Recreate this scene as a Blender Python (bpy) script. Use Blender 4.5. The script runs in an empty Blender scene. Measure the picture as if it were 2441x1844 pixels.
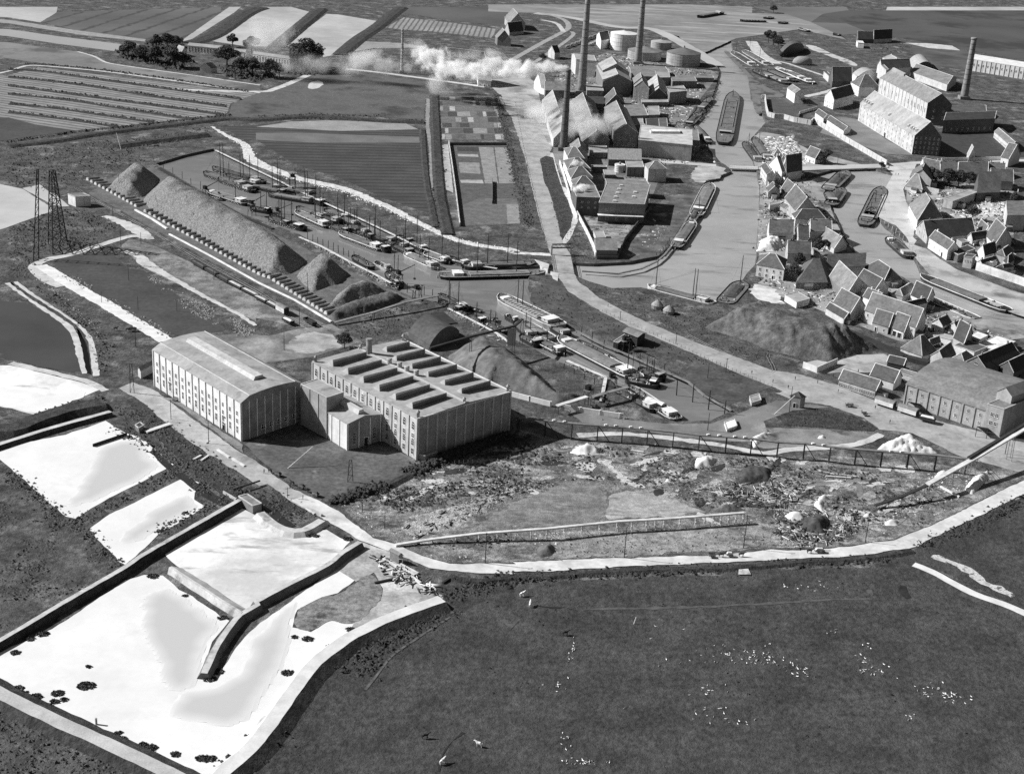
import bpy, math, random
import numpy as np
from mathutils import Vector, noise as mnoise
from mathutils.geometry import delaunay_2d_cdt
random.seed(7)
SC = bpy.context.scene
COL = SC.collection
# ------------------------------------------------------------------ camera, sky, sun, exposure
CAM_H, PITCH, ROLL, FPX, PW, PH = 250.0, math.radians(22.2), math.radians(3.23), 3400.0, 2441.0, 1844.0
fwd = Vector((0, math.cos(PITCH), -math.sin(PITCH)))
rgt0 = Vector((1, 0, 0)); up0 = rgt0.cross(fwd)
rgt = rgt0 * math.cos(ROLL) + up0 * math.sin(ROLL)
upv = up0 * math.cos(ROLL) - rgt0 * math.sin(ROLL)
cam = bpy.data.objects.new('camera', bpy.data.cameras.new('camera'))
COL.objects.link(cam)
from mathutils import Matrix
cam.matrix_world = Matrix(((rgt.x, upv.x, -fwd.x, 0), (rgt.y, upv.y, -fwd.y, 0), (rgt.z, upv.z, -fwd.z, CAM_H), (0, 0, 0, 1)))
cam.data.sensor_width = 36.0
cam.data.lens = 36.0 * FPX / PW
cam.data.clip_start = 1.0; cam.data.clip_end = 30000.0
SC.camera = cam
SUN_EL = math.radians(36.0)
SUN_DIR = Vector((-math.cos(SUN_EL) * math.cos(math.radians(7)), math.cos(SUN_EL) * math.sin(math.radians(7)), math.sin(SUN_EL)))  # towards the sun
world = bpy.data.worlds.new('World'); SC.world = world; world.use_nodes = True
wn = world.node_tree.nodes; wl = world.node_tree.links
sky = wn.new('ShaderNodeTexSky'); sky.sky_type = 'NISHITA'; sky.sun_disc = False
sky.sun_elevation = SUN_EL; sky.sun_rotation = math.atan2(SUN_DIR.x, SUN_DIR.y)
bw = wn.new('ShaderNodeSeparateColor')                 # black-and-white film behind a yellow-red filter: it sees the red light of the sky only
wl.new(sky.outputs[0], bw.inputs[0]); wl.new(bw.outputs[0], wn['Background'].inputs[0])
wn['Background'].inputs[1].default_value = 0.05
sl = bpy.data.lights.new('sun', 'SUN'); sl.energy = 5.0; sl.angle = math.radians(0.5); sl.color = (1, 1, 1)
sun = bpy.data.objects.new('sun', sl); COL.objects.link(sun)
sun.rotation_euler = (-SUN_DIR).to_track_quat('-Z', 'Y').to_euler(); sun.location = (0, 0, 400)
SC.view_settings.view_transform = 'Standard'; SC.view_settings.look = 'None'
SC.view_settings.exposure = 0.3; SC.view_settings.gamma = 1.0; SC.view_settings.use_curve_mapping = False
SC.cycles.use_denoising = False
SC.cycles.max_bounces = 8; SC.cycles.diffuse_bounces = 2; SC.cycles.volume_bounces = 6
SC.cycles.volume_step_rate = 2.0; SC.cycles.transparent_max_bounces = 96

# ------------------------------------------------------------------ survey helpers: points read in the photograph, laid on the ground
def at(p, z=0.0):
    d = rgt * ((p[0] - PW / 2) / FPX) - upv * ((p[1] - PH / 2) / FPX) + fwd
    t = (z - CAM_H) / d.z
    return Vector((d.x * t, d.y * t, z))
def proj(P):
    q = P - Vector((0, 0, CAM_H)); zz = q.dot(fwd)
    return (PW / 2 + FPX * q.dot(rgt) / zz, PH / 2 - FPX * q.dot(upv) / zz)
def KK(x0, y0, s=3.568):
    def f(*a): return [(x0 + a[i] / s, y0 + a[i + 1] / s) for i in range(0, len(a), 2)]
    return f
A = KK(0, 0); B = KK(610, 0); C = KK(1220, 0); D = KK(1821, 0); E = KK(0, 450); F = KK(610, 450); H = KK(1220, 450); I = KK(1821, 450)
J = KK(0, 900); L = KK(610, 750); M = KK(1220, 900); N = KK(1821, 900); O = KK(0, 1350, 3.3515); Q = KK(610, 1150)
R = KK(1180, 1350, 3.3515); S = KK(1781, 1350, 3.3515); T = KK(460, 330, 6.9125); U = KK(1040, 690, 6.9125); V = KK(1320, 330, 6.9125)
W = KK(1730, 90, 6.9125); X = KK(1780, 380, 7.596); Y = KK(2060, 340, 5.571); Z = KK(0, 0, 0.9062); P = KK(0, 0, 1.0)
def hgt(base, top):
    """height of something whose foot and top were read in the photograph"""
    g = at(base); lo, hi = 0.0, 120.0
    for _ in range(40):
        m = (lo + hi) / 2
        if proj(g + Vector((0, 0, m)))[1] > top[1]: lo = m
        else: hi = m
    return lo

# ------------------------------------------------------------------ materials (grey only: the place as black-and-white film saw it)
MATS = {}
def g3(v): return (v, v, v, 1)
def gmat(name, a, b=None, s1=0.15, s2=2.0, lo=0.35, hi=0.65, patch=None, ps=0.03, plo=0.5, phi=0.6, rough=0.95, bump=0.0, bs=1.5, spec=0.2, stripe=None, fine=0.35, pstretch=None, emit=None):
    """a/b: two greys mixed by a broad noise; fine: strength of grain; patch: a third grey in worn patches; stripe: (dx,dy,period,dark,width)"""
    if name in MATS: return MATS[name]
    m = bpy.data.materials.new(name); m.use_nodes = True; MATS[name] = m
    n = m.node_tree.nodes; l = m.node_tree.links
    bs_ = n['Principled BSDF']; bs_.inputs['Roughness'].default_value = rough
    bs_.inputs['Specular IOR Level'].default_value = spec
    if b is None: b = a * 1.25
    geo = n.new('ShaderNodeNewGeometry'); pos = geo.outputs['Position']
    def nz(sc, det=6, rg=0.62, src=pos):
        t = n.new('ShaderNodeTexNoise'); t.inputs['Scale'].default_value = sc; t.inputs['Detail'].default_value = det; t.inputs['Roughness'].default_value = rg
        l.new(src, t.inputs['Vector']); return t.outputs['Fac']
    def rmp(x, lo_, hi_):
        r = n.new('ShaderNodeMapRange'); r.inputs[1].default_value = lo_; r.inputs[2].default_value = hi_; l.new(x, r.inputs[0]); return r.outputs[0]
    def mix(f, x, y):
        k = n.new('ShaderNodeMix'); k.data_type = 'FLOAT'; l.new(f, k.inputs[0])
        for i, v in ((2, x), (3, y)):
            if isinstance(v, float): k.inputs[i].default_value = v
            else: l.new(v, k.inputs[i])
        return k.outputs[0]
    v = mix(rmp(nz(s1), lo, hi), float(a), float(b))
    if patch is not None:
        src = pos
        if pstretch:
            mp = n.new('ShaderNodeMapping'); mp.inputs['Rotation'].default_value = (0, 0, pstretch[0]); mp.inputs['Scale'].default_value = (pstretch[1], pstretch[2], pstretch[3] if len(pstretch) > 3 else 1); l.new(pos, mp.inputs['Vector']); src = mp.outputs[0]
        v = mix(rmp(nz(ps, 8, 0.65, src), plo, phi), v, float(patch))
    if stripe:
        dx, dy, per, dk, wd = stripe
        dt = n.new('ShaderNodeVectorMath'); dt.operation = 'DOT_PRODUCT'; l.new(pos, dt.inputs[0]); dt.inputs[1].default_value = (dx / per, dy / per, 0)
        wob = n.new('ShaderNodeMath'); wob.operation = 'MULTIPLY_ADD'; l.new(nz(0.08, 3), wob.inputs[0]); wob.inputs[1].default_value = 0.5; l.new(dt.outputs['Value'], wob.inputs[2])
        fr = n.new('ShaderNodeMath'); fr.operation = 'PINGPONG'; l.new(wob.outputs[0], fr.inputs[0]); fr.inputs[1].default_value = 0.5
        v = mix(rmp(fr.outputs[0], wd, wd + 0.12), float(dk), v)
    if fine > 0:
        f = rmp(nz(s2, 4, 0.7), 0.25, 0.75)
        mu = n.new('ShaderNodeMath'); mu.operation = 'MULTIPLY'
        mr = n.new('ShaderNodeMapRange'); mr.inputs[3].default_value = 1 - fine; mr.inputs[4].default_value = 1 + fine; l.new(f, mr.inputs[0])
        l.new(v, mu.inputs[0]); l.new(mr.outputs[0], mu.inputs[1]); v = mu.outputs[0]
    cc = n.new('ShaderNodeCombineColor')
    for i in range(3): l.new(v, cc.inputs[i])
    l.new(cc.outputs[0], bs_.inputs['Base Color'])
    if bump > 0:
        bp = n.new('ShaderNodeBump'); bp.inputs['Strength'].default_value = min(1.0, bump); bp.inputs['Distance'].default_value = bump
        l.new(nz(bs, 6, 0.7), bp.inputs['Height']); l.new(bp.outputs[0], bs_.inputs['Normal'])
    return m
def stained(name, v, fine=.15): return gmat(name, v * .84, v * 1.12, s1=.18, s2=.75, fine=fine, rough=.85, patch=v * .6, ps=.45, plo=.54, phi=.76, pstretch=(0, 1, 1, .13))   # rain and soot streaks down the wall
def plain(name, v, rough=0.8, spec=0.3, fine=0.25, s1=0.18, s2=0.75): return gmat(name, v * 0.78, v * 1.2, s1=s1, s2=s2, rough=rough, spec=spec, fine=fine)
GRASS = gmat('pasture_grass', 0.046, 0.082, s1=0.06, s2=0.42, patch=0.10, ps=0.05, plo=0.52, phi=0.75, bump=1.0, bs=0.45, fine=0.6)
ROUGH = gmat('rough_ground', 0.045, 0.13, s1=0.09, s2=0.4, patch=0.26, ps=0.06, plo=0.54, phi=0.68, bump=1.2, bs=0.35, fine=0.6)
BANK = gmat('bank_grass', 0.035, 0.075, s1=0.2, s2=0.6, bump=1.0, bs=0.5, fine=0.6)
WATER = gmat('canal_water', 0.17, 0.22, s1=0.02, s2=0.2, fine=0.05, rough=0.25, spec=0.5, bump=0.03, bs=0.8)
RIVER = gmat('river_water', 0.33, 0.46, s1=0.012, s2=0.15, lo=0.3, hi=0.7, fine=0.08, patch=0.15, ps=0.03, plo=0.54, phi=0.7, rough=0.2, spec=0.6, bump=0.04, bs=0.5, pstretch=(.5, .6, 2.0))
DARKPOND = gmat('dark_pond_water', 0.055, 0.075, s1=0.02, fine=0.05, patch=0.16, ps=0.022, plo=0.62, phi=0.68, rough=0.35, spec=0.4)
DITCHW = plain('ditch_water', 0.03, 0.3, 0.5, 0.1)
LIME = gmat('lime_sludge', 0.70, 0.80, s1=0.04, s2=0.3, fine=0.04, patch=0.64, ps=0.05, plo=0.56, phi=0.75)
LIMEWET = gmat('wet_lime_sludge', 0.60, 0.66, s1=0.05, fine=0.02, rough=0.5)
LIMEGREY = gmat('grey_lime_sludge', 0.55, 0.8, s1=0.03, s2=0.4, fine=0.1, lo=0.4, hi=0.55, pstretch=(0.6, 1, 4), patch=0.38, ps=0.03, plo=0.55, phi=0.65)
ROADM = gmat('cobbled_road', 0.27, 0.42, s1=0.1, s2=0.5, fine=0.2, patch=0.2, ps=0.09, plo=0.57, phi=0.72)
ROADW = gmat('white_dust_road', 0.50, 0.74, s1=0.1, s2=0.5, fine=0.15, patch=0.34, ps=0.09, plo=0.58, phi=0.75)
PALETRACK = gmat('pale_track', 0.45, 0.62, s1=0.15, s2=0.8, fine=0.2, patch=0.2, ps=0.12, plo=0.55, phi=0.7)
YARD = gmat('factory_yard', 0.10, 0.20, s1=0.05, s2=0.6, fine=0.3, patch=0.38, ps=0.03, plo=0.5, phi=0.68, bump=0.4, bs=0.6)
DIRT = gmat('bare_earth', 0.10, 0.17, s1=0.1, s2=0.8, fine=0.35, patch=0.05, ps=0.08, plo=0.55, phi=0.7, bump=0.5, bs=0.6)
MUD = gmat('tidal_mud', 0.17, 0.27, s1=0.015, s2=0.2, fine=0.12, patch=0.36, ps=0.01, plo=0.5, phi=0.62, pstretch=(0.15, 1, 5))
DARKF = gmat('dark_field', 0.055, 0.08, s1=0.04, s2=0.4, fine=0.3)
CEM = plain('concrete', 0.5, fine=0.15)
CEMD = plain('dark_concrete', 0.22, fine=0.2)
WALLW = stained('white_rendered_wall', 0.76, .07)
WALLC = stained('whitewashed_wall', 0.55)
WALLP = stained('pale_brick_wall', 0.40, .2)
BRICK = stained('brick_wall', 0.20, .3)
BRICKD = plain('dark_brick_wall', 0.11, fine=0.3)
ROOFL = gmat('pale_felt_roof', 0.28, 0.40, s1=0.1, s2=.5, fine=0.2, patch=.2, ps=.12, plo=.56, phi=.68)
ROOFM = plain('grey_roof', 0.21, fine=0.35)
TILE = plain('pantile_roof', 0.115, fine=0.45)
TILED = plain('dark_tile_roof', 0.055, fine=0.35)
RIDGE = plain('white_ridge_mortar', 0.72, fine=0.1)
WOOD = plain('weathered_timber', 0.20, fine=0.35)
WOODD = plain('tarred_timber', 0.035, fine=0.4)
WOODL = plain('bleached_timber', 0.62, fine=0.2)
IRON = plain('dark_iron', 0.03, 0.6, 0.4)
GLASS = plain('window_glass', 0.03, 0.2, 0.5, 0.2)
WHITE = plain('white_paint', 0.82, 0.5, 0.4, 0.06)
BLACK = plain('black_paint', 0.018, 0.5, 0.4, 0.3)
DECK = plain('boat_deck', 0.15, fine=0.4)
HULL = plain('tarred_hull', 0.025, 0.5, 0.4, 0.4)
HULLG = plain('grey_hull', 0.34, 0.5, 0.4, 0.2)
BEET = gmat('beet_heap', 0.12, 0.32, s1=0.8, s2=1.6, fine=0.5, lo=0.3, hi=0.7, bump=1.0, bs=0.8)
COAL = gmat('coal_heap', 0.07, 0.17, s1=0.14, s2=.5, fine=0.5, bump=0.9, bs=0.4)
SLAG = gmat('slag_heap', 0.09, 0.19, s1=0.1, s2=.5, fine=0.35, bump=0.6, bs=0.5)
RUBBLE = plain('rubble_stone', 0.42, fine=0.4)
RUBBLEL = plain('lime_rubble', 0.72, fine=0.2)
RUBBLED = plain('scrap_rubble', 0.07, fine=0.5)
LEAF = plain('foliage', 0.075, fine=0.5, s1=0.8)
LEAFD = plain('dark_foliage', 0.05, fine=0.5, s1=0.8)
LEAFL = plain('pale_foliage', 0.09, fine=0.5, s1=0.8)
BARK = plain('bark', 0.06)
STRAW = plain('straw', 0.28, fine=0.35, s1=1.5)
CHIM = plain('chimney_brick', 0.24, fine=0.25, s1=0.4)
SKIN = plain('skin', 0.4)
CLOTH = plain('dark_clothing', 0.03)
HIDE = plain('dark_hide', 0.035)
PALEFIELD = gmat('pale_flooded_field', 0.33, 0.5, s1=0.012, s2=0.15, fine=0.1)
STUBBLE = gmat('stubble', 0.24, 0.33, s1=0.06, s2=0.7, fine=0.3)

# ------------------------------------------------------------------ object helpers
def link(name, me, mats, parent=None, kind=None, label=None, cat=None, group=None):
    o = bpy.data.objects.new(name, me); COL.objects.link(o)
    if me is not None and mats is not None:
        for m in (mats if isinstance(mats, (list, tuple)) else [mats]):
            me.materials.append(m)
    if parent is not None: o.parent = parent
    return tag(o, label, cat, group, kind)
def tag(o, label=None, cat=None, group=None, kind=None):
    if label: o['label'] = label
    if cat: o['category'] = cat
    if group: o['group'] = group
    if kind: o['kind'] = kind
    return o
def root(name, loc, label, cat, group=None, rz=0.0):
    o = bpy.data.objects.new(name, None); COL.objects.link(o); o.location = loc; o.rotation_euler = (0, 0, rz); o.empty_display_size = 0.5
    return tag(o, label, cat, group)
def dup(r, loc, rz=None, label=None, scale=None, group=None):
    """copy a thing with its parts and their sub-parts"""
    c = r.copy(); COL.objects.link(c); c.location = loc
    if rz is not None: c.rotation_euler = (0, 0, rz)
    if scale is not None: c.scale = (scale,) * 3 if not isinstance(scale, tuple) else scale
    if label: c['label'] = label
    if group: c['group'] = group
    for ch in r.children:
        k = ch.copy(); COL.objects.link(k); k.parent = c
        for g in ch.children:
            q = g.copy(); COL.objects.link(q); q.parent = k
    return c
class MB:
    """collects boxes, bars, prisms; build() links them as ONE mesh object"""
    def __init__(s): s.v = []; s.f = []; s.mi = []
    def add(s, vs, fs, mi=0):
        b = len(s.v); s.v += [tuple(x) for x in vs]; s.f += [tuple(i + b for i in f) for f in fs]; s.mi += [mi] * len(fs); return s
    def box(s, c, d, rz=0.0, mi=0):
        cx, cy, cz = c; hx, hy, hz = d[0] / 2, d[1] / 2, d[2] / 2; co, si = math.cos(rz), math.sin(rz)
        vs = []
        for z in (-hz, hz):
            for x, y in ((-hx, -hy), (hx, -hy), (hx, hy), (-hx, hy)):
                vs.append((cx + x * co - y * si, cy + x * si + y * co, cz + z))
        return s.add(vs, [(3, 2, 1, 0), (4, 5, 6, 7), (0, 1, 5, 4), (1, 2, 6, 5), (2, 3, 7, 6), (3, 0, 4, 7)], mi)
    def bar(s, a, b, r, n=5, r2=None, mi=0, cap=True):
        a, b = Vector(a), Vector(b); d = (b - a)
        if d.length < 1e-6: return s
        d.normalize(); u = d.orthogonal().normalized(); w = d.cross(u); r2 = r if r2 is None else r2
        vs = [a + (u * math.cos(t) + w * math.sin(t)) * r for t in [2 * math.pi * i / n for i in range(n)]]
        vs += [b + (u * math.cos(t) + w * math.sin(t)) * r2 for t in [2 * math.pi * i / n for i in range(n)]]
        fs = [(i, (i + 1) % n, n + (i + 1) % n, n + i) for i in range(n)]
        if cap: fs += [tuple(range(n - 1, -1, -1)), tuple(range(n, 2 * n))]
        return s.add(vs, fs, mi)
    def beam(s, a, b, w, h, mi=0):
        """rectangular bar, w across, h vertical"""
        a, b = Vector(a), Vector(b); d = b - a; sd = Vector((-d.y, d.x, 0))
        sd = sd.normalized() * (w / 2) if sd.length > 1e-6 else Vector((w / 2, 0, 0)); up = Vector((0, 0, h / 2))
        vs = [a - sd - up, a + sd - up, a + sd + up, a - sd + up, b - sd - up, b + sd - up, b + sd + up, b - sd + up]
        return s.add(vs, [(0, 1, 2, 3), (7, 6, 5, 4), (1, 0, 4, 5), (2, 1, 5, 6), (3, 2, 6, 7), (0, 3, 7, 4)], mi)
    def rings(s, rs, mi=0, capb=True, capt=True):
        """stack of closed rings of equal count"""
        n = len(rs[0]); vs = [q for r_ in rs for q in r_]; fs = []
        for k in range(len(rs) - 1):
            for i in range(n):
                j = (i + 1) % n; fs.append((k * n + i, k * n + j, (k + 1) * n + j, (k + 1) * n + i))
        if capb: fs.append(tuple(range(n - 1, -1, -1)))
        if capt: fs.append(tuple(range((len(rs) - 1) * n, len(rs) * n)))
        return s.add(vs, fs, mi)
    def lathe(s, c, prof, n=16, mi=0):
        return s.rings([[(c[0] + r * math.cos(2 * math.pi * i / n), c[1] + r * math.sin(2 * math.pi * i / n), c[2] + z) for i in range(n)] for r, z in prof], mi)
    def lump(s, c, r, seed=0, sq=0.7, mi=0):
        """a rough stone / clod: jittered octahedron, 8 faces"""
        rn = random.Random(seed); q = lambda: r * rn.uniform(0.65, 1.2); x, y, z = c
        a = rn.uniform(0, 1.57); ca, sa = math.cos(a), math.sin(a); e = [q() for _ in range(5)]
        vs = [(x + ca * e[0], y + sa * e[0], z), (x - sa * e[1], y + ca * e[1], z), (x - ca * e[2], y - sa * e[2], z), (x + sa * e[3], y - ca * e[3], z), (x, y, z + e[4] * sq), (x, y, z - 0.3 * r)]
        return s.add(vs, [(0, 1, 4), (1, 2, 4), (2, 3, 4), (3, 0, 4), (1, 0, 5), (2, 1, 5), (3, 2, 5), (0, 3, 5)], mi)
    def tuft(s, c, r, rn, n=6, h=1.0, mi=0):
        """leaf clump: n leaf-sized triangles pointing every way"""
        x, y, z = c
        for _ in range(n):
            a = rn.uniform(0, 6.283); b = a + rn.uniform(1.6, 2.8); k = rn.uniform(0.4, 1) * r; t = rn.uniform(0.2, 1.0) * r * h
            s.add([(x + k * math.cos(a), y + k * math.sin(a), z + rn.uniform(-0.1, 0.3) * r), (x + k * math.cos(b), y + k * math.sin(b), z + rn.uniform(-0.1, 0.5) * r), (x + rn.uniform(-.4, .4) * r, y + rn.uniform(-.4, .4) * r, z + t)], [(0, 1, 2)], mi)
        return s
    def mesh(s, name):
        me = bpy.data.meshes.new(name); me.from_pydata(s.v, [], s.f)
        if any(s.mi): me.polygons.foreach_set('material_index', s.mi)
        me.update(); return me
    def build(s, name, mats, parent=None, smooth=False, **k):
        me = s.mesh(name)
        if smooth: me.polygons.foreach_set('use_smooth', [True] * len(me.polygons))
        return link(name, me, mats, parent, **k)
def inside(p, poly):
    x, y = p[0], p[1]; c = False; j = len(poly) - 1
    for i in range(len(poly)):
        xi, yi = poly[i][0], poly[i][1]; xj, yj = poly[j][0], poly[j][1]
        if (yi > y) != (yj > y) and x < (xj - xi) * (y - yi) / (yj - yi) + xi: c = not c
        j = i
    return c
def area(poly): return sum(poly[i - 1][0] * poly[i][1] - poly[i][0] * poly[i - 1][1] for i in range(len(poly))) / 2
def ragged(pts, amp, step, closed=True):
    out = []; n = len(pts)
    for i in range(n if closed else n - 1):
        a = Vector(pts[i][:2]); b = Vector(pts[(i + 1) % n][:2]); k = max(1, int((b - a).length / step)); d = (b - a)
        nn = Vector((-d.y, d.x)).normalized() if d.length > 1e-6 else Vector((0, 0))
        for j in range(k):
            p = a + d * (j / k)
            if amp > 0 and (j > 0 or True):
                q = mnoise.noise(Vector((p.x * 0.35, p.y * 0.35, 3.3))) + 0.6 * mnoise.noise(Vector((p.x * 1.1, p.y * 1.1, 8.1))) + 1.2 * mnoise.noise(Vector((p.x * 0.1, p.y * 0.1, 5.1)))
                p = p + nn * q * amp
            out.append((p.x, p.y))
    if not closed: out.append(tuple(pts[-1][:2]))
    return out
def tri(poly, holes=()):
    vs = [Vector(p[:2]) for p in poly]; ed = [(i, (i + 1) % len(poly)) for i in range(len(poly))]
    for h in holes:
        b = len(vs); vs += [Vector(p[:2]) for p in h]; ed += [(b + i, b + (i + 1) % len(h)) for i in range(len(h))]
    v, e, f, *_ = delaunay_2d_cdt(vs, ed, [], 0, 1e-4)
    out = []
    for t in f:
        c = sum((v[i] for i in t), Vector((0, 0))) / len(t)
        if inside(c, poly) and not any(inside(c, h) for h in holes): out.append(tuple(t))
    return v, out
def G(px, z=0.0): return [at(p, z) for p in px]
ZC = [0]
def zlift(z):
    ZC[0] += 1; return z + (ZC[0] * 7 % 41) * 0.0012
def chaikin(pts, k=2):
    for _ in range(k):
        out = []
        for i in range(len(pts)):
            a, b = pts[i], pts[(i + 1) % len(pts)]; out += [(a[0] * .75 + b[0] * .25, a[1] * .75 + b[1] * .25), (a[0] * .25 + b[0] * .75, a[1] * .25 + b[1] * .75)]
        pts = out
    return pts
def sheet(name, px, m, z=0.04, rough=0.0, step=4.0, label=None, kind='structure', world_pts=None):
    pts = world_pts or [tuple(at(p, z)[:2]) for p in px]; z = zlift(z)
    if rough >= .6: pts = chaikin(pts)
    if rough > 0: pts = ragged(pts, rough, min(step, 3.0) if rough < .6 else min(step, 1.6))
    v, f = tri(pts)
    me = bpy.data.meshes.new(name); me.from_pydata([(p.x, p.y, z) for p in v], [], f); me.update()
    return link(name, me, m, kind=kind, label=label)
def smooth_path(pts, step):
    """Catmull-Rom through world points, resampled"""
    q = [Vector(p) for p in pts]; out = []
    for i in range(len(q) - 1):
        p0, p1, p2, p3 = q[max(0, i - 1)], q[i], q[i + 1], q[min(len(q) - 1, i + 2)]
        k = max(1, int((p2 - p1).length / step))
        for j in range(k):
            t = j / k
            out.append(0.5 * ((2 * p1) + (p2 - p0) * t + (2 * p0 - 5 * p1 + 4 * p2 - p3) * t * t + (3 * p1 - p0 - 3 * p2 + p3) * t ** 3))
    out.append(q[-1]); return out
def frames(path):
    out = []
    for i, p in enumerate(path):
        d = path[min(i + 1, len(path) - 1)] - path[max(i - 1, 0)]; d.z = 0
        d = d.normalized() if d.length > 1e-6 else Vector((1, 0, 0)); out.append((p, d, Vector((d.y, -d.x, 0))))   # third: to the right of travel
    return out
def ribbon(name, px, w, m, z=0.06, rough=0.25, step=3.0, zs=None, **k):
    """track of width w (or a list of widths) along points read from the photograph"""
    z = zlift(z); pts = G(px, z); pa = smooth_path(pts, step); fr = frames(pa); mb = MB(); vs = []; n = len(fr)
    for i, (p, d, r) in enumerate(fr):
        ww = w if not isinstance(w, (list, tuple)) else np.interp(i / (n - 1) * (len(w) - 1), range(len(w)), w)
        j1 = mnoise.noise(p * 0.3) * rough * 2; j2 = mnoise.noise(p * 0.3 + Vector((9, 9, 9))) * rough * 2
        vs += [p - r * (ww / 2 + j1), p + r * (ww / 2 + j2)]
    mb.add([(v.x, v.y, z) for v in vs], [(2 * i, 2 * i + 1, 2 * i + 3, 2 * i + 2) for i in range(n - 1)])
    return mb.build(name, m, kind=k.pop('kind', 'structure'), **k)
def dike(name, px, topw, h, sl_, sr_, mtop, mside, step=4.0, z0=0.0, mleft=None, jit=0.25, kind='structure'):
    """earth bank: crest line read at its height; slopes left/right of the direction of travel"""
    fr = frames(smooth_path(G(px, z0 + h), step)); vs = []; n = len(fr)
    for p, d, r in fr:
        j = [mnoise.noise(p * 0.25 + Vector((k * 7, 0, 0))) * jit for k in range(4)]
        vs += [p - r * (topw / 2 + sl_ + j[0] * 2) - Vector((0, 0, h + 0.05)), p - r * (topw / 2 + j[1]) + Vector((0, 0, j[2] * .4)), p + r * (topw / 2 + j[2]) + Vector((0, 0, j[1] * .4)), p + r * (topw / 2 + sr_ + j[3] * 2) - Vector((0, 0, h + 0.05))]
    mb = MB()
    fs, mi = [], []
    for i in range(n - 1):
        a, b = 4 * i, 4 * i + 4
        for k, q in ((0, 2), (1, 0), (2, 1)): fs.append((a + k, a + k + 1, b + k + 1, b + k)); mi.append(q)
    fs += [(0, 3, 2, 1), (4 * n - 4, 4 * n - 3, 4 * n - 2, 4 * n - 1)]; mi += [1, 1]
    mb.v = [tuple(v) for v in vs]; mb.f = fs; mb.mi = mi
    return mb.build(name, [mtop, mside, mleft or mside], kind=kind)
# ------------------------------------------------------------------ ground, water, banks
ZW = -1.7
harbour = P(372,392, 440,372, 508,357, 560,381, 616,409, 670,434, 702,450, 780,486, 862,523, 925,553, 988,584, 1040,604, 1086,621, 1160,634, 1230,640, 1312,634, 1366,629, 1416,632, 1500,627, 1542,618, 1579,607, 1601,582, 1635,526, 1668,467, 1680,437, 1741,412, 1730,396, 1713,387, 1663,322, 1648,300, 1640,283, 1657,266, 1696,238, 1710,196, 1715,172, 1706,152, 1660,128, 1606,92, 1540,62, 1600,52, 1700,66, 1744,100, 1750,140, 1785,180, 1791,235, 1817,271, 1826,293, 1800,322, 1790,360, 1800,398, 1806,412, 1812,448, 1812,512, 1808,560, 1806,590, 1803,629, 1778,657, 1752,697, 1742,716, 1700,722, 1620,708, 1528,688, 1458,690, 1400,672, 1374,662, 1330,660, 1262,657, 1258,690, 1268,719, 1338,767, 1416,800, 1500,842, 1640,910, 1744,976, 1738,984, 1694,1006, 1612,1008, 1559,997, 1500,956, 1444,900, 1390,890, 1329,864, 1247,822, 1200,800, 1147,774, 1108,754, 1069,735, 1030,722, 983,711, 932,688, 834,624, 714,562, 574,511, 460,446)
towncanal = P(1925,424, 1926,450, 1984,506, 2017,576, 2059,629, 2152,663, 2194,690, 2213,708, 2227,730, 2325,764, 2417,797, 2560,850, 2560,790, 2417,747, 2382,736, 2297,702, 2197,652, 2185,624, 2152,573, 2112,543, 2090,512, 2094,496, 2129,417, 2085,404, 1990,406)
ditch1 = E(650,1180, 690,1380, 705,1480, 730,1560, 800,1590, 790,1480, 765,1320, 740,1260, 690,1190, 560,1095, 250,890, 95,790, 90,830, 240,915)
hpts = [[tuple(p[:2]) for p in G(h, ZW * 0.5)] for h in (harbour, towncanal)] + [[tuple(p[:2]) for p in G(ditch1)]]
hpts = [ragged(h, a, 5.0) for h, a in zip(hpts, (0.35, 0.35, 0.3))]
v, f = tri([(-2600, 60), (2600, 60), (6000, 9000), (-6000, 9000)], hpts)
me = bpy.data.meshes.new('ground'); me.from_pydata([(p.x, p.y, 0) for p in v], [], f)
link('ground', me, ROUGH, kind='structure')
def basin(poly, depth, mw, mb, wname, bname, sl=0.7):
    s = 1 if area(poly) > 0 else -1; n = len(poly); inn = []
    for i in range(n):
        a = Vector(poly[i - 1]); b = Vector(poly[(i + 1) % n]); d = (b - a); nn = Vector((-d.y, d.x)).normalized() * s if d.length else Vector((0, 0)); inn.append(Vector(poly[i]) + nn * sl)
    me = bpy.data.meshes.new(bname); me.from_pydata([(p[0], p[1], 0) for p in poly] + [(p.x, p.y, depth - 0.1) for p in inn], [], [(i, (i + 1) % n, n + (i + 1) % n, n + i) for i in range(n)]); link(bname, me, mb, kind='structure')
    v, f = tri(poly); me = bpy.data.meshes.new(wname); me.from_pydata([(p.x, p.y, depth) for p in v], [], f); link(wname, me, mw, kind='structure')
basin(hpts[0], ZW, RIVER, gmat('quay_bank', 0.05, 0.12, s1=0.3, fine=0.5), 'water', 'quay_bank')
basin(hpts[1], ZW, RIVER, MATS['quay_bank'], 'town_canal_water', 'town_canal_bank')
basin(hpts[2], -2.0, DITCHW, BANK, 'ditch_water', 'ditch_bank', 1.0)

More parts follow.
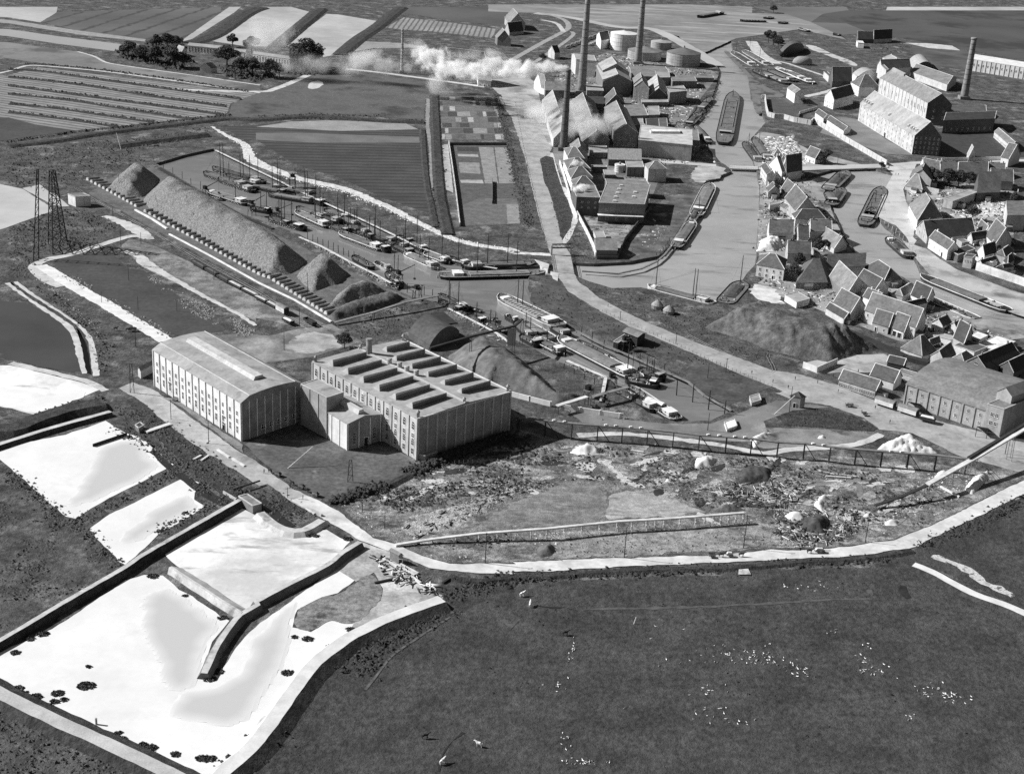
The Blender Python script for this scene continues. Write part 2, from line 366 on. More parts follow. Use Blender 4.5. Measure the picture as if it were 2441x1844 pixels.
sheet('harbour_water', P(372,392, 440,372, 508,357, 560,381, 616,409, 670,434, 702,450, 780,486, 862,523, 925,553, 988,584, 1040,604, 1086,621, 1160,634, 1230,640, 1300,634, 1330,630, 1330,660, 1262,657, 1258,690, 1268,719, 1338,767, 1416,800, 1500,842, 1640,910, 1744,976, 1738,984, 1694,1006, 1612,1008, 1559,997, 1500,956, 1444,900, 1390,890, 1329,864, 1247,822, 1200,800, 1147,774, 1108,754, 1069,735, 1030,722, 983,711, 932,688, 834,624, 714,562, 574,511, 460,446), gmat('harbour_water', 0.17, 0.23, s1=0.012, s2=0.12, fine=0.08, patch=0.29, ps=0.03, plo=0.5, phi=0.7, rough=0.15, spec=0.7, bump=0.04, bs=0.6, pstretch=(.5, .6, 2.0)), ZW + .03, 0.0)
# pasture and lower fields
sheet('pasture', Q(640,1700, 1010,1640, 1150,1470, 1650,1150, 2212,880) + R(100,170, 600,110, 1300,85, 1950,62) + S(0,30, 700,10, 1330,10, 1480,60, 2130,370, 2500,560, 2500,2300) + P(700,2100), GRASS, 0.11, 0.5)
sheet('right_pasture', N(1100,1540, 1290,1450, 1420,1390, 2125,1050, 2500,870) + P(2640,1300, 2560,1560) + S(2130,300, 1480,0), GRASS, 0.03, 0.3)
# --- lime ponds and their banks
sheet('lime_pond', J(-300,700, 95,575, 560,485, 900,365, 980,420, 1090,480, 1190,500, 1290,590, 1480,740, 880,1050, 640,1200, 560,1180, 95,775, -300,450), LIME, 0.06, 0.45, 3)
sheet('lime_pond', J(765,1290, 880,1190, 1580,840, 1690,890, 1640,1040, 1740,1090, 1340,1340, 1150,1520, 1060,1590, 1000,1560, 860,1400), LIME, 0.06, 0.5, 3)
sheet('lime_pond', J(1400,1500, 2060,1110) + Q(60,310, 250,440, 430,430, 600,400, 720,470, 800,500, 600,700, 30,1000) + O(2000,330, 1930,350, 1400,-10), LIMEGREY, 0.06, 0.4, 3)
sheet('lime_pond', O(-400,900, 95,640, 420,500, 1000,110, 1150,70, 1300,70, 1440,180, 1770,390, 1830,430, 1700,600, 1620,800, 1660,890, 1790,800, 1920,600) + Q(30,1190, 300,1010, 600,780, 700,735, 840,830, 700,940, 560,970, 350,1080, 310,1230, 470,1270, 620,1170, 700,1180, 850,1180, 760,1320, 640,1460, 480,1640) + O(2200,1160, 1770,1620, 1600,1900, 1500,1660, 900,1380, 95,1000, -400,800), LIME, 0.06, 0.5, 3)
WETM = bpy.data.materials.new('wet_lime'); WETM.use_nodes = True; n_ = WETM.node_tree.nodes; l_ = WETM.node_tree.links
at_ = n_.new('ShaderNodeAttribute'); at_.attribute_name = 'wetness'; nz_ = n_.new('ShaderNodeTexNoise'); nz_.inputs['Scale'].default_value = .07; nz_.inputs['Detail'].default_value = 6; ge_ = n_.new('ShaderNodeNewGeometry'); l_.new(ge_.outputs['Position'], nz_.inputs['Vector'])
ml_ = n_.new('ShaderNodeMath'); ml_.operation = 'MULTIPLY_ADD'; l_.new(nz_.outputs['Fac'], ml_.inputs[0]); ml_.inputs[1].default_value = .10; l_.new(at_.outputs['Fac'], ml_.inputs[2])
cl_ = n_.new('ShaderNodeMapRange'); l_.new(ml_.outputs[0], cl_.inputs[0]); cl_.inputs[3].default_value = .80; cl_.inputs[4].default_value = .52; cc_ = n_.new('ShaderNodeCombineColor')
for i in range(3): l_.new(cl_.outputs[0], cc_.inputs[i])
l_.new(cc_.outputs[0], n_['Principled BSDF'].inputs['Base Color']); n_['Principled BSDF'].inputs['Roughness'].default_value = .7; n_['Principled BSDF'].inputs['Specular IOR Level'].default_value = .2
def graded(px):
    '''damp area of a lime pond: how wet the lime is rises smoothly from its edge'''
    poly = ragged(chaikin([tuple(at(p)[:2]) for p in px]), 1.5, 2.0); xs = [q[0] for q in poly]; ys = [q[1] for q in poly]; c_ = 1.3
    gx = np.arange(min(xs) - 4, max(xs) + 4, c_); gy = np.arange(min(ys) - 4, max(ys) + 4, c_); XX, YY = np.meshgrid(gx, gy, indexing='ij'); D = np.full(XX.shape, 1e9); ins = np.zeros(XX.shape, bool)
    for i in range(len(poly)):
        (x0, y0), (x1, y1) = poly[i - 1], poly[i]; dx, dy = x1 - x0, y1 - y0; t = np.clip(((XX - x0) * dx + (YY - y0) * dy) / (dx * dx + dy * dy + 1e-9), 0, 1)
        D = np.minimum(D, np.hypot(XX - x0 - t * dx, YY - y0 - t * dy))
        if y0 != y1: ins ^= ((y0 > YY) != (y1 > YY)) & (XX < (x1 - x0) * (YY - y0) / (y1 - y0) + x0)
    w_ = np.clip(D / 6.0, 0, 1) ** .7 * ins; nx, ny = XX.shape; idx = np.arange(nx * ny).reshape(nx, ny)
    fs = [(int(idx[i, j]), int(idx[i + 1, j]), int(idx[i + 1, j + 1]), int(idx[i, j + 1])) for i in range(nx - 1) for j in range(ny - 1) if ins[i, j] and ins[i + 1, j] and ins[i, j + 1] and ins[i + 1, j + 1]]
    me = bpy.data.meshes.new('wet_sludge'); me.from_pydata(np.c_[XX.ravel(), YY.ravel(), (.02 + .14 * np.clip(D / 1.6, 0, 1)).ravel()].tolist(), [], fs); at2 = me.attributes.new('wetness', 'FLOAT', 'POINT'); at2.data.foreach_set('value', w_.ravel().astype(np.float32)); me.update(); link('wet_sludge', me, WETM, kind='structure')
graded(J(800,590, 1150,500, 1230,560, 1270,640, 1380,730, 1340,790, 1190,880, 900,1020, 640,1120, 560,1110, 590,980, 720,850, 760,700))
graded(J(1180,1170, 1600,960, 1640,1050, 1700,1100, 1330,1330, 1100,1450, 990,1380, 1030,1300, 1200,1200))
graded(O(1160,190, 1400,150, 1500,260, 1620,330, 1700,400, 1800,440, 1700,580, 1600,800, 1600,930, 1500,1020, 1300,1000, 1240,850, 1220,700, 1110,560, 1110,330))
graded(O(1960,620, 1990,700, 1900,850, 1700,960, 1340,1020, 1340,1180, 1500,1260, 1900,1300, 2050,1200) + Q(300,1440, 330,1300, 300,1150, 420,1000, 330,960))
sheet('sludge_island', Q(310,1220, 350,1080, 560,970, 700,950, 850,840, 1000,760, 1080,900, 1060,1000, 930,1120, 860,1180, 730,1190, 700,1170, 620,1180, 470,1270), gmat('cracked_mud', 0.16, 0.30, s1=0.15, s2=0.6, fine=0.4, patch=0.07, ps=0.09, plo=0.55, phi=0.65, bump=0.5), 0.12, 0.8, 2)
sheet('pale_ground', Q(600,720, 880,500, 1180,600, 1200,700, 1450,900, 1600,960, 1580,1000, 820,1330, 480,1640, 640,1460, 850,1180, 930,1120, 1060,1000, 1080,900, 1000,760, 850,840, 700,740), gmat('pale_trodden_ground', 0.25, 0.46, s1=0.12, s2=0.7, fine=0.35, patch=0.62, ps=0.05, plo=0.5, phi=0.65), 0.08, 0.5)
# --- roads
def strip(name, left, right, m, z, rough=0.55, step=2.0): return sheet(name, left + right[::-1], m, z, rough, step)
strip('road', J(1010,90, 1180,190, 1640,560, 2212,925) + Q(100,10, 300,160, 560,300), J(1130,40, 1290,90, 1500,250, 1800,460, 2080,660) + L(0,1240, 300,1470) + Q(330,60, 560,170, 690,235), gmat('grey_cobbled_road', 0.30, 0.48, s1=0.1, s2=0.5, fine=0.2, patch=0.22, ps=0.08, plo=0.56, phi=0.7), 0.14)
strip('road', Q(300,150, 560,290, 880,490, 1180,600, 1480,720, 1760,762, 2212,768) + R(0,52, 500,30, 1000,2) + N(0,1550, 500,1530, 900,1500, 1270,1440, 1420,1370, 2125,1030, 2500,850), Q(430,110, 560,170, 700,240, 1000,470, 1200,520, 1450,640, 1650,690, 2212,690) + M(0,1567, 1000,1530, 1700,1510, 2212,1462) + N(200,1470, 600,1450, 1100,1380, 1400,1270, 2125,910, 2500,740), ROADW, 0.20)
sheet('road_verge', J(1330,150, 1500,180, 2060,570, 2070,640, 1800,440, 1520,240), gmat('worn_verge', 0.12, 0.26, s1=0.15, fine=0.4), 0.19, 0.5)
strip('quay_road', C(-140,830, 0,1000, 130,1400) + H(170,0, 290,460, 338,560, 360,700, 480,870, 700,1010, 1000,1170, 1500,1380, 2000,1600, 2300,1720) + N(100,130, 250,190, 560,240, 850,340, 980,440, 1270,470, 1700,680, 2125,790, 2500,900), C(60,800, 330,1250) + H(320,0, 430,450, 500,560, 530,720, 560,780, 750,930, 1050,1090, 1500,1280, 2212,1540) + N(300,-30, 640,70, 930,190, 1300,330, 1650,410, 2125,530, 2500,620), ROADM, 0.14)
sheet('road_apron', B(1900,720, 2000,740, 2140,860, 2212,1100) + C(330,1290, 350,1230, 240,850, 220,720, 120,640, -60,620), gmat('dusty_apron', 0.32, 0.45, s1=0.05, fine=0.2, patch=0.2, ps=0.04), 0.10, 0.5)
ribbon('track', B(-700,760, 0,780, 180,750, 420,650, 560,585, 900,600, 1600,690, 1950,740), 7, PALETRACK, 0.12)
ribbon('track', A(-100,640, 75,605, 230,560, 420,565, 900,610, 1500,690, 2212,790), 4, PALETRACK, 0.12)
ribbon('track', A(660,440, 800,480, 900,530, 1060,560, 1700,650, 2212,725), 3, PALETRACK, 0.13)
ribbon('shell_path', A(1800,1075, 1920,1150, 2080,1230) + F(-20,-240, 330,-100, 750,0, 1000,100, 1200,190, 1450,320, 1700,430, 1900,480, 2212,525) + H(0,540, 150,550, 330,560), [2, 5, 10, 9, 7, 6, 6, 5], gmat('shell_grit', 0.45, 0.78, s1=0.3, s2=1.0, fine=0.3, patch=0.2, ps=0.2, plo=0.58, phi=0.66), 0.15, 0.9, 2)
ribbon('path', H(420,480, 470,420, 510,330, 540,240, 500,120, 440,0) + C(400,1560, 330,1300), 4, PALETRACK, 0.12)
# --- the dug field by the heap, its white track, the yard
sheet('dark_plot', E(420,650, 480,590, 800,545, 980,560, 1060,680, 1250,690, 1300,780, 1600,960, 1800,1120, 1950,1200, 1760,1230, 1490,1290), DARKF, 0.06, 0.7)
ribbon('white_track', E(1250,420, 1120,400, 850,480, 600,560, 400,600, 300,650, 300,690, 420,780, 520,830), [5, 5, 5, 5, 6, 8, 6], PALETRACK, 0.13, 0.4)
ribbon('white_track', E(345,650, 500,745, 720,880, 900,980, 1180,1150, 1420,1290), [7, 9, 8, 8, 8, 8], gmat('lime_track', 0.62, 0.8, s1=0.2, fine=0.12), 0.16, 0.5, 2)
ribbon('white_track', E(890,230, 1050,290, 1180,360, 1290,430), [4, 8, 10, 4], PALETRACK, 0.15, 0.8, 2)
ribbon('white_track', E(1060,530, 1180,570, 1250,640, 1500,780, 1750,920, 2000,1050, 2180,1160), [4, 8, 4, 3, 2.5, 2.5], PALETRACK, 0.15, 0.6, 2)
sheet('yard', F(-420,1250, -120,1230, 120,1250, 350,1190, 640,1150, 900,1300, 480,1430, -100,1500, -600,1700, -900,1560), YARD, 0.07, 0.5)
sheet('yard', F(200,1350, 420,1210, 600,1240, 760,1300, 740,1340, 480,1400), gmat('bright_yard', 0.2, 0.55, s1=0.06, fine=0.3), 0.10, 3.0)
sheet('front_yard', L(-100,1100, 0,1060, 620,1065, 780,1150, 1230,1170, 1400,1250, 1700,1180, 2212,900, 2212,1010, 1700,1240, 1100,1430, 700,1560, 560,1560, 300,1440, 0,1200), gmat('front_yard_grass', 0.08, 0.14, s1=0.08, s2=0.5, fine=0.5, patch=0.34, ps=0.035, plo=0.6, phi=0.72), 0.07, 0.5)
sheet('heap_yard', A(1000,1480, 1300,1420) + F(0,300, 800,700, 1330,940, 600,1100) + E(1800,620, 1000,170, 750,40), DIRT, 0.05, 0.4)
sheet('rail_yard', E(1100,420, 1300,480, 1700,660, 2212,900) + F(0,880, 600,1150, 400,1180, 0,1100) + E(2180,1130, 1700,900, 1250,690, 1100,560, 1000,520), gmat('rail_yard_soil', 0.10, 0.25, s1=0.12, s2=1.0, fine=0.45, patch=0.33, ps=0.06, plo=0.5, phi=0.65, bump=0.5), 0.05, 0.4)
# --- ponds to the left
sheet('dark_pond', E(-200,930, 90,960, 200,965, 330,1020, 540,1150, 610,1220, 640,1350, 690,1540, 600,1560, 400,1520, 90,1450, -200,1400), DARKPOND, 0.05, 0.5)
sheet('grey_pond', E(-300,1500, 90,1500, 300,1550, 700,1650) + J(850,100, 760,140, 600,200, 340,330, 100,260, -300,200), LIMEGREY, 0.05, 0.5)
sheet('lime_pond', J(-300,80, 90,85, 300,130, 400,170, 580,130, 440,80, 560,30, 700,100, 760,140, 600,200, 350,320, 230,280, 90,250, -300,200), LIME, 0.09, 1.2, 3)
ribbon('white_track', E(90,1480, 300,1530, 600,1600, 750,1640) + J(900,110), 4, PALETRACK, 0.13, 0.5)
ribbon('white_track', E(60,800, 250,940, 560,1150, 640,1260, 680,1420, 720,1570), [2.5, 2, 2.5, 3.5, 3, 2], PALETRACK, 0.13, 0.4)
ribbon('white_track', E(130,790, 280,900, 560,1080, 720,1210, 780,1330, 820,1590), [2, 2, 1.5, 2, 3, 3], PALETRACK, 0.13, 0.4)
sheet('pale_shed_yard', E(-100,-60, 190,0, 360,110, 430,150, 440,190, 80,320, -100,380), gmat('pale_sheet', 0.42, 0.5, s1=0.05, fine=0.08), 0.06, 0.3)
sheet('pale_shed_yard', A(190,1600, 340,1570, 430,1640) + E(480,50, 590,150, 480,150, 360,90, 210,5), MATS['pale_sheet'], 0.07, 0.3)
# --- far fields, upper left
def sdir(p, q):
    a, b = at(p), at(q); d = (b - a).normalized(); return (-d.y, d.x)
fx = sdir(*A(75, 720, 1900, 970))
sheet('striped_field', A(-300,640, 75,640, 250,590, 330,575, 900,640, 2212,800, 2100,830, 1960,880, 1930,970, 1600,1010, 1040,1070, 640,1110, 75,1190, -300,1230), gmat('striped_field', 0.20, 0.30, s1=0.05, s2=0.5, fine=0.25, stripe=(fx[0], fx[1], 7.5, 0.12, 0.12)), 0.05, 0.4)
for i, q in enumerate((A(75,590, 330,600, 900,680, 2050,840), A(75,650, 700,720, 1300,815, 1920,900), A(75,725, 700,810, 1300,890, 1900,970), A(75,795, 600,850, 1100,930, 1640,1010), A(75,880, 500,920, 900,980, 1300,1035), A(75,950, 400,990, 700,1030, 1000,1075))):
    dike('field_hedge_bank', q, 1.5, 0.9, 1.2, 1.2, BANK, BANK, 6.0)
sheet('dark_field', A(-200,1000, 75,1000, 300,1060, 640,1110, 75,1190, -200,1220), DARKF, 0.07, 0.4)
sheet('grey_meadow', A(-200,350, 75,362, 500,420, 700,445, 900,530, 1060,560, 1700,650, 2212,725, 2212,780, 1000,620, 500,560, 75,500, -200,470), gmat('grey_meadow', 0.16, 0.24, s1=0.02, s2=0.4, fine=0.15, patch=0.1, ps=0.015), 0.05, 0.4)
sheet('field_canal_water', A(-200,240, 75,250, 500,310, 1060,380, 1010,440, 500,375, 75,310, -200,285), gmat('pale_water', 0.36, 0.42, s1=0.01, fine=0.04, rough=0.3), 0.06, 0.4)
sheet('field_path', A(-200,150, 75,170, 700,265, 1240,335, 1230,355, 700,300, 75,200, -200,180), plain('pale_path', 0.3), 0.06, 0.3)
sheet('dark_field', A(480,105, 1880,60, 1880,110, 1540,350, 1240,345, 700,270, 350,190), gmat('ploughed_field', 0.09, 0.14, s1=0.01, s2=0.4, fine=0.15, stripe=sdir(*A(350,230, 760,110)) + (28.0, 0.06, 0.02)), 0.05, 0.3)
sheet('pale_field', A(-100,60, 490,60, 480,108, 340,192, 75,150, -100,140), PALEFIELD, 0.05, 0.3)
sheet('field_canal_water', A(1950,60, 2050,60, 1990,110, 1600,355, 1540,350, 1880,110), PALEFIELD, 0.07, 0.3)
sheet('pale_field', A(2212,60) + B(300,60, 480,110, 200,370, 130,400, -120,390) + A(1790,350, 2150,110), PALEFIELD, 0.05, 0.3)
sheet('pale_field', B(600,120, 700,125, 1060,185, 900,320, 720,460, 540,492, 440,395, 330,440, 260,380), PALEFIELD, 0.05, 0.3)
dike('field_dike', B(560,70, 500,120, 180,390), 8, 2.0, 5, 8, BANK, BANK, 8.0)
dike('field_dike', A(2230,60, 2100,110, 1830,290, 1620,360), 12, 1.5, 5, 8, BANK, BANK, 8.0)
dike('field_dike', B(1250,60, 1180,110, 1050,215, 880,330, 730,460), 7, 1.5, 5, 8, BANK, BANK, 8.0)
sheet('garden_plot', B(1100,235, 1260,150, 1700,200, 2060,250, 2000,325, 1500,270, 1250,255), gmat('furrowed_plot', 0.22, 0.32, s1=0.03, fine=0.2, stripe=sdir(*B(1500,190, 1450,270)) + (6.0, 0.12, 0.12)), 0.06, 0.3)
sheet('garden_plot', B(770,450, 890,350, 1250,370, 1470,400, 1250,410, 1000,410), STUBBLE, 0.06, 0.4)
sheet('dark_field', B(1250,60, 2300,60, 2212,140, 2130,225, 1700,180, 1230,110), gmat('far_field', 0.08, 0.12, s1=0.01, s2=0.3, fine=0.15), 0.05, 0.3)
sheet('meadow', B(0,800, 260,735, 440,660, 620,590, 1500,700, 1500,830, 1440,850, 1430,1020, 1100,1000, 800,970, 0,1000) + A(1990,1000, 1950,960, 1970,890, 2150,810), gmat('rough_meadow', 0.09, 0.15, s1=0.02, s2=0.4, fine=0.3, patch=0.055, ps=0.02, plo=0.5, phi=0.65), 0.05, 0.4)
sheet('sand_patch', B(430,740, 470,700, 540,680, 580,715, 540,745, 470,762), PALETRACK, 0.12, 1.0)
# --- the dark field and allotments inside the quay road
sheet('harbour_field', A(1900,1080, 2212,1060) + B(500,1020, 1100,1040, 1400,1090, 1400,1300, 1440,1640) + F(1480,200, 1380,180, 1100,80, 700,-100, 330,-210, 0,-420) + A(2080,1200), gmat('dark_furrowed_field', 0.055, 0.085, s1=0.03, s2=0.6, fine=0.3, stripe=sdir(*B(0,1200, 1380,1230)) + (9.0, 0.035, 0.06)), 0.05, 0.4)
sheet('stubble_strip', B(0,1080, 300,1035, 600,1025, 1250,1040, 1380,1100, 720,1115, 240,1090), STUBBLE, 0.08, 0.4)
sheet('stubble_strip', B(0,1130, 380,1130, 1390,1165, 1390,1215, 500,1215, 0,1190), gmat('brown_stubble', 0.13, 0.18, s1=0.05, fine=0.3), 0.07, 0.4)
ribbon('field_ditch', B(1470,840, 1460,1050, 1490,1280, 1500,1640) + F(1510,130, 1560,330), [4, 3, 3, 4, 4], gmat('pale_verge', 0.2, 0.32, s1=0.1, fine=0.3), 0.09, 0.5)
dike('field_dike', B(1520,800, 1530,1000, 1545,1300, 1570,1640) + F(1590,150, 1640,380), 5, 1.2, 2, 2.5, BANK, BANK)
dike('field_dike', B(1420,1100, 1440,1400, 1470,1640) + F(1490,100, 1530,320), 3, 0.8, 1.5, 1.5, BANK, BANK)
rn = random.Random(5)
g0, g1, g2, g3_ = B(1540,820, 2030,820, 2120,1190, 1560,1190)
plots = [plain('plot_soil', 0.10, fine=0.4), plain('plot_green', 0.14, fine=0.4), plain('plot_pale', 0.26, fine=0.35), plain('plot_dark', 0.055, fine=0.4), plain('plot_straw', 0.38, fine=0.3)]
def bil(q, u, v): return tuple((q[0][i] * (1 - u) + q[1][i] * u) * (1 - v) + (q[3][i] * (1 - u) + q[2][i] * u) * v for i in (0, 1))
sheet('allotments', [g0, g1, g2, g3_], plots[1], 0.05, 0.3)
vv = [0, .10, .22, .34, .47, .60, .72, .86, 1.0]; 
for j in range(8):
    u = 0
    while u < 1:
        du = rn.choice((.06, .1, .16, .22)); u2 = min(1, u + du)
        q = [bil((g0, g1, g2, g3_), a, b) for a, b in ((u, vv[j] + .012), (u2 - .01, vv[j] + .012), (u2 - .01, vv[j + 1] - .01), (u, vv[j + 1] - .01))]
        if u2 - u > .03: sheet('garden_bed', q, rn.choices(plots, (3, 4, 3, 3, 1))[0], 0.09, 0.2, 2.0)
        u = u2
wq = B(1640,1220, 2140,1240, 2330,1640, 1700,1640)
sheet('walled_garden', B(1640,1220, 2130,1220, 2260,1560, 2290,1640) + F(2250,300, 1740,320) + B(1700,1640), plots[0], 0.06, 0.2)
for q, m in ((B(1710,1250, 1890,1255, 1900,1290, 1715,1285), 3), (B(1715,1310, 1890,1315, 1895,1335, 1720,1330), 4), (B(1725,1380, 1900,1385, 1910,1480, 1735,1470), 2), (B(1740,1530, 1925,1530, 1935,1560, 1745,1555), 4), (B(1895,1250, 2020,1255, 2060,1560, 1950,1560), 2), (B(2030,1255, 2140,1255, 2210,1560, 2070,1560), 2)):
    sheet('garden_bed', q, plots[m], 0.10, 0.3, 1.5)
sheet('garden_bed', F(1900,80, 2230,85, 2250,300, 2130,300, 1760,310, 1760,140), plots[1], 0.09, 0.3, 1.5)
sheet('garden_bed', F(2130,130, 2230,130, 2250,290, 2140,300), plots[2], 0.12, 0.3, 1.5)
sheet('greenhouse_row', B(1570,1230, 1635,1230, 1680,1640, 1590,1600), plots[4], 0.10, 0.2)
# the wedge of grass by the quay road
sheet('grass_wedge', C(240,1350, 290,1325, 350,1340, 380,1450, 440,1640) + H(480,100, 520,230, 500,330, 430,430, 410,400, 390,240, 310,0) + C(280,1560), BANK, 0.17, 0.3)
sheet('harbour_verge', H(160,960, 170,880, 260,800, 380,780, 480,880, 700,1020, 1000,1180, 1500,1390, 2212,1680) + M(1840,240, 1500,60) + H(1500,1480, 1000,1300, 700,1180, 420,1080), gmat('harbour_verge', 0.05, 0.11, s1=0.08, s2=0.6, fine=0.45, patch=0.17, ps=0.05, plo=0.55, phi=0.7), 0.06, 0.4)
sheet('sand_verge', M(440,250, 900,350, 1300,390, 1690,390, 1870,330, 2100,230, 2212,210) + N(100,190, 560,250, 250,280, 100,330, 0,370) + M(2212,560, 1600,520, 1000,440, 600,380), gmat('sandy_verge', 0.14, 0.26, s1=0.05, fine=0.3, patch=0.4, ps=0.04, plo=0.55, phi=0.7), 0.06, 0.4)
sheet('grass_mound', N(100,330, 250,280, 450,255, 620,290, 800,340, 960,430, 930,455, 600,430, 200,400), BANK, 0.10, 0.4)
sheet('waste_ground', N(0,420, 940,460, 1000,480, 600,590, 0,600) + M(2000,560, 2212,470), gmat('pale_waste', 0.16, 0.30, s1=0.08, fine=0.35, patch=0.06, ps=0.05), 0.07, 0.5)
ribbon('track', N(1000,480, 800,560, 560,590, 200,610, 0,640) + M(1700,560, 1000,480, 560,490), 4, PALETRACK, 0.12, 0.6)
# --- waste ground between the roads
WASTE = gmat('waste_soil', 0.075, 0.26, s1=0.12, s2=0.5, lo=0.36, hi=0.64, patch=0.42, ps=0.10, plo=0.51, phi=0.66, bump=1.2, bs=0.4, fine=0.65, pstretch=(0.35, 0.7, 1.5))
sheet('waste_ground', Q(700,190, 760,120) + L(1100,1430, 1700,1250, 2212,1020) + M(0,420, 400,530, 1000,560, 2212,690) + N(400,650, 1400,720, 1900,800, 2125,740, 2500,700, 2500,760, 2125,900, 1400,1260, 1100,1370, 600,1440) + M(2212,1450, 1000,1520, 0,1560) + Q(2212,680, 1650,680, 1450,630, 1200,510, 1000,460), WASTE, 0.05, 0.5)
sheet('slag_mud', M(0,1090, 200,990, 420,890, 560,900, 700,900, 800,980, 830,1150, 760,1220, 0,1290) + Q(2212,350, 1900,400, 1900,330), gmat('slag_mud', 0.13, 0.26, s1=0.12, s2=0.5, fine=0.45, patch=0.34, ps=0.08, plo=0.52, phi=0.68, pstretch=(0.3, 0.5, 2.2), bump=0.6), 0.10, 2.0, 2)
sheet('slag_mud', M(800,1000, 960,950, 1100,960, 1280,970, 1400,1030, 1520,1110, 1700,1150, 760,1215, 840,1150), gmat('pale_slag', 0.28, 0.46, s1=0.12, s2=0.5, fine=0.4, patch=0.16, ps=0.09, plo=0.52, phi=0.68, pstretch=(-0.3, 0.5, 2.2), bump=0.5), 0.12, 2.0, 2)
sheet('slag_mud', M(300,1450, 600,1360, 900,1330, 1600,1280, 1950,1250, 2212,1300, 2212,1440, 1000,1510, 300,1550), gmat('grey_slag', 0.18, 0.38, s1=0.14, s2=0.45, fine=0.55, pstretch=(0.1, 0.5, 2.0), patch=0.07, ps=0.07, plo=0.55, phi=0.68, bump=0.6), 0.11, 1.6, 2)
sheet('quarry_floor', Q(1240,400, 1300,300, 1500,250, 1900,150, 2212,30, 2212,100, 1700,300, 1400,470), gmat('pale_rubble_ground', 0.24, 0.52, s1=0.25, s2=1.0, fine=0.5, patch=0.06, ps=0.15, plo=0.55, phi=0.66, bump=1.0, bs=0.5), 0.09, 1.8, 2)
for q in (M(740,690, 800,690, 880,760, 1030,900, 990,915, 900,850, 760,720), M(490,600, 600,560, 740,600, 760,650, 640,680, 540,640), M(560,720, 720,730, 700,790, 600,800, 560,770), N(940,750, 1080,750, 1060,800, 960,790), M(1320,610, 1460,620, 1440,650, 1300,640), M(1510,620, 1690,630, 1640,670, 1540,660), N(1150,750, 1290,760, 1280,810, 1160,800), N(40,660, 200,690, 150,730, 30,710), N(260,670, 400,700, 340,745, 250,720)):
    sheet('lime_spill', q, gmat('lime_spill', 0.35, 0.8, s1=0.3, fine=0.4, patch=0.1, ps=0.3, plo=0.52, phi=0.6), 0.14, 1.6, 1.0)
ribbon('track', N(840,700, 800,850, 820,1000, 800,1140), 2.5, plain('worn_track', 0.2, fine=0.4), 0.12, 0.5)
ribbon('track', N(300,930, 500,900, 700,900, 800,870), 2.5, MATS['worn_track'], 0.12, 0.5)
# --- river flats, upper right
sheet('tidal_flat', C(-200,100, 200,112, 500,150, 850,230, 1150,240, 1420,310, 1560,460, 1640,450, 1900,330, 2100,300) + D(300,250, 700,340, 640,300, 400,190, 200,125, -100,112, -100,60) + C(1500,40, -200,40), MUD, 0.05, 0.5)
sheet('tidal_flat', W(-60,200, 60,330, 200,480, 380,640, 430,1000, 500,1280, 620,1240, 560,1080, 600,960, 900,1000, 1000,940, 700,840, 480,680, 250,450, 120,250), gmat('bank_mud', 0.13, 0.24, s1=0.05, fine=0.25, patch=0.07, ps=0.05), 0.05, 0.6)
ribbon('sand_dike', C(200,112, 500,150, 900,230, 1200,250, 1500,400, 1750,560), 16, gmat('pale_sand', 0.36, 0.48, s1=0.02, fine=0.1), 0.09, 0.8, 8)
ribbon('rail_curve', C(-50,540, 250,370, 420,280, 480,240, 470,190, 400,150, 250,110), 7, plain('ballast', 0.33), 0.12, 0.3)
ribbon('rail_curve', C(150,560, 420,380, 520,300, 510,270), 5, MATS['ballast'], 0.12, 0.3)
ribbon('track', C(250,170, 380,200, 440,270), 6, PALETRACK, 0.13, 0.3)
sheet('dark_field', D(400,190, 500,120, 700,90, 2300,90, 2500,520, 2125,500, 1200,330, 900,280, 700,200), gmat('far_meadow', 0.075, 0.10, s1=0.008, s2=0.3, fine=0.12, patch=0.05, ps=0.01), 0.05, 0.3)
sheet('far_meadow', D(-100,60, 700,60, 760,140, 1150,300, 900,280, 640,300, 400,190, 150,120), gmat('far_grey_meadow', 0.12, 0.17, s1=0.008, fine=0.12), 0.06, 0.3)
sheet('pale_field', D(1030,108, 1050,60, 2300,60, 2300,95, 1500,95), PALEFIELD, 0.08, 0.2)
sheet('shell_spit', D(1200,365, 1400,370, 1600,390, 1670,430, 1400,410), PALETRACK, 0.1, 0.5)
sheet('pale_yard', W(1290,110, 1500,140, 1700,250, 2050,370, 2212,470, 2050,460, 1850,360, 1500,230, 1400,200), gmat('pale_yard', 0.4, 0.72, s1=0.05, fine=0.2, patch=0.12, ps=0.05), 0.1, 1.0)
ribbon('track', W(420,60, 560,260, 830,430), 14, PALETRACK, 0.11, 0.6)
ribbon('wall_path', W(840,390, 1000,420, 1300,520, 1690,650), 5, PALETRACK, 0.12, 0.3)
ribbon('track', W(1300,970, 1700,880, 2060,740), 7, PALETRACK, 0.12, 0.5)
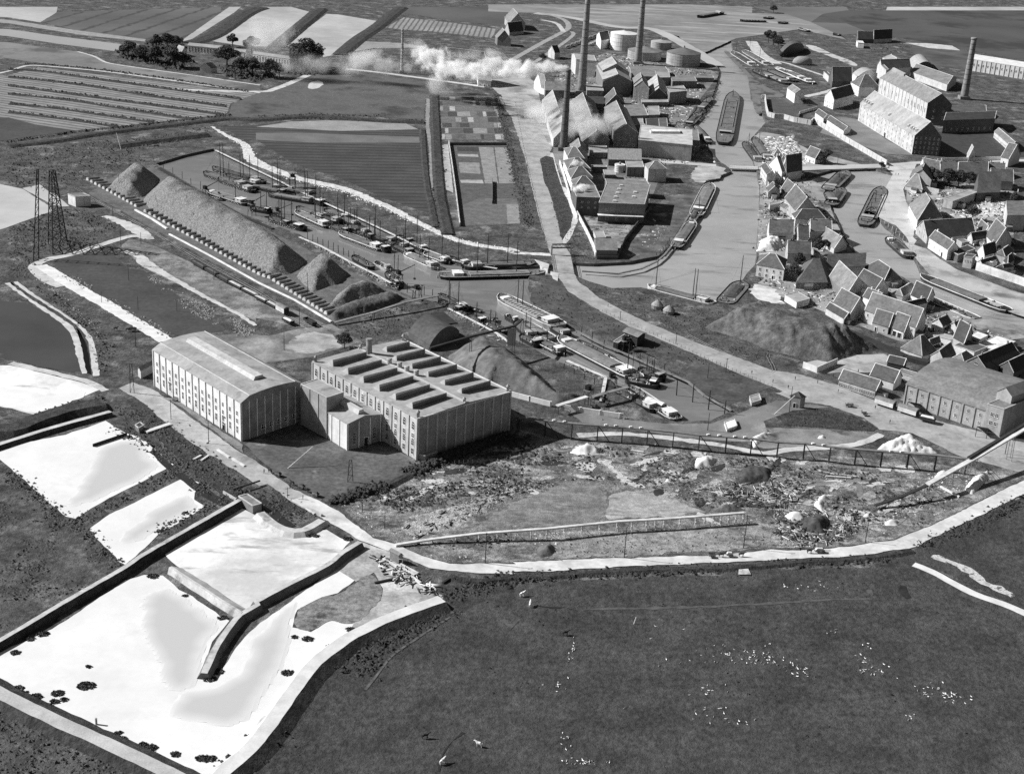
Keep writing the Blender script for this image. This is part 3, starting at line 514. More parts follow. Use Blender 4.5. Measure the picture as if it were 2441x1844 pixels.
# --- town paving
sheet('town_paving', Y(250,300, 700,280, 640,420, 560,520, 520,620, 560,790, 700,1030, 650,1250, 700,1300, 620,1400, 560,1250, 420,1100, 300,1050, 180,980, 185,870, 260,650, 380,420), gmat('pale_paving', 0.48, 0.58, s1=0.06, fine=0.12, patch=0.36, ps=0.05), 0.12, 0.3)
sheet('town_paving', I(1180,440, 1400,520, 1500,600, 1650,690, 2130,870, 2400,950, 2400,1150, 2125,1060, 2000,1010, 1700,880, 1420,740, 1330,640), gmat('grey_paving', 0.38, 0.5, s1=0.05, fine=0.2, patch=0.26, ps=0.04), 0.11, 0.3)
ribbon('town_road', C(1260,1370, 1500,1390, 1740,1408), 9, gmat('road_pale', 0.42, 0.55, s1=0.06, fine=0.15), 0.12, 0.3)
sheet('town_road', C(1530,1420, 1680,1400, 1870,1440, 1700,1540, 1540,1560), gmat('pale_landing', 0.25, 0.55, s1=0.08, fine=0.3), 0.10, 2.0)
ribbon('town_road', C(2090,1430) + D(200,1450, 450,1425, 840,1412, 1100,1400, 1400,1380, 2125,1365, 2400,1360), 7, MATS['road_pale'], 0.12, 0.3)
sheet('town_ground', C(2000,1200, 2120,1120, 2300,1150) + D(200,1180, 420,1290, 840,1400, 460,1420, 300,1440, 0,1400) + C(2080,1440), gmat('town_yard', 0.2, 0.45, s1=0.05, fine=0.35, patch=0.07, ps=0.06, plo=0.55, phi=0.65), 0.06, 0.4)
sheet('town_ground', X(1100,340, 800,200, 250,250, 240,700, 220,1000, 190,1640) + I(0,760, -50,800, 40,880, 400,1000, 900,1200, 1250,1330, 1480,1480, 1600,1500, 2125,1280, 2400,1250, 2400,1200, 1450,1000, 1180,770, 850,650, 700,480) + X(1550,950, 1380,480), gmat('town_soil', 0.22, 0.4, s1=0.06, fine=0.3, patch=0.09, ps=0.05, plo=0.5, phi=0.64), 0.055, 0.4)
sheet('lime_yard', X(200,1640, 240,1480, 420,1400, 740,1420, 740,1640), gmat('white_yard', 0.45, 0.8, s1=0.12, fine=0.2, patch=0.18, ps=0.08, plo=0.58, phi=0.68), 0.1, 1.2)
sheet('lime_yard', H(2040,800, 2150,820, 2300,900, 2300,1000, 2000,900), MATS['white_yard'], 0.1, 2.4)
sheet('town_ground', Y(560,560, 1000,650, 1480,480, 1990,480, 1990,1671, 1300,1500, 860,1260, 700,1060, 560,800), MATS['town_soil'], 0.055, 0.4)
sheet('timber_yard', Y(1210,930, 1500,790, 1900,740, 1990,760, 1990,950, 1600,1000, 1300,1000), MATS['pale_yard'], 0.1, 0.8)
sheet('sugar_yard', D(700,1000, 820,1020, 1030,1180, 1270,1320, 1050,1310, 480,1130, 560,990), gmat('sugar_yard', 0.16, 0.24, s1=0.05, fine=0.2), 0.09, 0.3)
sheet('sugar_yard', D(1480,1120, 1960,1080, 2125,1180, 2400,1300, 2125,1350, 1500,1330), plain('sugar_lawn', 0.055, fine=0.25), 0.07, 0.3)
sheet('lawn', W(700,1030, 1000,1000, 1120,1100, 1560,1130, 1480,1180, 1210,1300, 820,1240, 730,1120), plain('lawn_grass', 0.085, fine=0.25), 0.07, 0.3)
sheet('right_meadow', D(1270,330, 1700,430, 2400,600, 2400,640, 2125,700, 1800,600, 1450,560, 1250,440), gmat('dark_meadow', 0.06, 0.13, s1=0.03, fine=0.3), 0.06, 0.4)
sheet('factory_court', V(380,1210, 760,1230, 1420,1250, 1300,1400, 1180,1659) + H(930,480, 880,590, 715,580), gmat('factory_court', 0.14, 0.4, s1=0.12, fine=0.4, patch=0.05, ps=0.09), 0.09, 0.4)
sheet('gravel_bank', H(930,500, 1190,170, 1330,60, 1600,30, 1480,260, 1340,470, 1250,570, 1040,610, 890,600), gmat('gravel_bank', 0.06, 0.16, s1=0.1, fine=0.5, patch=0.36, ps=0.07, plo=0.57, phi=0.66), 0.07, 0.4)
sheet('factory_ground', C(330,760, 400,600, 800,450, 1350,560, 1700,600, 1760,640, 1560,900, 1480,1050, 1740,1380, 1300,1400) + V(1650,900, 1200,1640, 380,1200, 0,300), gmat('factory_ground', 0.12, 0.26, s1=0.06, fine=0.4, patch=0.4, ps=0.05, plo=0.6, phi=0.7), 0.06, 0.4)
sheet('town_yard', I(340,1480, 620,1420, 1020,1400, 1100,1440, 1060,1530, 880,1560, 640,1560, 450,1570), MATS['grey_paving'], 0.09, 0.4)
# --- banks (dikes) round the lime ponds
dike('pond_dike', J(-300,660, 95,530, 520,400, 940,285), 2.4, 1.8, 2.0, 1.8, PALETRACK, BANK, 4)
dike('pond_dike', J(-300,420, 95,420, 300,345, 600,250, 880,200), 8, 2.6, 3, 3.0, BANK, BANK, 4)
dike('pond_dike', J(2040,1035, 1800,1170, 1500,1340, 1180,1525) + O(1000,0, 600,230, 95,530, -300,750), 1.9, 2.5, 1.4, 1.4, PALETRACK, BANK, 3)
dike('pond_dike', Q(885,500, 740,590, 600,700, 300,850, 0,1010) + O(2060,300, 1920,380, 1820,500, 1740,620, 1680,740, 1630,850), 2.0, 2.3, 1.4, 1.5, PALETRACK, gmat('pale_dike_side', 0.10, 0.16, s1=0.3, fine=0.35), 3)
dike('pond_dike', O(1360,0, 1550,120, 1720,235, 1930,365), 1.0, 2.4, 4.5, 0.8, PALETRACK, PALETRACK, 3)
dike('pond_dike', O(-300,840, 95,1055, 500,1250, 900,1430, 1400,1670, 1700,1820), 4.6, 2.0, 4.5, 2.6, gmat('pale_dike_top', 0.4, 0.55, s1=0.15, fine=0.25), BANK, 3)
dike('pond_dike', Q(40,250, 130,330, 260,395, 400,400, 560,315), 3.2, 1.6, 1.6, 1.6, PALETRACK, PALETRACK, 2)
dike('road_dike', O(1560,1900, 1790,1630, 2060,1380) + Q(440,1600, 640,1420, 830,1290, 1150,1140, 1580,985), 4.5, 2.2, 2.5, 4.0, gmat('dike_road', 0.55, 0.72, s1=0.15, fine=0.12), BANK, 3, mleft=PALETRACK)
dike('field_bank', Q(930,1760, 1040,1620, 1150,1480, 1300,1370, 1480,1250, 1655,1140), 0.7, 0.25, .6, .6, gmat('dull_verge', .08, .15, s1=.3, fine=.5), BANK, 2)
sheet('ditch_strip', O(1450,1950, 1800,1560, 2212,1130) + Q(900,1290, 1600,975, 2212,780, 2212,2500, 0,2500), BANK, 0.02, 0.0)
dike('canal_dike', S(1330,-20, 1480,40, 1800,210, 2130,330, 2500,520), 3.6, 1.2, 2.5, 2.0, gmat('white_path', 0.6, 0.75, s1=0.2, fine=0.12), BANK, 3)
ribbon('lime_spill', S(1480,-90, 1760,20, 1850,100, 1950,150, 2130,240), [3, 4, 4, 2], MATS['lime_spill'], 0.12, 1.0, 2)
ribbon('ditch', J(1300,620, 1500,800, 1900,1060) + Q(30,150, 200,310, 300,380), [3, 4, 5, 4], DITCHW, 0.10, 0.4)
ribbon('ditch_verge', J(1150,170, 1500,560, 1800,830, 2150,1080) + Q(200,200, 430,240), [8, 10, 10, 10, 6], BANK, 0.08, 0.6)
dike('hedge_bank', Q(690,150, 800,110, 1100,20) + L(1300,1350, 1700,1180, 2130,1030), 2.0, 1.1, 2.0, 2.0, BANK, BANK, 3)
dike('road_verge_bank', Q(1650,790, 1900,830, 2212,790) + R(100,80, 500,60, 1000,25, 1400,10, 1900,0) + N(300,1560, 900,1520, 1260,1460), 2.0, 0.8, 1.0, 1.2, BANK, BANK, 3)
dike('harbour_dike', A(75,1230, 450,1190, 900,1120, 1500,1050, 1950,1000) + B(0,1010, 500,985, 1100,1020, 1430,1030), 5, 1.5, 3, 3, BANK, BANK, 5)
dike('harbour_dike', A(980,1230, 1200,1200, 1500,1160, 1760,1130), 5, 2.2, 3, 4, BANK, BANK, 4)

ribbon('pasture_track', R(700,345, 1000,335, 1500,325, 2212,292) + S(300,285, 700,262, 1000,258), 1.2, gmat('faint_track', 0.06, 0.12, s1=0.2, fine=0.5), 0.2, 0.5)
ribbon('pasture_track', Z(945,1665, 955,1635, 980,1600, 1000,1580), [.4, .8, .6, .2], gmat('wet_hollow', 0.02, 0.035, s1=0.3, fine=0.5), 0.2, 0.8)
ribbon('pasture_track', R(340,310, 480,330, 560,320, 660,350), [.4, 1.4, 1.2, .5], MATS['wet_hollow'], 0.2, 0.8)
ribbon('pasture_track', R(60,420, 130,480, 180,430), [2, 3, 1], MATS['faint_track'], 0.2, 0.8)
ribbon('pasture_track', S(1230,150, 1245,200, 1290,250), [2, 3, 1.5], MATS['wet_hollow'], 0.2, 0.8)
sheet('pasture_bare_patch', S(920,180, 1015,178, 1010,225, 985,230), MATS['faint_track'], 0.2, 0.8)
sheet('road_culvert', R(1950,10, 2020,10, 2045,60, 1950,62), PALETRACK, 0.5, 0.4)

rq = random.Random(9); wz = M(0,480, 400,570, 1000,600, 2212,690) + N(300,740, 1300,850, 1650,1000, 1400,1240, 1100,1350, 620,1430) + M(2212,1420, 1500,1290, 1700,1130, 1100,930, 500,860, 0,1040) + Q(1900,150, 1300,240, 800,230, 740,170)
wp = [tuple(q[:2]) for q in G(wz)]; k = 0
sm = [MATS['lime_spill'], MATS['pale_slag'], MATS['grey_slag'], gmat('scorched_soil', .025, .05, s1=.2, fine=.5), MATS['lime_spill'], MATS['pale_rubble_ground']]
while k < 90:
    p = (rq.uniform(min(q[0] for q in wp), max(q[0] for q in wp)), rq.uniform(min(q[1] for q in wp), max(q[1] for q in wp)))
    if not inside(p, wp): continue
    k += 1; a = rq.gauss(.35, .5); l_, w_ = rq.uniform(2, 11), rq.uniform(.7, 2.6); ca, sa = math.cos(a), math.sin(a)
    sheet('spoil_patch', None, rq.choice(sm), .15, 1.1, 1.2, world_pts=[(p[0] + ca * l_ * math.cos(t) * rq.uniform(.6, 1.2) - sa * w_ * math.sin(t), p[1] + sa * l_ * math.cos(t) + ca * w_ * math.sin(t) * rq.uniform(.6, 1.3)) for t in [6.283 * i / 8 for i in range(8)]])
# ------------------------------------------------------------------ buildings
WINME = {}
def window_mesh(w, h, arch=False):
    """frame bars standing proud of the wall, dark panes set back behind them; local: x along wall, -y outwards, z up from the sill"""
    k = (round(w, 2), round(h, 2), arch)
    if k not in WINME:
        mb = MB(); t = max(0.10, 0.07 * w)
        mb.box((0, -0.02, h / 2), (w, 0.06, h), mi=1)
        for x in (-w / 2 + t / 2, w / 2 - t / 2): mb.box((x, -0.08, h / 2), (t, 0.1, h))
        mb.box((0, -0.08, h - t / 2), (w, 0.1, t)); mb.box((0, -0.10, -0.06), (w + 0.3, 0.24, 0.12))
        nb = 2 if w > 1.0 else 1
        if w > 1.0: mb.box((0, -0.07, h / 2), (t * 0.7, 0.06, h))
        for q in range(1, max(2, int(h / 1.3))): mb.box((0, -0.07, h * q / max(2, int(h / 1.3))), (w, 0.06, t * 0.7))
        if arch: mb.add([(-w / 2, -0.05, h), (w / 2, -0.05, h), (w * .35, -0.05, h + w * .28), (0, -0.05, h + w * .38), (-w * .35, -0.05, h + w * .28)], [(0, 1, 2, 3, 4)], 1)
        me = mb.mesh('window'); me.materials.append(WHITE); me.materials.append(GLASS); WINME[k] = me
    return WINME[k]
DOORME = {}
def door_mesh(w, h):
    if (w, h) not in DOORME:
        mb = MB(); mb.box((0, -0.05, h / 2), (w, 0.12, h)); mb.box((0, -0.09, h + .1), (w + .4, 0.2, 0.2), mi=1)
        for x in (-w / 2 - .1, w / 2 + .1): mb.box((x, -0.09, h / 2), (0.2, 0.2, h), mi=1)
        me = mb.mesh('door'); me.materials.append(BLACK); me.materials.append(WHITE); DOORME[(w, h)] = me
    return DOORME[(w, h)]
BLD = {}
def building(name, N, Lp, Rp, label, cat='house', base=None, h=None, roof='gable', ridge='u', rise=None, wall=None, roofm=None, shade_wall=None, verge=True, wins=(), auto='', doors=(), stacks=(), over=0.3, pil=None, group=None, z0=0.0, ortho=False, prof=None, coping=CEM):
    N, Lp, Rp = N[0], Lp[0], Rp[0]
    if h is None: h = hgt(base[0], N)
    c0 = at(N, h + z0); u = at(Lp, h + z0) - c0; v = at(Rp, h + z0) - c0; u.z = v.z = 0; c0.z = z0
    if ortho:
        un = u.normalized(); v = v - un * v.dot(un)
    lu, lv = u.length, v.length; un, vn = u.normalized(), v.normalized()
    wall = wall or WALLW; roofm = roofm or TILE
    r = root(name, c0, label, cat, group); r['h'] = round(h, 2)
    X3 = lambda a, b, z: un * a + vn * b + Vector((0, 0, z))      # local metres along u, v
    if rise is None: rise = 0.42 * (lv if ridge == 'u' else lu) if roof in ('gable', 'hip') else 0.0
    mb = MB(); F = [X3(0, 0, 0), X3(lu, 0, 0), X3(lu, lv, 0), X3(0, lv, 0)]; Tp = [p + Vector((0, 0, h)) for p in F]
    up = Vector((0, 0, 1)); ws = 1 if un.cross(vn).z > 0 else -1
    fl = lambda fs: fs if ws > 0 else [tuple(reversed(f)) for f in fs]
    vs = F + Tp; fs = [(0, 1, 5, 4), (1, 2, 6, 5), (2, 3, 7, 6), (3, 0, 4, 7), (4, 5, 6, 7), (3, 2, 1, 0)]
    if roof == 'gable':
        ra, rb = (X3(-0.0, lv / 2, h + rise - .05), X3(lu, lv / 2, h + rise - .05)) if ridge == 'u' else (X3(lu / 2, 0, h + rise - .05), X3(lu / 2, lv, h + rise - .05))
        vs += [ra, rb]; fs += [(4, 8, 7), (5, 6, 9)] if ridge == 'u' else [(4, 5, 8), (7, 9, 6)]
    if roof == 'arch':
        pf = prof or [(t, rise * math.sin(math.pi * t) ** .8) for t in (0.1, .2, .3, .4, .5, .6, .7, .8, .9)]
        b = len(vs)
        for t, z in pf: vs += [X3(0, lv * t, h + z - .08), X3(lu, lv * t, h + z - .08)]
        n = len(pf)
        fs += [tuple([4] + [b + 2 * i for i in range(n)] + [7]), tuple([6] + [b + 2 * i + 1 for i in reversed(range(n))] + [5])]
    mb.add(vs, fl(fs))
    if shade_wall:
        mb.mi[3] = mb.mi[1] = mb.mi[2] = 1  # second material off the u facade, for shade put into the colour
        for q in range(6, len(mb.mi)): mb.mi[q] = 1
    mb.build('wall', [wall, shade_wall or wall], r)
    # roof
    th = 0.18; o = over; rf = MB(); cp = MB()
    def slab(q, t=th):
        rf.add([p for p in q] + [p + Vector((0, 0, t)) for p in q], fl([(0, 1, 2, 3)[::-1], (4, 5, 6, 7), (0, 1, 5, 4), (1, 2, 6, 5), (2, 3, 7, 6), (3, 0, 4, 7)]) if len(q) == 4 else fl([(2, 1, 0), (3, 4, 5), (0, 1, 4, 3), (1, 2, 5, 4), (2, 0, 3, 5)]))
    if roof == 'flat':
        q = [X3(.3, .3, h + .02), X3(lu - .3, .3, h + .02), X3(lu - .3, lv - .3, h + .02), X3(.3, lv - .3, h + .02)]; slab(q, .06)
        rf.build('roof', roofm, r)
        for a, b in ((Tp[0], Tp[1]), (Tp[1], Tp[2]), (Tp[2], Tp[3]), (Tp[3], Tp[0])): cp.beam(a + up * .15, b + up * .15, .45, .3)
        cp.build('coping', coping, r)
    elif roof in ('gable', 'hip'):
        if ridge == 'u': E_ = lambda a, b, z: X3(a, b, z); la, lb = lu, lv
        else: E_ = lambda a, b, z: X3(b, a, z); la, lb = lv, lu
        dz = rise / (lb / 2) * o
        hip = min(lb * .42, la * .4) if roof == 'hip' else 0
        e = [(-o, -o), (la + o, -o), (la + o, lb + o), (-o, lb + o)]
        eL = [E_(a, b, h - dz) for a, b in e]; R0 = E_(hip - (o if not hip else 0), lb / 2, h + rise); R1 = E_(la - hip + (o if not hip else 0), lb / 2, h + rise)
        slab([eL[0], eL[1], R1, R0]); slab([eL[2], eL[3], R0, R1])
        if hip: slab([eL[3], eL[0], R0]); slab([eL[1], eL[2], R1])
        rf.build('roof', roofm, r)
        if verge:
            t2 = up * (th + .06); w = .32
            cp.beam(R0 + t2, R1 + t2, w, .22); cp.build('ridge_cap', RIDGE, r)
            for R_, a, b in ((R0, 0, 3), (R1, 1, 2)):
                c2 = MB(); c2.beam(eL[a] + t2, R_ + t2, w, .2); c2.beam(eL[b] + t2, R_ + t2, w, .2); c2.build('hip_cap' if hip else 'verge', RIDGE, r)
    elif roof == 'arch':
        pf = [(0, 0)] + list(pf) + [(1, 0)]
        for (t0, z0_), (t1, z1) in zip(pf, pf[1:]):
            e0 = -o if t0 == 0 else 0; e1 = o if t1 == 1 else 0
            slab([X3(-o, lv * t0 + e0, h + z0_), X3(lu + o, lv * t0 + e0, h + z0_), X3(lu + o, lv * t1 + e1, h + z1), X3(-o, lv * t1 + e1, h + z1)])
        rf.build('roof', roofm, r)
    au, av = math.atan2(un.y, un.x), math.atan2(vn.y, vn.x)
    nu = -vn + un * un.dot(vn); nu.normalize(); nv = -un + vn * un.dot(vn); nv.normalize()
    def place(me, nm, fac, a, z, off=0.0):
        """put a window or door on a facade, a metres along it"""
        d, nn = (un, nu) if fac == 'u' else (vn, nv)
        ob = bpy.data.objects.new(nm, me); COL.objects.link(ob); ob.parent = r
        ob.location = d * a + nn * (off + .01) + up * z
        ob.rotation_euler = (0, 0, math.atan2(nn.x, -nn.y)); return ob
    for fac, n, zs, w, hh, f0, f1, *ar in wins:
        Ln = lu if fac == 'u' else lv
        for i in range(n):
            t = f0 + (f1 - f0) * (i / (n - 1) if n > 1 else .5)
            for z in zs:
                me_ = window_mesh(w, hh, bool(ar and ar[0])); place(me_, 'window', fac, Ln * t, z)
    for fac in auto:
        Ln = lu if fac == 'u' else lv; n = max(1, int(Ln / 3.6)); zs = [1.0 + 3.1 * k for k in range(max(1, int((h - .6) / 3.1)))]
        for i in range(n):
            for z in zs:
                if i == n // 2 and z == zs[0]: place(door_mesh(1.1, 2.2), 'door', fac, Ln * (i + .5) / n, 0)
                else: place(window_mesh(1.0, 1.5), 'window', fac, Ln * (i + .5) / n, z)
    for fac, f, w, hh in doors: place(door_mesh(w, hh), 'door', fac, (lu if fac == 'u' else lv) * f, 0)
    if pil:
        for fac, n, w, d in pil:
            Ln = lu if fac == 'u' else lv; dd, nn = (un, nu) if fac == 'u' else (vn, nv)
            m_ = MB(); m_.box((0, -d / 2, h / 2), (w, d, h)); me = m_.mesh('pilaster'); me.materials.append(wall)
            for i in range(n + 1): place(me, 'pilaster', fac, min(max(Ln * i / n, w / 2), Ln - w / 2), 0, 0)
    for fu, fv, sh in stacks:
        z = h + rise * (1 - abs((fv if ridge == 'u' else fu) - .5) * 2) if roof != 'flat' else h
        m_ = MB(); p = X3(lu * fu, lv * fv, 0); m_.box((p.x, p.y, z + sh / 2 - .4), (.7, .7, sh + .8), au); m_.box((p.x, p.y, z + sh + .05), (.9, .9, .2), au); m_.build('chimney', WALLW if wall in (WALLW,) else BRICK, r)
    BLD[name + label] = (r, c0, un, vn, lu, lv, h)
    r['lu'] = lu
    return r, X3, lu, lv, h, place
PALEW = WALLC
# --- the two big mills of the foreground
r, X3, lu, lv, h, place = building('warehouse', J(2050,215), E(1300,1370), [(721, 915)], 'large white warehouse with round-shouldered roof and three rows of windows by the road', 'warehouse', base=J(2050,540), roof='arch', prof=[(.13, 2.2), (.3, 2.75), (.5, 3.0), (.7, 2.75), (.87, 2.2)], wall=WALLW, shade_wall=plain('shade_tone_wall', .26, fine=.2), roofm=ROOFL, over=.35,  # end walls darker than the sunlit front: shade put into their colour
    wins=(('u', 13, (h0 := 10.6,), 1.5, 1.9, .045, .955), ('u', 13, (7.1,), 1.5, 2.0, .045, .955), ('u', 13, (2.6,), 1.5, 3.2, .045, .955), ('v', 5, (2.6,), 2.4, 2.2, .35, .86)), doors=(('u', .19, 2.2, 3.6),), pil=(('u', 13, .45, .4), ('v', 8, .4, .18)))
mb = MB(); zr = h + 2.7
for s0, s1 in ((.10, .86),):
    a0, a1 = lu * (1 - s1), lu * (1 - s0); y0, y1 = lv * .40, lv * .60
    mb.rings([[X3(a, y0, zr - .2), X3(a, y0 + 1.3, zr + 1.9), X3(a, y1 - 1.3, zr + 1.9), X3(a, y1, zr - .2)] for a in (a0, a1)])
mb.build('roof_lantern', plain('lantern_white', 0.5, fine=.2), r)
for i in (2, 10):
    mb = MB(); p = X3(lu * (1 - (i + .35) / 13), 0, 6.2); q = X3(lu * (1 - (i + .75) / 13), 0, 6.2); mb.beam(p + Vector((-.15, -.15, 0)), q + Vector((-.15, -.15, 0)), .14, .7); mb.build('sign_board', BRICKD, r)
WH = (X3, lu, lv, h, r.location.copy())
for t_ in (.13, .87):
    mb = MB(); mb.beam(X3(-.3, lv * t_, h + 2.42), X3(lu + .3, lv * t_, h + 2.42), .3, .1); mb.build('roof_seam', RIDGE, r)
r, X3, lu, lv, h, place = building('factory', L(1378,888), L(480,402), L(2172,657), 'long brick factory with twelve sawtooth skylights on its flat roof', 'factory', base=L(1375,1235), roof='gable', ridge='u', rise=1.0, wall=WALLC, shade_wall=plain('factory_shade_tone', .34, fine=.2), roofm=ROOFL, verge=False, over=.15,  # darker tone off the lit facade holds shade in the colour
    wins=(('u', 13, (12.6,), 1.9, 2.6, .04, .96, True), ('u', 13, (9.0,), 1.7, 2.0, .04, .96), ('u', 13, (5.6,), 1.7, 2.2, .04, .96, True), ('u', 13, (1.6,), 1.7, 2.6, .04, .96)), pil=(('u', 13, .6, .35), ('v', 10, .7, .35)))
for k in range(6):
    for b0, b1 in ((.08, .44), (.60, .92)):
        a = lu * (1 - (.135 + .150 * k)); zb = h + .45; mb = MB()
        if b0 > .5 and k in (0,): b0 = .66
        y0, y1 = lv * b0, lv * b1
        mb.rings([[X3(a, y, zb - .5), X3(a + .35, y, zb + 2.9), X3(a + 1.5, y, zb + 2.4), X3(a + 3.2, y, zb + 1.0), X3(a + 5.6, y, zb - .5)] for y in (y0, y1)])
        sk = mb.build('skylight', plain('skylight_roof', 0.45, fine=.15), r)
        m2 = MB(); m2.add([X3(a - .06, y0 + .3, zb), X3(a - .06, y1 - .3, zb), X3(a + .16, y1 - .3, zb + 2.4), X3(a + .16, y0 + .3, zb + 1.8)], [(0, 1, 2, 3)]); m2.build('glazing', plain('sooty_glass', .11, .4, .4), sk)
for fu, fv in ((.985, .02), (.985, .5), (.985, .98), (.015, .02), (.015, .5), (.015, .98)):
    mb = MB(); p = X3(lu * fu, lv * fv, h); mb.box((p.x, p.y, h + 1.0), (1.1, 1.1, 2.6)); mb.lathe((p.x, p.y, h + 2.3), [(.8, 0), (.75, .4), (.35, .9), (.1, 1.2)], 8); mb.build('corner_turret', WALLP, r)
for fu, fv in ((.70, .50), (.62, .52), (.55, .52), (.47, .53)):
    mb = MB(); p = X3(lu * fu, lv * fv, h + .6); mb.lathe(p, [(1.1, 0), (1.1, 2.6), (1.3, 2.7), (.9, 3.1)], 10); mb.build('roof_ventilator', WALLP, r)
mb = MB(); p = X3(lu * .90, lv * .50, h); mb.lathe(p, [(1.5, 0), (1.25, 7.6), (1.5, 7.7), (1.4, 8.2)], 14); mb.build('chimney', CHIM, r)
mb = MB(); mb.beam(X3(0, lv * .5, h + 1.35), X3(lu, lv * .5, h + 1.35), 1.2, .25); mb.build('roof_walkway', plain('walkway', .5, fine=.1), r)
for a, b, c, d in ((0, 0, lu, 0), (0, 0, 0, lv), (0, lv, lu, lv), (lu, 0, lu, lv)):
    mb = MB(); mb.beam(X3(a, b, h + .25), X3(c, d, h + .25), .5, .5); mb.build('parapet', RIDGE if b == lv or (a == 0 and c == 0) else WALLP, r)
FX, flu, flv, fh, FLOC = X3, lu, lv, h, r.location.copy()
r, X3, lu, lv, h, place = building('engine_house', L(780,928), L(512,768), L(1065,847), 'low brick annex with white side wall and lantern roof between the two mills', 'factory', base=L(775,1155), roof='gable', ridge='u', rise=1.6, wall=WALLW, shade_wall=MATS['shade_tone_wall'], roofm=ROOFL, verge=False,  # gable reuses the warehouse tone that carries shade in its colour
    wins=(('v', 2, (2.0,), 1.6, 4.2, .2, .8, True),), doors=(('v', .55, 2.0, 3.6),), pil=(('u', 4, .5, .25), ('v', 3, .5, .25)))
mb = MB(); mb.rings([[X3(a, lv * .40, h + 1.2), X3(a, lv * .44, h + 3.4), X3(a, lv * .56, h + 3.4), X3(a, lv * .60, h + 1.2)] for a in (lu * .1, lu * .96)]); mb.build('roof_lantern', MATS['lantern_white'], r)
building('linking_block', L(605,706), L(384,592), L(745,660), 'plain tall linking block standing in the shadow of the white warehouse', 'factory', base=L(612,1052), roof='flat', wall=plain('linking_brick', .34, fine=.2), roofm=ROOFL, pil=(('u', 3, .5, .25),))
building('shed', L(1440,1200), L(1388,1188), L(1545,1165), 'little lean-to shed against the corner of the sawtooth factory', 'shed', base=L(1440,1245), roof='flat', wall=WALLP, roofm=ROOFL, wins=(('v', 2, (1.,), .9, 1., .3, .7),))
building('shed', E(1195,1545), E(1172,1525), E(1300,1490), 'small open shed behind the white warehouse', 'shed', h=4.0, roof='gable', ridge='v', rise=1.0, wall=WALLC, roofm=ROOFM, verge=False)
building('shed', J(1180,430), J(1150,405), J(1222,405), 'square sluice hut on the bank of the white pond', 'hut', base=J(1180,470), roof='flat', wall=CEMD, roofm=BANK)
building('shed', J(2150,1090), J(2030,1010), J(2225,1070), 'weathered pump hut beside the lower lime pond', 'hut', h=3.2, roof='flat', wall=CEMD, roofm=ROOFM)
building('shed', Q(1215,620), Q(1140,580), Q(1250,622), 'small round-roofed hut on the bend of the white road', 'hut', h=3.4, roof='arch', ridge='u', rise=1.0, wall=CEMD, roofm=CEMD, doors=(('v', .5, 1.2, 2.0),))
building('shed', E(640,70), E(577,45), E(770,62), 'white box-like store beside the dragline tracks', 'store', base=E(640,155), roof='flat', wall=WALLW, roofm=ROOFM)
building('kiosk', N(315,165), N(225,150), N(355,160), 'tall little weigh house with hipped roof on the quay road', 'weigh house', base=N(300,262), roof='hip', ridge='v', wall=WALLP, roofm=TILE, verge=False, auto='u')
building('shed', M(1830,440), M(1808,378), M(1915,410), 'small white box hut under the overhead trestle', 'hut', base=M(1825,462), roof='flat', wall=WALLW, roofm=WHITE)
building('shed', M(2040,215), M(2022,160), M(2120,190), 'small flat-roofed hut at the end of the harbour quay', 'hut', base=M(2040,245), roof='flat', wall=WALLC, roofm=ROOFL)
building('tipping_shed', H(1070,1255), H(955,1210), H(1135,1225), 'open timber tipping shed on posts over the harbour bank', 'shed', h=5.5, roof='gable', ridge='u', rise=.8, wall=WOODD, roofm=ROOFM, verge=False, over=.8)
building('tipping_shed', H(905,1310), H(865,1300), H(1010,1240), 'lower lean-to shed beside the tipping shed', 'shed', h=4.0, roof='flat', wall=WOODD, roofm=ROOFM)
# --- barrel roofed store and the pump tower
building('barrel_store', L(1480,260), L(1300,150), L(1730,140), 'dark barrel-roofed store behind the sawtooth factory', 'store', h=3.0, roof='arch', rise=5.5, ridge='u', wall=BRICKD, roofm=plain('tarred_roof', .075, fine=.35), over=.1)
building('hoist_tower', U(1245,645), U(1180,640), U(1320,650), 'pale slender hoist tower at the end of the overhead conveyor', 'tower', base=U(1240,920), roof='flat', wall=WALLC, roofm=ROOFM)
# --- factory in the bend of the river
building('boiler_house', C(780,692), C(722,560), C(1022,694), 'tall brick boiler house with light lantern roof in the river bend', 'factory', base=C(785,815), ridge='u', rise=6.5, wall=BRICK, roofm=ROOFL, stacks=((.5, .5, 3),), auto='')
building('boiler_house', C(775,600), C(735,540), C(1000,620), 'rear twin of the brick boiler house nearest the storage tanks', 'factory', h=17, ridge='u', rise=7.5, wall=BRICK, roofm=ROOFL)
building('white_mill', C(548,505), C(510,462), C(715,520), 'white-gabled store behind the left tall chimney', 'store', base=C(550,640), ridge='v', rise=3, wall=WALLC, roofm=ROOFL)
building('store', C(1022,648), C(992,562), C(1345,656), 'long low store with grey roof in front of the storage tanks', 'store', h=6, ridge='v', rise=2.0, wall=BRICK, roofm=ROOFM, auto='v')
building('store', C(1228,662), C(1220,590), C(1345,660), 'small pale-roofed store at the right end of the long grey store', 'store', h=7.5, roof='flat', wall=BRICK, roofm=ROOFL)
building('brick_house', C(1042,738), C(1028,668), C(1168,758), 'narrow brick gable house right of the boiler house', 'house', base=C(1042,850), ridge='u', wall=BRICK, roofm=ROOFM, auto='v')
building('store', C(1165,818), C(1150,700), C(1325,820), 'gabled store with patched white roof beside the round-ended block', 'store', h=5, ridge='u', wall=BRICKD, roofm=plain('patched_roof', .4, fine=.5))
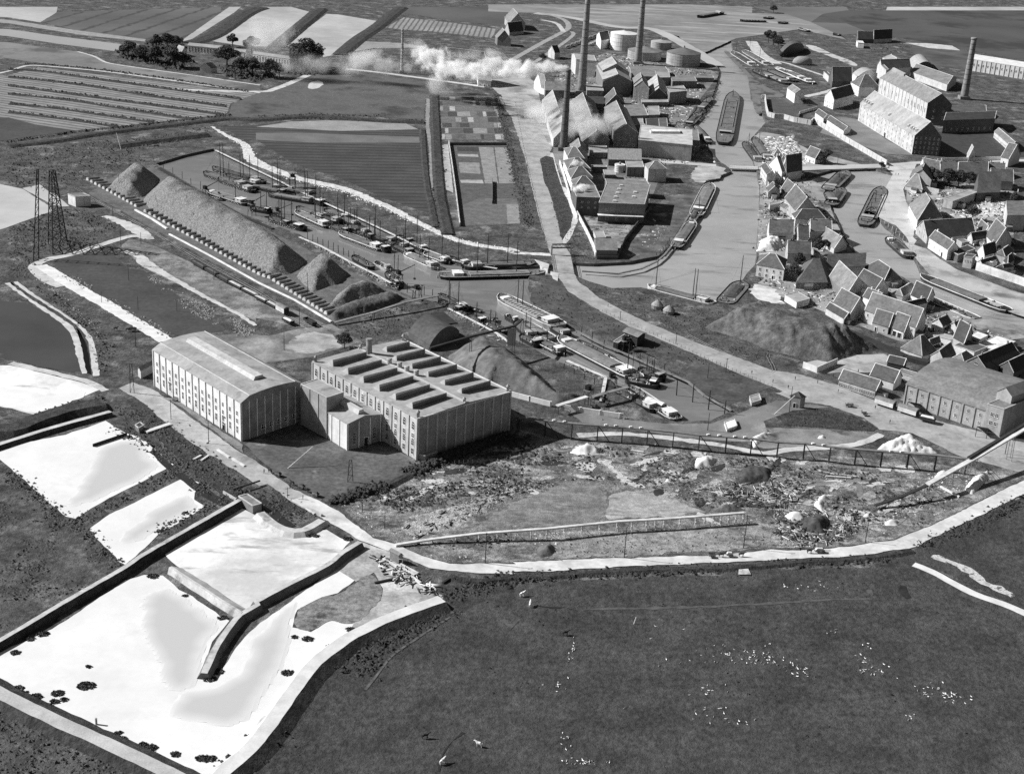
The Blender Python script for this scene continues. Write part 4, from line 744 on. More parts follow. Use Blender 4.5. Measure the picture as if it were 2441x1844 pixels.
building('brick_block', C(1345,788), C(1316,742), C(1490,774), 'square brick block with white flank near the river bend', 'factory', base=C(1340,892), roof='flat', wall=BRICK, roofm=ROOFL, auto='v')
building('brick_block', C(1366,692), C(1350,656), C(1575,692), 'columned grey block below the rightmost storage tank', 'factory', base=C(1366,750), roof='flat', wall=BRICK, roofm=ROOFM, pil=(('v', 9, .5, .4),))
building('brick_block', C(640,770), C(630,720), C(780,775), 'low block at the foot of the left tall chimney', 'factory', h=7, roof='flat', wall=BRICK, roofm=ROOFL, auto='v')
building('gable_store', C(800,890), C(783,832), C(960,880), 'small gabled store between boiler house and malt house', 'store', base=C(805,945), ridge='u', wall=BRICKD, roofm=TILE)
building('store', C(620,880), C(610,820), C(790,885), 'long low roof behind the smoke by the malt house', 'store', h=5, ridge='v', rise=2.5, wall=BRICKD, roofm=TILED, verge=False)
building('malt_house', C(870,1118), C(788,915), C(1075,1132), 'brick malt house with arched windows in its gable', 'factory', base=C(872,1250), ridge='u', rise=6.5, wall=BRICK, shade_wall=BRICK, roofm=ROOFM, wins=(('v', 4, (1.6,), 1.5, 2.6, .16, .86, True), ('v', 3, (6.6,), 1.5, 2.4, .3, .74, True), ('v', 1, (11.2,), 1.4, 2.0, .5, .5, True)))
for q, hh, m_, lb in (((992,988, 955,895, 1160,982), 6, ROOFM, 'grey open shed beside the malt house'), ((1165,980, 1158,905, 1258,977), 6.5, ROOFL, 'pale shed end beside the grey open shed'), ((1150,1088, 1140,1012, 1330,1082), 5, TILED, 'dark low range before the broad pale block'), ((1105,872, 1100,850, 1332,870), 4, ROOFL, 'narrow pale roof below the patched store'), ((1035,1062, 1030,1010, 1120,1060), 6, ROOFL, 'small cabin between malt house and dark range'), ((1400,660, 1392,640, 1720,665), 4, ROOFM, 'low grey range under the rightmost tank'), ((1255,1080, 1250,1012, 1325,1078), 6.5, TILE, 'upright hut on the dark low range'), ((1545,1250, 1530,1110, 1600,1245), 4, ROOFM, 'lean-to range along the quay side of the pale block')):
    building('works_shed', C(*q[0:2]), C(*q[2:4]), C(*q[4:6]), lb, 'shed', h=hh, roof='flat', wall=BRICK, roofm=m_)
building('smoky_shed', C(355,1178), C(258,856), C(540,1125), 'long pale shed veiled in smoke beside the road', 'shed', h=7, ridge='u', rise=7, wall=WALLC, roofm=ROOFL)
building('smoky_shed', C(600,1205), C(495,872), C(830,1190), 'second long shed veiled in smoke by the malt house', 'shed', h=7, ridge='u', rise=8, wall=BRICK, roofm=ROOFM)
building('white_block', C(1078,1192), C(1098,1062), C(1535,1237), 'broad pale flat-roofed block by the river quay', 'factory', h=12.5, roof='flat', wall=WALLP, roofm=plain('white_gravel_roof', .5, fine=.1))
building('store', C(1185,1120), C(1175,1098), C(1432,1122), 'long white roof light on the broad pale block', 'roof light', h=14, z0=0, roof='flat', wall=WALLW, roofm=WHITE)
building('speckled_store', V(905,345), V(888,215), V(1445,358), 'store with speckled pale tile roof behind the round tank', 'store', h=5, ridge='v', rise=5.5, wall=BRICKD, roofm=gmat('speckled_tiles', .2, .42, s1=1.2, s2=3, fine=.4), verge=False)
building('flat_office', V(598,234), V(575,122), V(895,236), 'flat-roofed office with three tall dark windows', 'office', base=V(598,330), roof='flat', wall=BRICK, roofm=ROOFL, wins=(('v', 3, (1.2,), 1.8, 3.4, .18, .82),))
for q, lb in (((230,300, 170,170, 500,330), 'northernmost gabled bay behind the white street wall'), ((235,515, 165,360, 600,500), 'second gabled bay behind the white street wall, below its steam puff'), ((290,660, 225,520, 640,640), 'third gabled bay behind the white street wall'), ((340,800, 290,690, 690,790), 'last gabled bay above the flat office with round windows')):
    building('factory_bay', V(*q[0:2]), V(*q[2:4]), V(*q[4:6]), lb, 'factory', h=8.5, roof='hip', ridge='v', rise=5, wall=WALLW, roofm=plain('slate', .13, fine=.3))
building('gable_store', V(300,232), V(268,105), V(560,240), 'steep little store with white-edged roof at the foot of the smoking chimney', 'store', h=8, ridge='u', wall=WALLC, roofm=plain('slate_light', .2, fine=.3))
building('flat_works', V(378,962), V(298,765), V(768,976), 'flat-roofed works with dark front and round windows', 'factory', base=V(370,1265), roof='flat', wall=BRICKD, roofm=ROOFM, wins=(('v', 3, (8.6,), 1.3, 1.3, .25, .8), ('v', 3, (5.2,), 1.2, 1.0, .25, .8)))
r, X3, lu, lv, h, place = building('flat_works', V(745,1060), V(875,738), V(1495,1087), 'broad flat-roofed works with seven white roof lanterns and a canopy', 'factory', base=V(752,1372), roof='flat', wall=BRICK, roofm=ROOFM, wins=(('v', 4, (1.5,), 1.8, 2.4, .2, .85), ('v', 1, (7.6,), 1.4, 1.4, .17, .17)))
for a, b in ((.88, .35), (.68, .33), (.48, .33), (.28, .32), (.08, .33), (.55, .72), (.32, .72)):
    mb = MB(); p = X3(lu * a, lv * b, h); mb.box((p.x, p.y, h + .5), (2.2, 1.8, 1.0)); mb.build('roof_lantern', WHITE, r)
mb = MB(); mb.beam(X3(-2.2, 0, 5.4), X3(-2.2, lv, 5.4), 4.4, .25); mb.build('canopy', plain('canopy_white', .72, fine=.08), r)
building('hip_house', V(1562,506), V(1503,428), V(1862,502), 'hipped grey house with white flank above the gravel bank', 'house', base=V(1556,720), roof='hip', ridge='v', rise=4, wall=WALLC, roofm=ROOFM)
building('flat_annex', V(845,602), V(815,518), V(1025,602), 'low flat annex left of the round tank', 'annex', h=5, roof='flat', wall=BRICKD, roofm=ROOFL)
building('flat_annex', V(1212,476), V(1182,376), V(1490,476), 'flat-roofed annex right of the round tank', 'annex', h=7, roof='flat', wall=BRICKD, roofm=ROOFL, pil=(('v', 4, .6, .3),))
building('flat_annex', V(880,745), V(848,668), V(1585,792), 'long low annex behind the broad flat works', 'annex', h=8.5, roof='flat', wall=BRICK, roofm=ROOFM)
building('flat_annex', V(640,470), V(620,440), V(880,475), 'low service roof among the gabled bays', 'annex', h=4.5, roof='flat', wall=BRICKD, roofm=ROOFL)
building('gate_house', H(722,520), H(700,428), H(898,524), 'grey-roofed gate house in the pointed yard of the works', 'gate house', base=H(722,590), ridge='v', rise=4, wall=BRICK, roofm=ROOFM, verge=False)
building('gate_house', H(718,418), H(695,360), H(800,415), 'small pale outhouse beside the gate house', 'outhouse', h=3.5, roof='flat', wall=WALLC, roofm=ROOFL)
# --- far houses, upper left and middle
for q, n, lb in ((A(1595,388, 1625,366, 1885,416), 11, 'long white arcaded building among the trees, the left one'), (A(1990,437, 2005,420, 2085,447), 3, 'short white pavilion between the two long white buildings'), (A(2150,462, 2170,440) + B(285,505), 13, 'long white arcaded building right of the short pavilion')):
    building('long_white_building', q[0:1], q[1:2], q[2:3], lb, 'building', h=6.5, roof='gable', ridge='v', rise=1.5, wall=WALLW, roofm=ROOFL, verge=False, wins=(('v', n, (.8,), 1.7, 4.6, .05, .95),))
building('farm_house', A(1545,440), A(1500,425), A(1590,430), 'tiny white house left of the long white building', 'house', h=5, ridge='u', wall=WALLW, roofm=ROOFL)
building('farm_house', A(1790,580), A(1700,572), A(1845,575), 'small farmhouse below the long white building', 'house', h=5, ridge='v', wall=WALLC, roofm=ROOFM)
building('barn', B(1562,600), B(1550,565), B(1690,600), 'dark gabled barn in the drifting smoke', 'barn', h=7, ridge='u', wall=BRICKD, roofm=TILED)
building('barn', B(1640,480), B(1600,445), B(1960,520), 'long barn with dark roof above the smoke', 'barn', h=8, ridge='v', rise=7, wall=BRICKD, roofm=TILED)
building('shed', B(1890,680), B(1880,620), B(2000,690), 'small white shed at the end of the pale track', 'shed', h=6, ridge='v', wall=WALLW, roofm=ROOFL, auto='v')
building('farm_house', B(2055,325), B(2035,305), B(2170,335), 'gabled farmhouse on the far left edge of the rail curve', 'house', h=8, ridge='u', rise=9, wall=BRICK, roofm=ROOFM)
building('barn', C(-20,195), C(-60,150), C(115,200), 'steep farm barn on the curve of the railway', 'barn', h=8, ridge='u', rise=11, wall=WALLP, roofm=ROOFM)
building('barn', C(-20,275), C(-60,250), C(100,262), 'low wing of the farm by the railway curve', 'barn', h=4, ridge='v', wall=WALLP, roofm=TILED)
building('rail_house', C(760,345), C(722,300), C(835,330), 'white-gabled railway house left of the white tank', 'house', h=10, ridge='v', rise=6, wall=WALLW, roofm=TILED)
building('rail_house', C(365,450), C(310,430), C(410,445), 'small white-gabled house by the tank wagons', 'house', h=7, ridge='v', wall=WALLC, roofm=TILED)
building('farm_house', C(250,745), C(190,700), C(300,760), 'low house with white end by the dusty apron', 'house', h=6, ridge='v', wall=WALLW, roofm=ROOFM)
building('store', C(285,770), C(270,715), C(470,770), 'grey store behind the smoking chimney', 'store', h=7, ridge='v', rise=5, wall=BRICK, roofm=ROOFM)
# --- sugar works, upper right
r, X3, lu, lv, h, place = building('sugar_warehouse', D(1283,1152), D(820,880), D(1513,1168), 'long pale warehouse with dormers and four rows of windows', 'warehouse', base=D(1258,1312), ridge='u', wall=plain('pale_stone_wall', .5, fine=.25), shade_wall=BRICKD, roofm=ROOFL, verge=True, rise=12, wins=(('u', 15, (1.2, 5.2, 9.2, 13.0), 1.1, 1.9, .03, .97), ('v', 6, (1.2, 5.2, 9.2, 13.0), 1.1, 1.9, .1, .9)), doors=(('u', .48, 3.4, 4.2),))
for fu in (.03, .07, .11, .16, .5, .84, .885, .93, .975):
    mb = MB(); rz = 12 / (lv / 2); y0, y1 = 1.6, 4.2; zt = h + rz * y1; zb = h + rz * y0
    mb.rings([[X3(lu * fu + s, y0, zb), X3(lu * fu + s, y0, zt + .3), X3(lu * fu + s, y1 + .6, zt + .3)] for s in (-.9, .9)]); dm = mb.build('dormer', WALLW, r)
    m2 = MB(); m2.add([X3(lu * fu - .5, y0 - .07, zb + .4), X3(lu * fu + .5, y0 - .07, zb + .4), X3(lu * fu + .5, y0 - .07, zt - .3), X3(lu * fu - .5, y0 - .07, zt - .3)], [(0, 1, 2, 3)]); m2.build('window', GLASS, dm)
r, X3, lu, lv, h, place = building('sugar_refinery', D(1397,874), D(990,662), D(1600,890), 'white refinery hall with tall windows behind the dormered warehouse', 'factory', h=20, ridge='u', rise=9, wall=WALLC, shade_wall=BRICKD, roofm=ROOFM, pil=(('u', 14, .6, .35),), wins=(('u', 8, (10.,), 1.6, 4.5, .04, .50), ('u', 5, (10.8,), 1.3, 3.6, .62, .96), ('v', 2, (6., 12.), 1.4, 2.4, .3, .7)))
mb = MB(); mb.rings([[X3(a, lv * .42, h + 7), X3(a, lv * .42, h + 10.5), X3(a, lv * .5, h + 11.3), X3(a, lv * .58, h + 10.5), X3(a, lv * .58, h + 7)] for a in (lu * .72, lu * .98)]); mb.build('roof_lantern', ROOFL, r)
building('brick_range', D(1532,1024), D(1562,955), D(1962,1010), 'long dark brick range below the tall right chimney', 'factory', base=D(1530,1135), ridge='v', rise=3.0, wall=BRICKD, roofm=TILED, wins=(('v', 9, (2.,), 1.4, 2.4, .06, .94),))
building('brick_range', D(1578,950), D(1570,900), D(1890,945), 'second dark range at the foot of the tall right chimney', 'factory', h=7, ridge='v', rise=2.5, wall=BRICKD, roofm=TILE)
building('hip_house', D(812,738), D(740,700), D(985,745), 'big hipped house with white flank left of the refinery', 'house', base=D(795,822), roof='hip', ridge='v', wall=WALLW, roofm=TILE, auto='u')
building('white_house', D(597,848), D(520,816), D(768,802), 'white-gabled house facing the river beside the garden wall', 'house', base=D(580,932), ridge='v', wall=WALLW, roofm=TILED, auto='u')
building('white_house', W(1145,917), W(1015,828), W(1300,930), 'lone white house at the corner of the round lawn', 'house', base=W(1130,1080), ridge='u', wall=WALLW, roofm=ROOFM)
building('long_shed', W(1612,1332), W(1476,1238), W(1720,1270), 'short white shed along the garden wall', 'shed', base=W(1602,1422), ridge='u', rise=2, wall=WALLW, roofm=TILE)
building('long_shed', W(1946,1538), W(1665,1352), W(2060,1480), 'long white shed along the sugar works wall', 'shed', base=W(1940,1612), ridge='u', rise=2.2, wall=WALLW, roofm=TILE)
building('barrel_shed', D(1275,590), D(1222,525), D(1443,570), 'pale barrel-roofed shed with dark open end', 'shed', h=5, roof='arch', rise=7, ridge='u', wall=BLACK, roofm=WALLP)
building('white_house', D(1125,552), D(1010,492), D(1200,520), 'pale house with low hipped roof behind the refinery', 'house', h=9, roof='hip', ridge='u', rise=3, wall=WALLC, roofm=ROOFL)
building('store', D(1003,580), D(965,556), D(1250,572), 'dark-roofed range joined to the back of the refinery', 'store', h=12, ridge='v', wall=WALLC, roofm=TILE)
building('store', D(800,655), D(755,628), D(965,630), 'round pale roof with white gable by the river wall', 'store', h=8, roof='arch', rise=5, wall=WALLW, roofm=WALLP)
building('panel_hall', D(1775,505), D(1790,462), D(2420,610), 'long white panelled hall at the right edge behind the tall chimney', 'hall', base=D(1768,602), roof='flat', wall=WALLC, roofm=WALLW, pil=(('v', 16, 1.0, .6),), wins=(('v', 16, (6.,), 1.8, 2.4, .03, .97),))
building('farm_house', D(935,335), D(918,318), D(1090,325), 'dark-roofed farmhouse alone in the far meadow', 'farmhouse', h=5, ridge='v', rise=10, wall=WALLC, roofm=TILED)
building('barn', D(800,330), D(785,315), D(930,335), 'dark barn left of the lonely farmhouse', 'barn', h=5, ridge='v', rise=8, wall=BRICKD, roofm=TILED)
building('shed', D(800,365), D(788,345), D(852,370), 'little white outbuilding before the lonely farmhouse', 'shed', h=6, roof='flat', wall=WALLW, roofm=WHITE)
building('long_shed', D(2100,1245), D(1960,1122), D(2170,1215), 'long pale lean-to at the right edge by the sugar works', 'shed', h=5, ridge='u', rise=2, wall=WALLC, roofm=ROOFM, auto='u')
building('white_house', D(2083,1350), D(2018,1335), D(2180,1315), 'white gable house at the right edge above the terrace', 'house', base=D(2068,1422), ridge='u', wall=WALLW, roofm=TILE)
building('shed', D(1740,1335), D(1728,1310), D(1800,1310), 'tiny pale shed in the dark yard behind the warehouse', 'shed', h=4, ridge='u', wall=WALLC, roofm=ROOFL)
building('store', D(1560,720), D(1250,610), D(1640,660), 'broad grey roof between refinery and barrel shed', 'store', h=7, ridge='u', rise=5, wall=WALLC, roofm=ROOFM)
building('white_house', D(437,1347), D(355,1315), D(505,1325), 'small white house behind the quay trees', 'house', base=D(427,1397), ridge='u', wall=WALLW, roofm=TILE, auto='u')
building('shed', D(130,1385), D(85,1320), D(185,1365), 'dark-roofed hut among the quay rubble', 'hut', h=5, ridge='u', wall=WALLC, roofm=TILED)
building('arched_shed', W(930,250), W(900,200), W(1290,150), 'dark arched shed with pale roof bands by the shipyard', 'shed', h=5, roof='arch', rise=7, ridge='u', wall=BLACK, roofm=BRICKD)
building('boat_house', W(1700,640), W(1615,560), W(1760,640), 'small pale hut by the shipyard path', 'hut', h=6, roof='flat', wall=WALLC, roofm=TILE)
building('boat_house', W(1760,720), W(1705,640), W(2080,720), 'dark boat house by the shipyard path', 'boat house', h=6, ridge='v', wall=BRICKD, roofm=TILED)
building('hut', D(1040,600), D(1000,560), D(1060,590), 'brick stair tower at the left end of the refinery', 'tower', h=20, roof='flat', wall=WALLC, roofm=ROOFM)
# --- town on the tongue between river and canal
TN = [('X', (368,270, 262,114, 520,285), (350,470), None, 'gable', 'u', 'tall white house with small grey roof at the bridge end', 'u', {}),
 ('X', (640,215, 400,90, 700,210), None, 7.5, 'gable', 'v', 'dark-roofed house between the bridge-end house and its neighbour', '', {}),
 ('X', (716,242, 645,104, 1000,195), (690,400), None, 'gable', 'v', 'white-edged house with dormer facing the bridge', 'u', {}),
 ('X', (390,590, 370,500, 600,580), None, 4.5, 'gable', 'u', 'low cottage with pale front on the river bank', 'v', {}),
 ('X', (742,655, 612,545, 950,590), (692,705), None, 'gable', 'u', 'white cottage with banded roof behind the big tiled house', '', {}),
 ('X', (890,935, 690,695, 1240,870), None, 8.0, 'gable', 'u', 'largest tiled house on the tongue between river and canal', '', {}),
 ('X', (690,885, 608,845, 830,930), (680,975), None, 'gable', 'u', 'tiny gabled outhouse with white posts', '', {}),
 ('X', (420,830, 405,790, 630,790), None, 4.0, 'flat', 'u', 'pale flat-roofed shelter on the river bank', '', {'roofm': ROOFL}),
 ('X', (885,1068, 822,982, 1445,1088), (880,1320), None, 'hip', 'v', 'wide hipped house with white hip ridges', '', {}),
 ('X', (408,1325, 385,1175, 848,1335), None, 6.5, 'gable', 'v', 'broad tiled house with white gables near the lime yard', '', {'rise': 6}),
 ('X', (1165,1300, 1118,1150, 1540,1300), None, 8.0, 'gable', 'v', 'tiled house with white flank by the canal path', '', {'rise': 5}),
 ('X', (940,1400, 885,1290, 1130,1412), None, 6.0, 'gable', 'v', 'narrow white house squeezed between two wide houses', 'v', {}),
 ('I', (205,548, 190,480, 400,555), None, 6.5, 'gable', 'v', 'square tiled house beside the white lime yard', 'v', {'rise': 5.5}),
 ('I', (598,505, 457,418, 705,472), (586,552), None, 'gable', 'u', 'white house with grey roof halves pointing at the canal', '', {'roofm': ROOFM}),
 ('I', (430,530, 395,520, 470,545), None, 3.5, 'gable', 'u', 'low outhouse under the garden tree', '', {}),
 ('I', (275,800, 330,640, 540,795), None, 3.5, 'hip', 'v', 'great dark hipped warehouse roof veiled in smoke', '', {'rise': 9, 'verge': False, 'wall': BRICKD}),
 ('I', (535,672, 540,585, 860,655), None, 6.0, 'gable', 'v', 'long canal-side store behind the hipped warehouse', '', {'rise': 5, 'verge': False}),
 ('I', (705,895, 556,747, 850,840), None, 5.0, 'gable', 'u', 'pale-roofed store sloping towards the smoke', '', {'roofm': ROOFM, 'wall': BRICK}),
 ('I', (1020,785, 850,667, 1180,768), (1000,840), None, 'hip', 'u', 'white-walled hipped house on the canal bend', 'u', {}),
 ('I', (925,885, 770,800, 1060,840), None, 6.0, 'gable', 'u', 'dark store with white gable below the canal bend', '', {'roofm': TILED}),
 ('I', (742,1045, 592,962, 860,995), None, 6.0, 'gable', 'u', 'tiled store above the slag heap crane', '', {}),
 ('I', (682,1105, 528,1015, 745,1050), None, 3.5, 'gable', 'u', 'open lean-to store at the head of the slag heap', '', {'rise': 1.5}),
 ('I', (1290,1178, 862,1032, 1380,1100), None, 7.0, 'gable', 'u', 'long white workshop with stepped roofs', 'u', {}),
 ('I', (1060,1175, 925,1135, 1110,1115), (1050,1240), None, 'gable', 'u', 'front wing of the long white workshop', 'u', {}),
 ('I', (1190,1218, 1085,1180, 1260,1150), (1184,1278), None, 'gable', 'u', 'garage wing with two dark doors beside the long workshop', '', {'doors': (('u', .3, 2.4, 2.8), ('u', .7, 2.4, 2.8))}),
 ('I', (1180,912, 1090,888, 1300,840), (1170,985), None, 'hip', 'v', 'small white hipped house below the canal bend', 'u', {'roofm': ROOFM}),
 ('I', (960,960, 845,915, 1030,930), None, 5.0, 'gable', 'u', 'cottage with two white chimneys in the smoke', '', {'stacks': ((.25, .5, 1.2), (.75, .5, 1.2))}),
 ('I', (1145,1020, 1090,1000, 1390,965), None, 5.0, 'gable', 'v', 'dark tiled house beside the moored barge', '', {'roofm': TILED}),
 ('I', (1380,960, 1250,900, 1450,905), None, 5.0, 'gable', 'u', 'dark store at the water edge by the loaded barge', '', {'roofm': TILED}),
 ('I', (1520,1168, 1430,1132, 1595,1135), (1502,1240), None, 'gable', 'v', 'white double-fronted villa by the canal', 'u', {}),
 ('I', (1640,1190, 1578,1158, 1705,1160), (1628,1255), None, 'gable', 'v', 'second white villa right of the double-fronted one', 'u', {}),
 ('I', (1832,1285, 1735,1250, 1905,1248), (1826,1322), None, 'flat', 'u', 'flat white house at the canal corner', '', {'roofm': WHITE}),
 ('I', (1700,1312, 1612,1262, 1775,1235), None, 6.0, 'gable', 'u', 'dark-roofed house between villas and flat white house', '', {'roofm': TILED}),
 ('I', (1345,1418, 1165,1352, 1480,1388), None, 3.0, 'hip', 'v', 'low barn with pale sunlit roof slope and dark side', '', {'rise': 8}),
 ('I', (1535,1478, 1420,1415, 1630,1405), None, 4.0, 'gable', 'v', 'small barn with pale gable beside the railway', '', {}),
 ('I', (1705,1480, 1588,1445, 1790,1430), None, 4.0, 'hip', 'v', 'grey hipped shed left of the brick hall', '', {'roofm': ROOFM}),
 ('I', (1790,1390, 1620,1330, 1900,1345), None, 5.0, 'flat', 'u', 'white walled yard building behind the brick hall', '', {}),
 ('I', (1905,1548, 1700,1478, 2190,1425), (1890,1655), None, 'gable', 'v', 'brick hall with arched gable window and dark roof', '', {'wall': BRICK, 'roofm': TILED, 'wins': (('u', 1, (5.,), 2., 3., .5, .5, True), ('u', 3, (1.2,), 1.2, 1.6, .2, .8))}),
 ('I', (2125,1560, 2010,1500, 2250,1500), None, 7.0, 'gable', 'v', 'dark gabled hall at the right edge behind the arched warehouse', '', {'wall': BRICKD, 'roofm': TILED}),
 ('N', (950,108, 640,14, 1010,62), (942,172), None, 'gable', 'u', 'long glazed market shed beside the quay road', '', {'wall': WALLP, 'roofm': TILE, 'wins': (('u', 16, (.6,), 1.2, 1.8, .04, .96),)}),
 ('I', (1105,1648, 905,1585, 1175,1595), None, 4.0, 'gable', 'u', 'dark-roofed depot shed with white front', '', {}),
 ('I', (1185,1500, 1050,1470, 1215,1470), None, 4.5, 'gable', 'u', 'tarred shed behind the depot', '', {'wall': WOODD, 'roofm': TILED}),
 ('I', (1270,1600, 1130,1560, 1320,1570), None, 3.5, 'flat', 'u', 'low white wall shed beside the arched warehouse', '', {'roofm': ROOFM}),
 ('Y', (708,1034, 597,828, 1040,985), (690,1170), None, 'hip', 'u', 'white corner house with hipped roof on the pale quay', 'u', {'roofm': ROOFM}),
 ('Y', (838,1264, 693,1130, 1482,1218), (800,1345), None, 'gable', 'v', 'white-gabled church-like hall with long dark roof', '', {'rise': 8, 'roofm': TILED, 'wins': (('u', 2, (2., 6.), .9, 2., .3, .7, True),)}),
 ('Y', (1112,1420, 865,1262, 1250,1392), (1060,1560), None, 'gable', 'u', 'white chapel-like house with arched door on the quay', '', {'doors': (('u', .25, 1.8, 3.2),), 'wins': (('u', 3, (2.,), .8, 1.8, .4, .95),)}),
 ('Y', (1735,1354, 1610,1228, 1960,1280), None, 5.0, 'gable', 'u', 'house with white gable in the right-hand gardens', '', {}),
 ('Y', (1870,1512, 1740,1472, 1985,1430), None, 5.0, 'hip', 'v', 'hipped house in the gardens at the right edge', '', {}),
 ('Y', (790,335, 750,275, 1005,382), None, 6.0, 'gable', 'v', 'first terrace house at the left end of the tiled row', '', {'rise': 6}),
 ('Y', (1012,392, 1000,305, 1236,402), None, 6.0, 'gable', 'v', 'second terrace house of the tiled row', '', {'rise': 6}),
 ('Y', (1246,422, 1238,305, 1640,412), None, 6.0, 'gable', 'v', 'widest terrace house of the tiled row', '', {'rise': 6, 'stacks': ((.5, .5, 2),)}),
 ('Y', (1650,392, 1640,305, 1865,404), None, 5.0, 'gable', 'v', 'last terrace house at the right end of the row', '', {'rise': 5}),
 ('Y', (606,452, 650,362, 890,497), None, 6.5, 'gable', 'u', 'house with big white gable at the head of the quay', 'v', {}),
 ('Y', (545,572, 590,500, 770,622), None, 3.0, 'hip', 'v', 'low hipped house below the big white gable', '', {'roofm': ROOFM}),
 ('Y', (1180,778, 1058,748, 1500,660), None, 6.0, 'flat', 'u', 'long bent shed with pale roof above the timber yard', '', {'roofm': ROOFL, 'wall': WALLP}),
 ('Y', (1502,665, 1472,545, 1805,655), None, 6.5, 'gable', 'v', 'grey-roofed store right of the long bent shed', '', {'roofm': ROOFM, 'wall': BRICKD, 'verge': False}),
 ('Y', (1690,500, 1640,430, 1980,520), None, 7.0, 'gable', 'v', 'tiled store behind the long bent shed', '', {}),
 ('Y', (1900,960, 1885,780, 2150,960), None, 11.0, 'flat', 'v', 'pale open-fronted storehouse cut by the right edge', '', {'wall': WALLC}),
 ('Y', (1250,1490, 1150,1440, 1480,1410), None, 5.0, 'flat', 'u', 'dark flat outbuilding behind the white quay wall', '', {'wall': BRICKD, 'roofm': TILED}),
 ('Y', (1560,1600, 1510,1580, 1760,1540), None, 5.0, 'gable', 'v', 'dark cottage behind the white quay wall', '', {'roofm': TILED}),
 ('Y', (1440,1530, 1325,1510, 1485,1490), None, 7.0, 'flat', 'u', 'narrow white front with three small windows', '', {'wins': (('u', 3, (4.,), .7, 1., .2, .8),)}),
 ('I', (280,965, 180,905, 390,935), None, 3.5, 'flat', 'u', 'low white shed in the smoky yard by the hipped warehouse', '', {'roofm': ROOFL}),
 ('I', (1590,1285, 1440,1245, 1640,1262), None, 3.0, 'flat', 'u', 'low white range in front of the canal villas', '', {'roofm': ROOFL}),
 ('I', (1960,1385, 1790,1335, 2140,1300), None, 4.0, 'flat', 'u', 'broad white flat-roofed store at the lower right edge', '', {'roofm': WHITE}),
 ('I', (1420,1330, 1385,1300, 1500,1300), None, 4.0, 'gable', 'v', 'little tiled outhouse left of the villas', '', {}),
 ('Y', (1600,1200, 1505,1110, 1670,1165), None, 5.0, 'gable', 'u', 'white cottage behind the dark plank wall', '', {}),
 ('Y', (1440,1295, 1375,1245, 1640,1262), None, 4.0, 'gable', 'v', 'low dark barn behind the long dark roof', '', {'roofm': TILED}),
 ('Y', (1600,1500, 1510,1425, 1760,1452), None, 5.0, 'gable', 'v', 'dark tiled cottage in the right-hand gardens', '', {'roofm': TILED}),
 ('Y', (1905,1620, 1850,1565, 1995,1550), None, 6.0, 'hip', 'v', 'dark hipped house under the right edge gardens', '', {'roofm': TILED}),
 ('Y', (1300,1330, 1230,1290, 1400,1320), None, 3.5, 'flat', 'u', 'small grey flat shed behind the chapel-like house', '', {'roofm': ROOFM}),
 ('Y', (1850,1660, 1760,1650, 1990,1640), None, 5.0, 'hip', 'v', 'white-edged hipped cottage at the right edge', '', {})]
CR = {'X': X, 'I': I, 'N': N, 'Y': Y}
for cr, q, b, hh, rf_, rd, lb, au_, kw in TN:
    f_ = CR[cr]; kw = dict(kw)
    if hh is None: kw['base'] = f_(*b)
    else: kw['h'] = hh
    nm = 'house'
    for w in ('shed', 'barn', 'store', 'cottage', 'warehouse', 'workshop', 'hall', 'villa', 'outhouse', 'shelter', 'garage'):
        if w in lb.split(): nm = w; break
    if rf_ == 'gable' and 'stacks' not in kw and nm in ('house', 'cottage', 'villa', 'hall'): kw['stacks'] = ((.12, .5, 1.4), (.88, .5, 1.4)) if rd == 'u' else ((.5, .12, 1.4), (.5, .88, 1.4))
    kw.setdefault('wall', (WALLW, WALLC, WALLC, WALLP)[len(lb) * 7 % 4])
    kw.setdefault('roofm', (TILE, TILE, plain('red_tile_roof', .15, fine=.4), plain('old_tile_roof', .085, fine=.45))[len(lb) % 4])
    building(nm, f_(*q[0:2]), f_(*q[2:4]), f_(*q[4:6]), lb, {'garage': 'garage', 'villa': 'villa'}.get(nm, nm), roof=rf_, ridge=rd, auto=au_, **kw)
rl = random.Random(21)
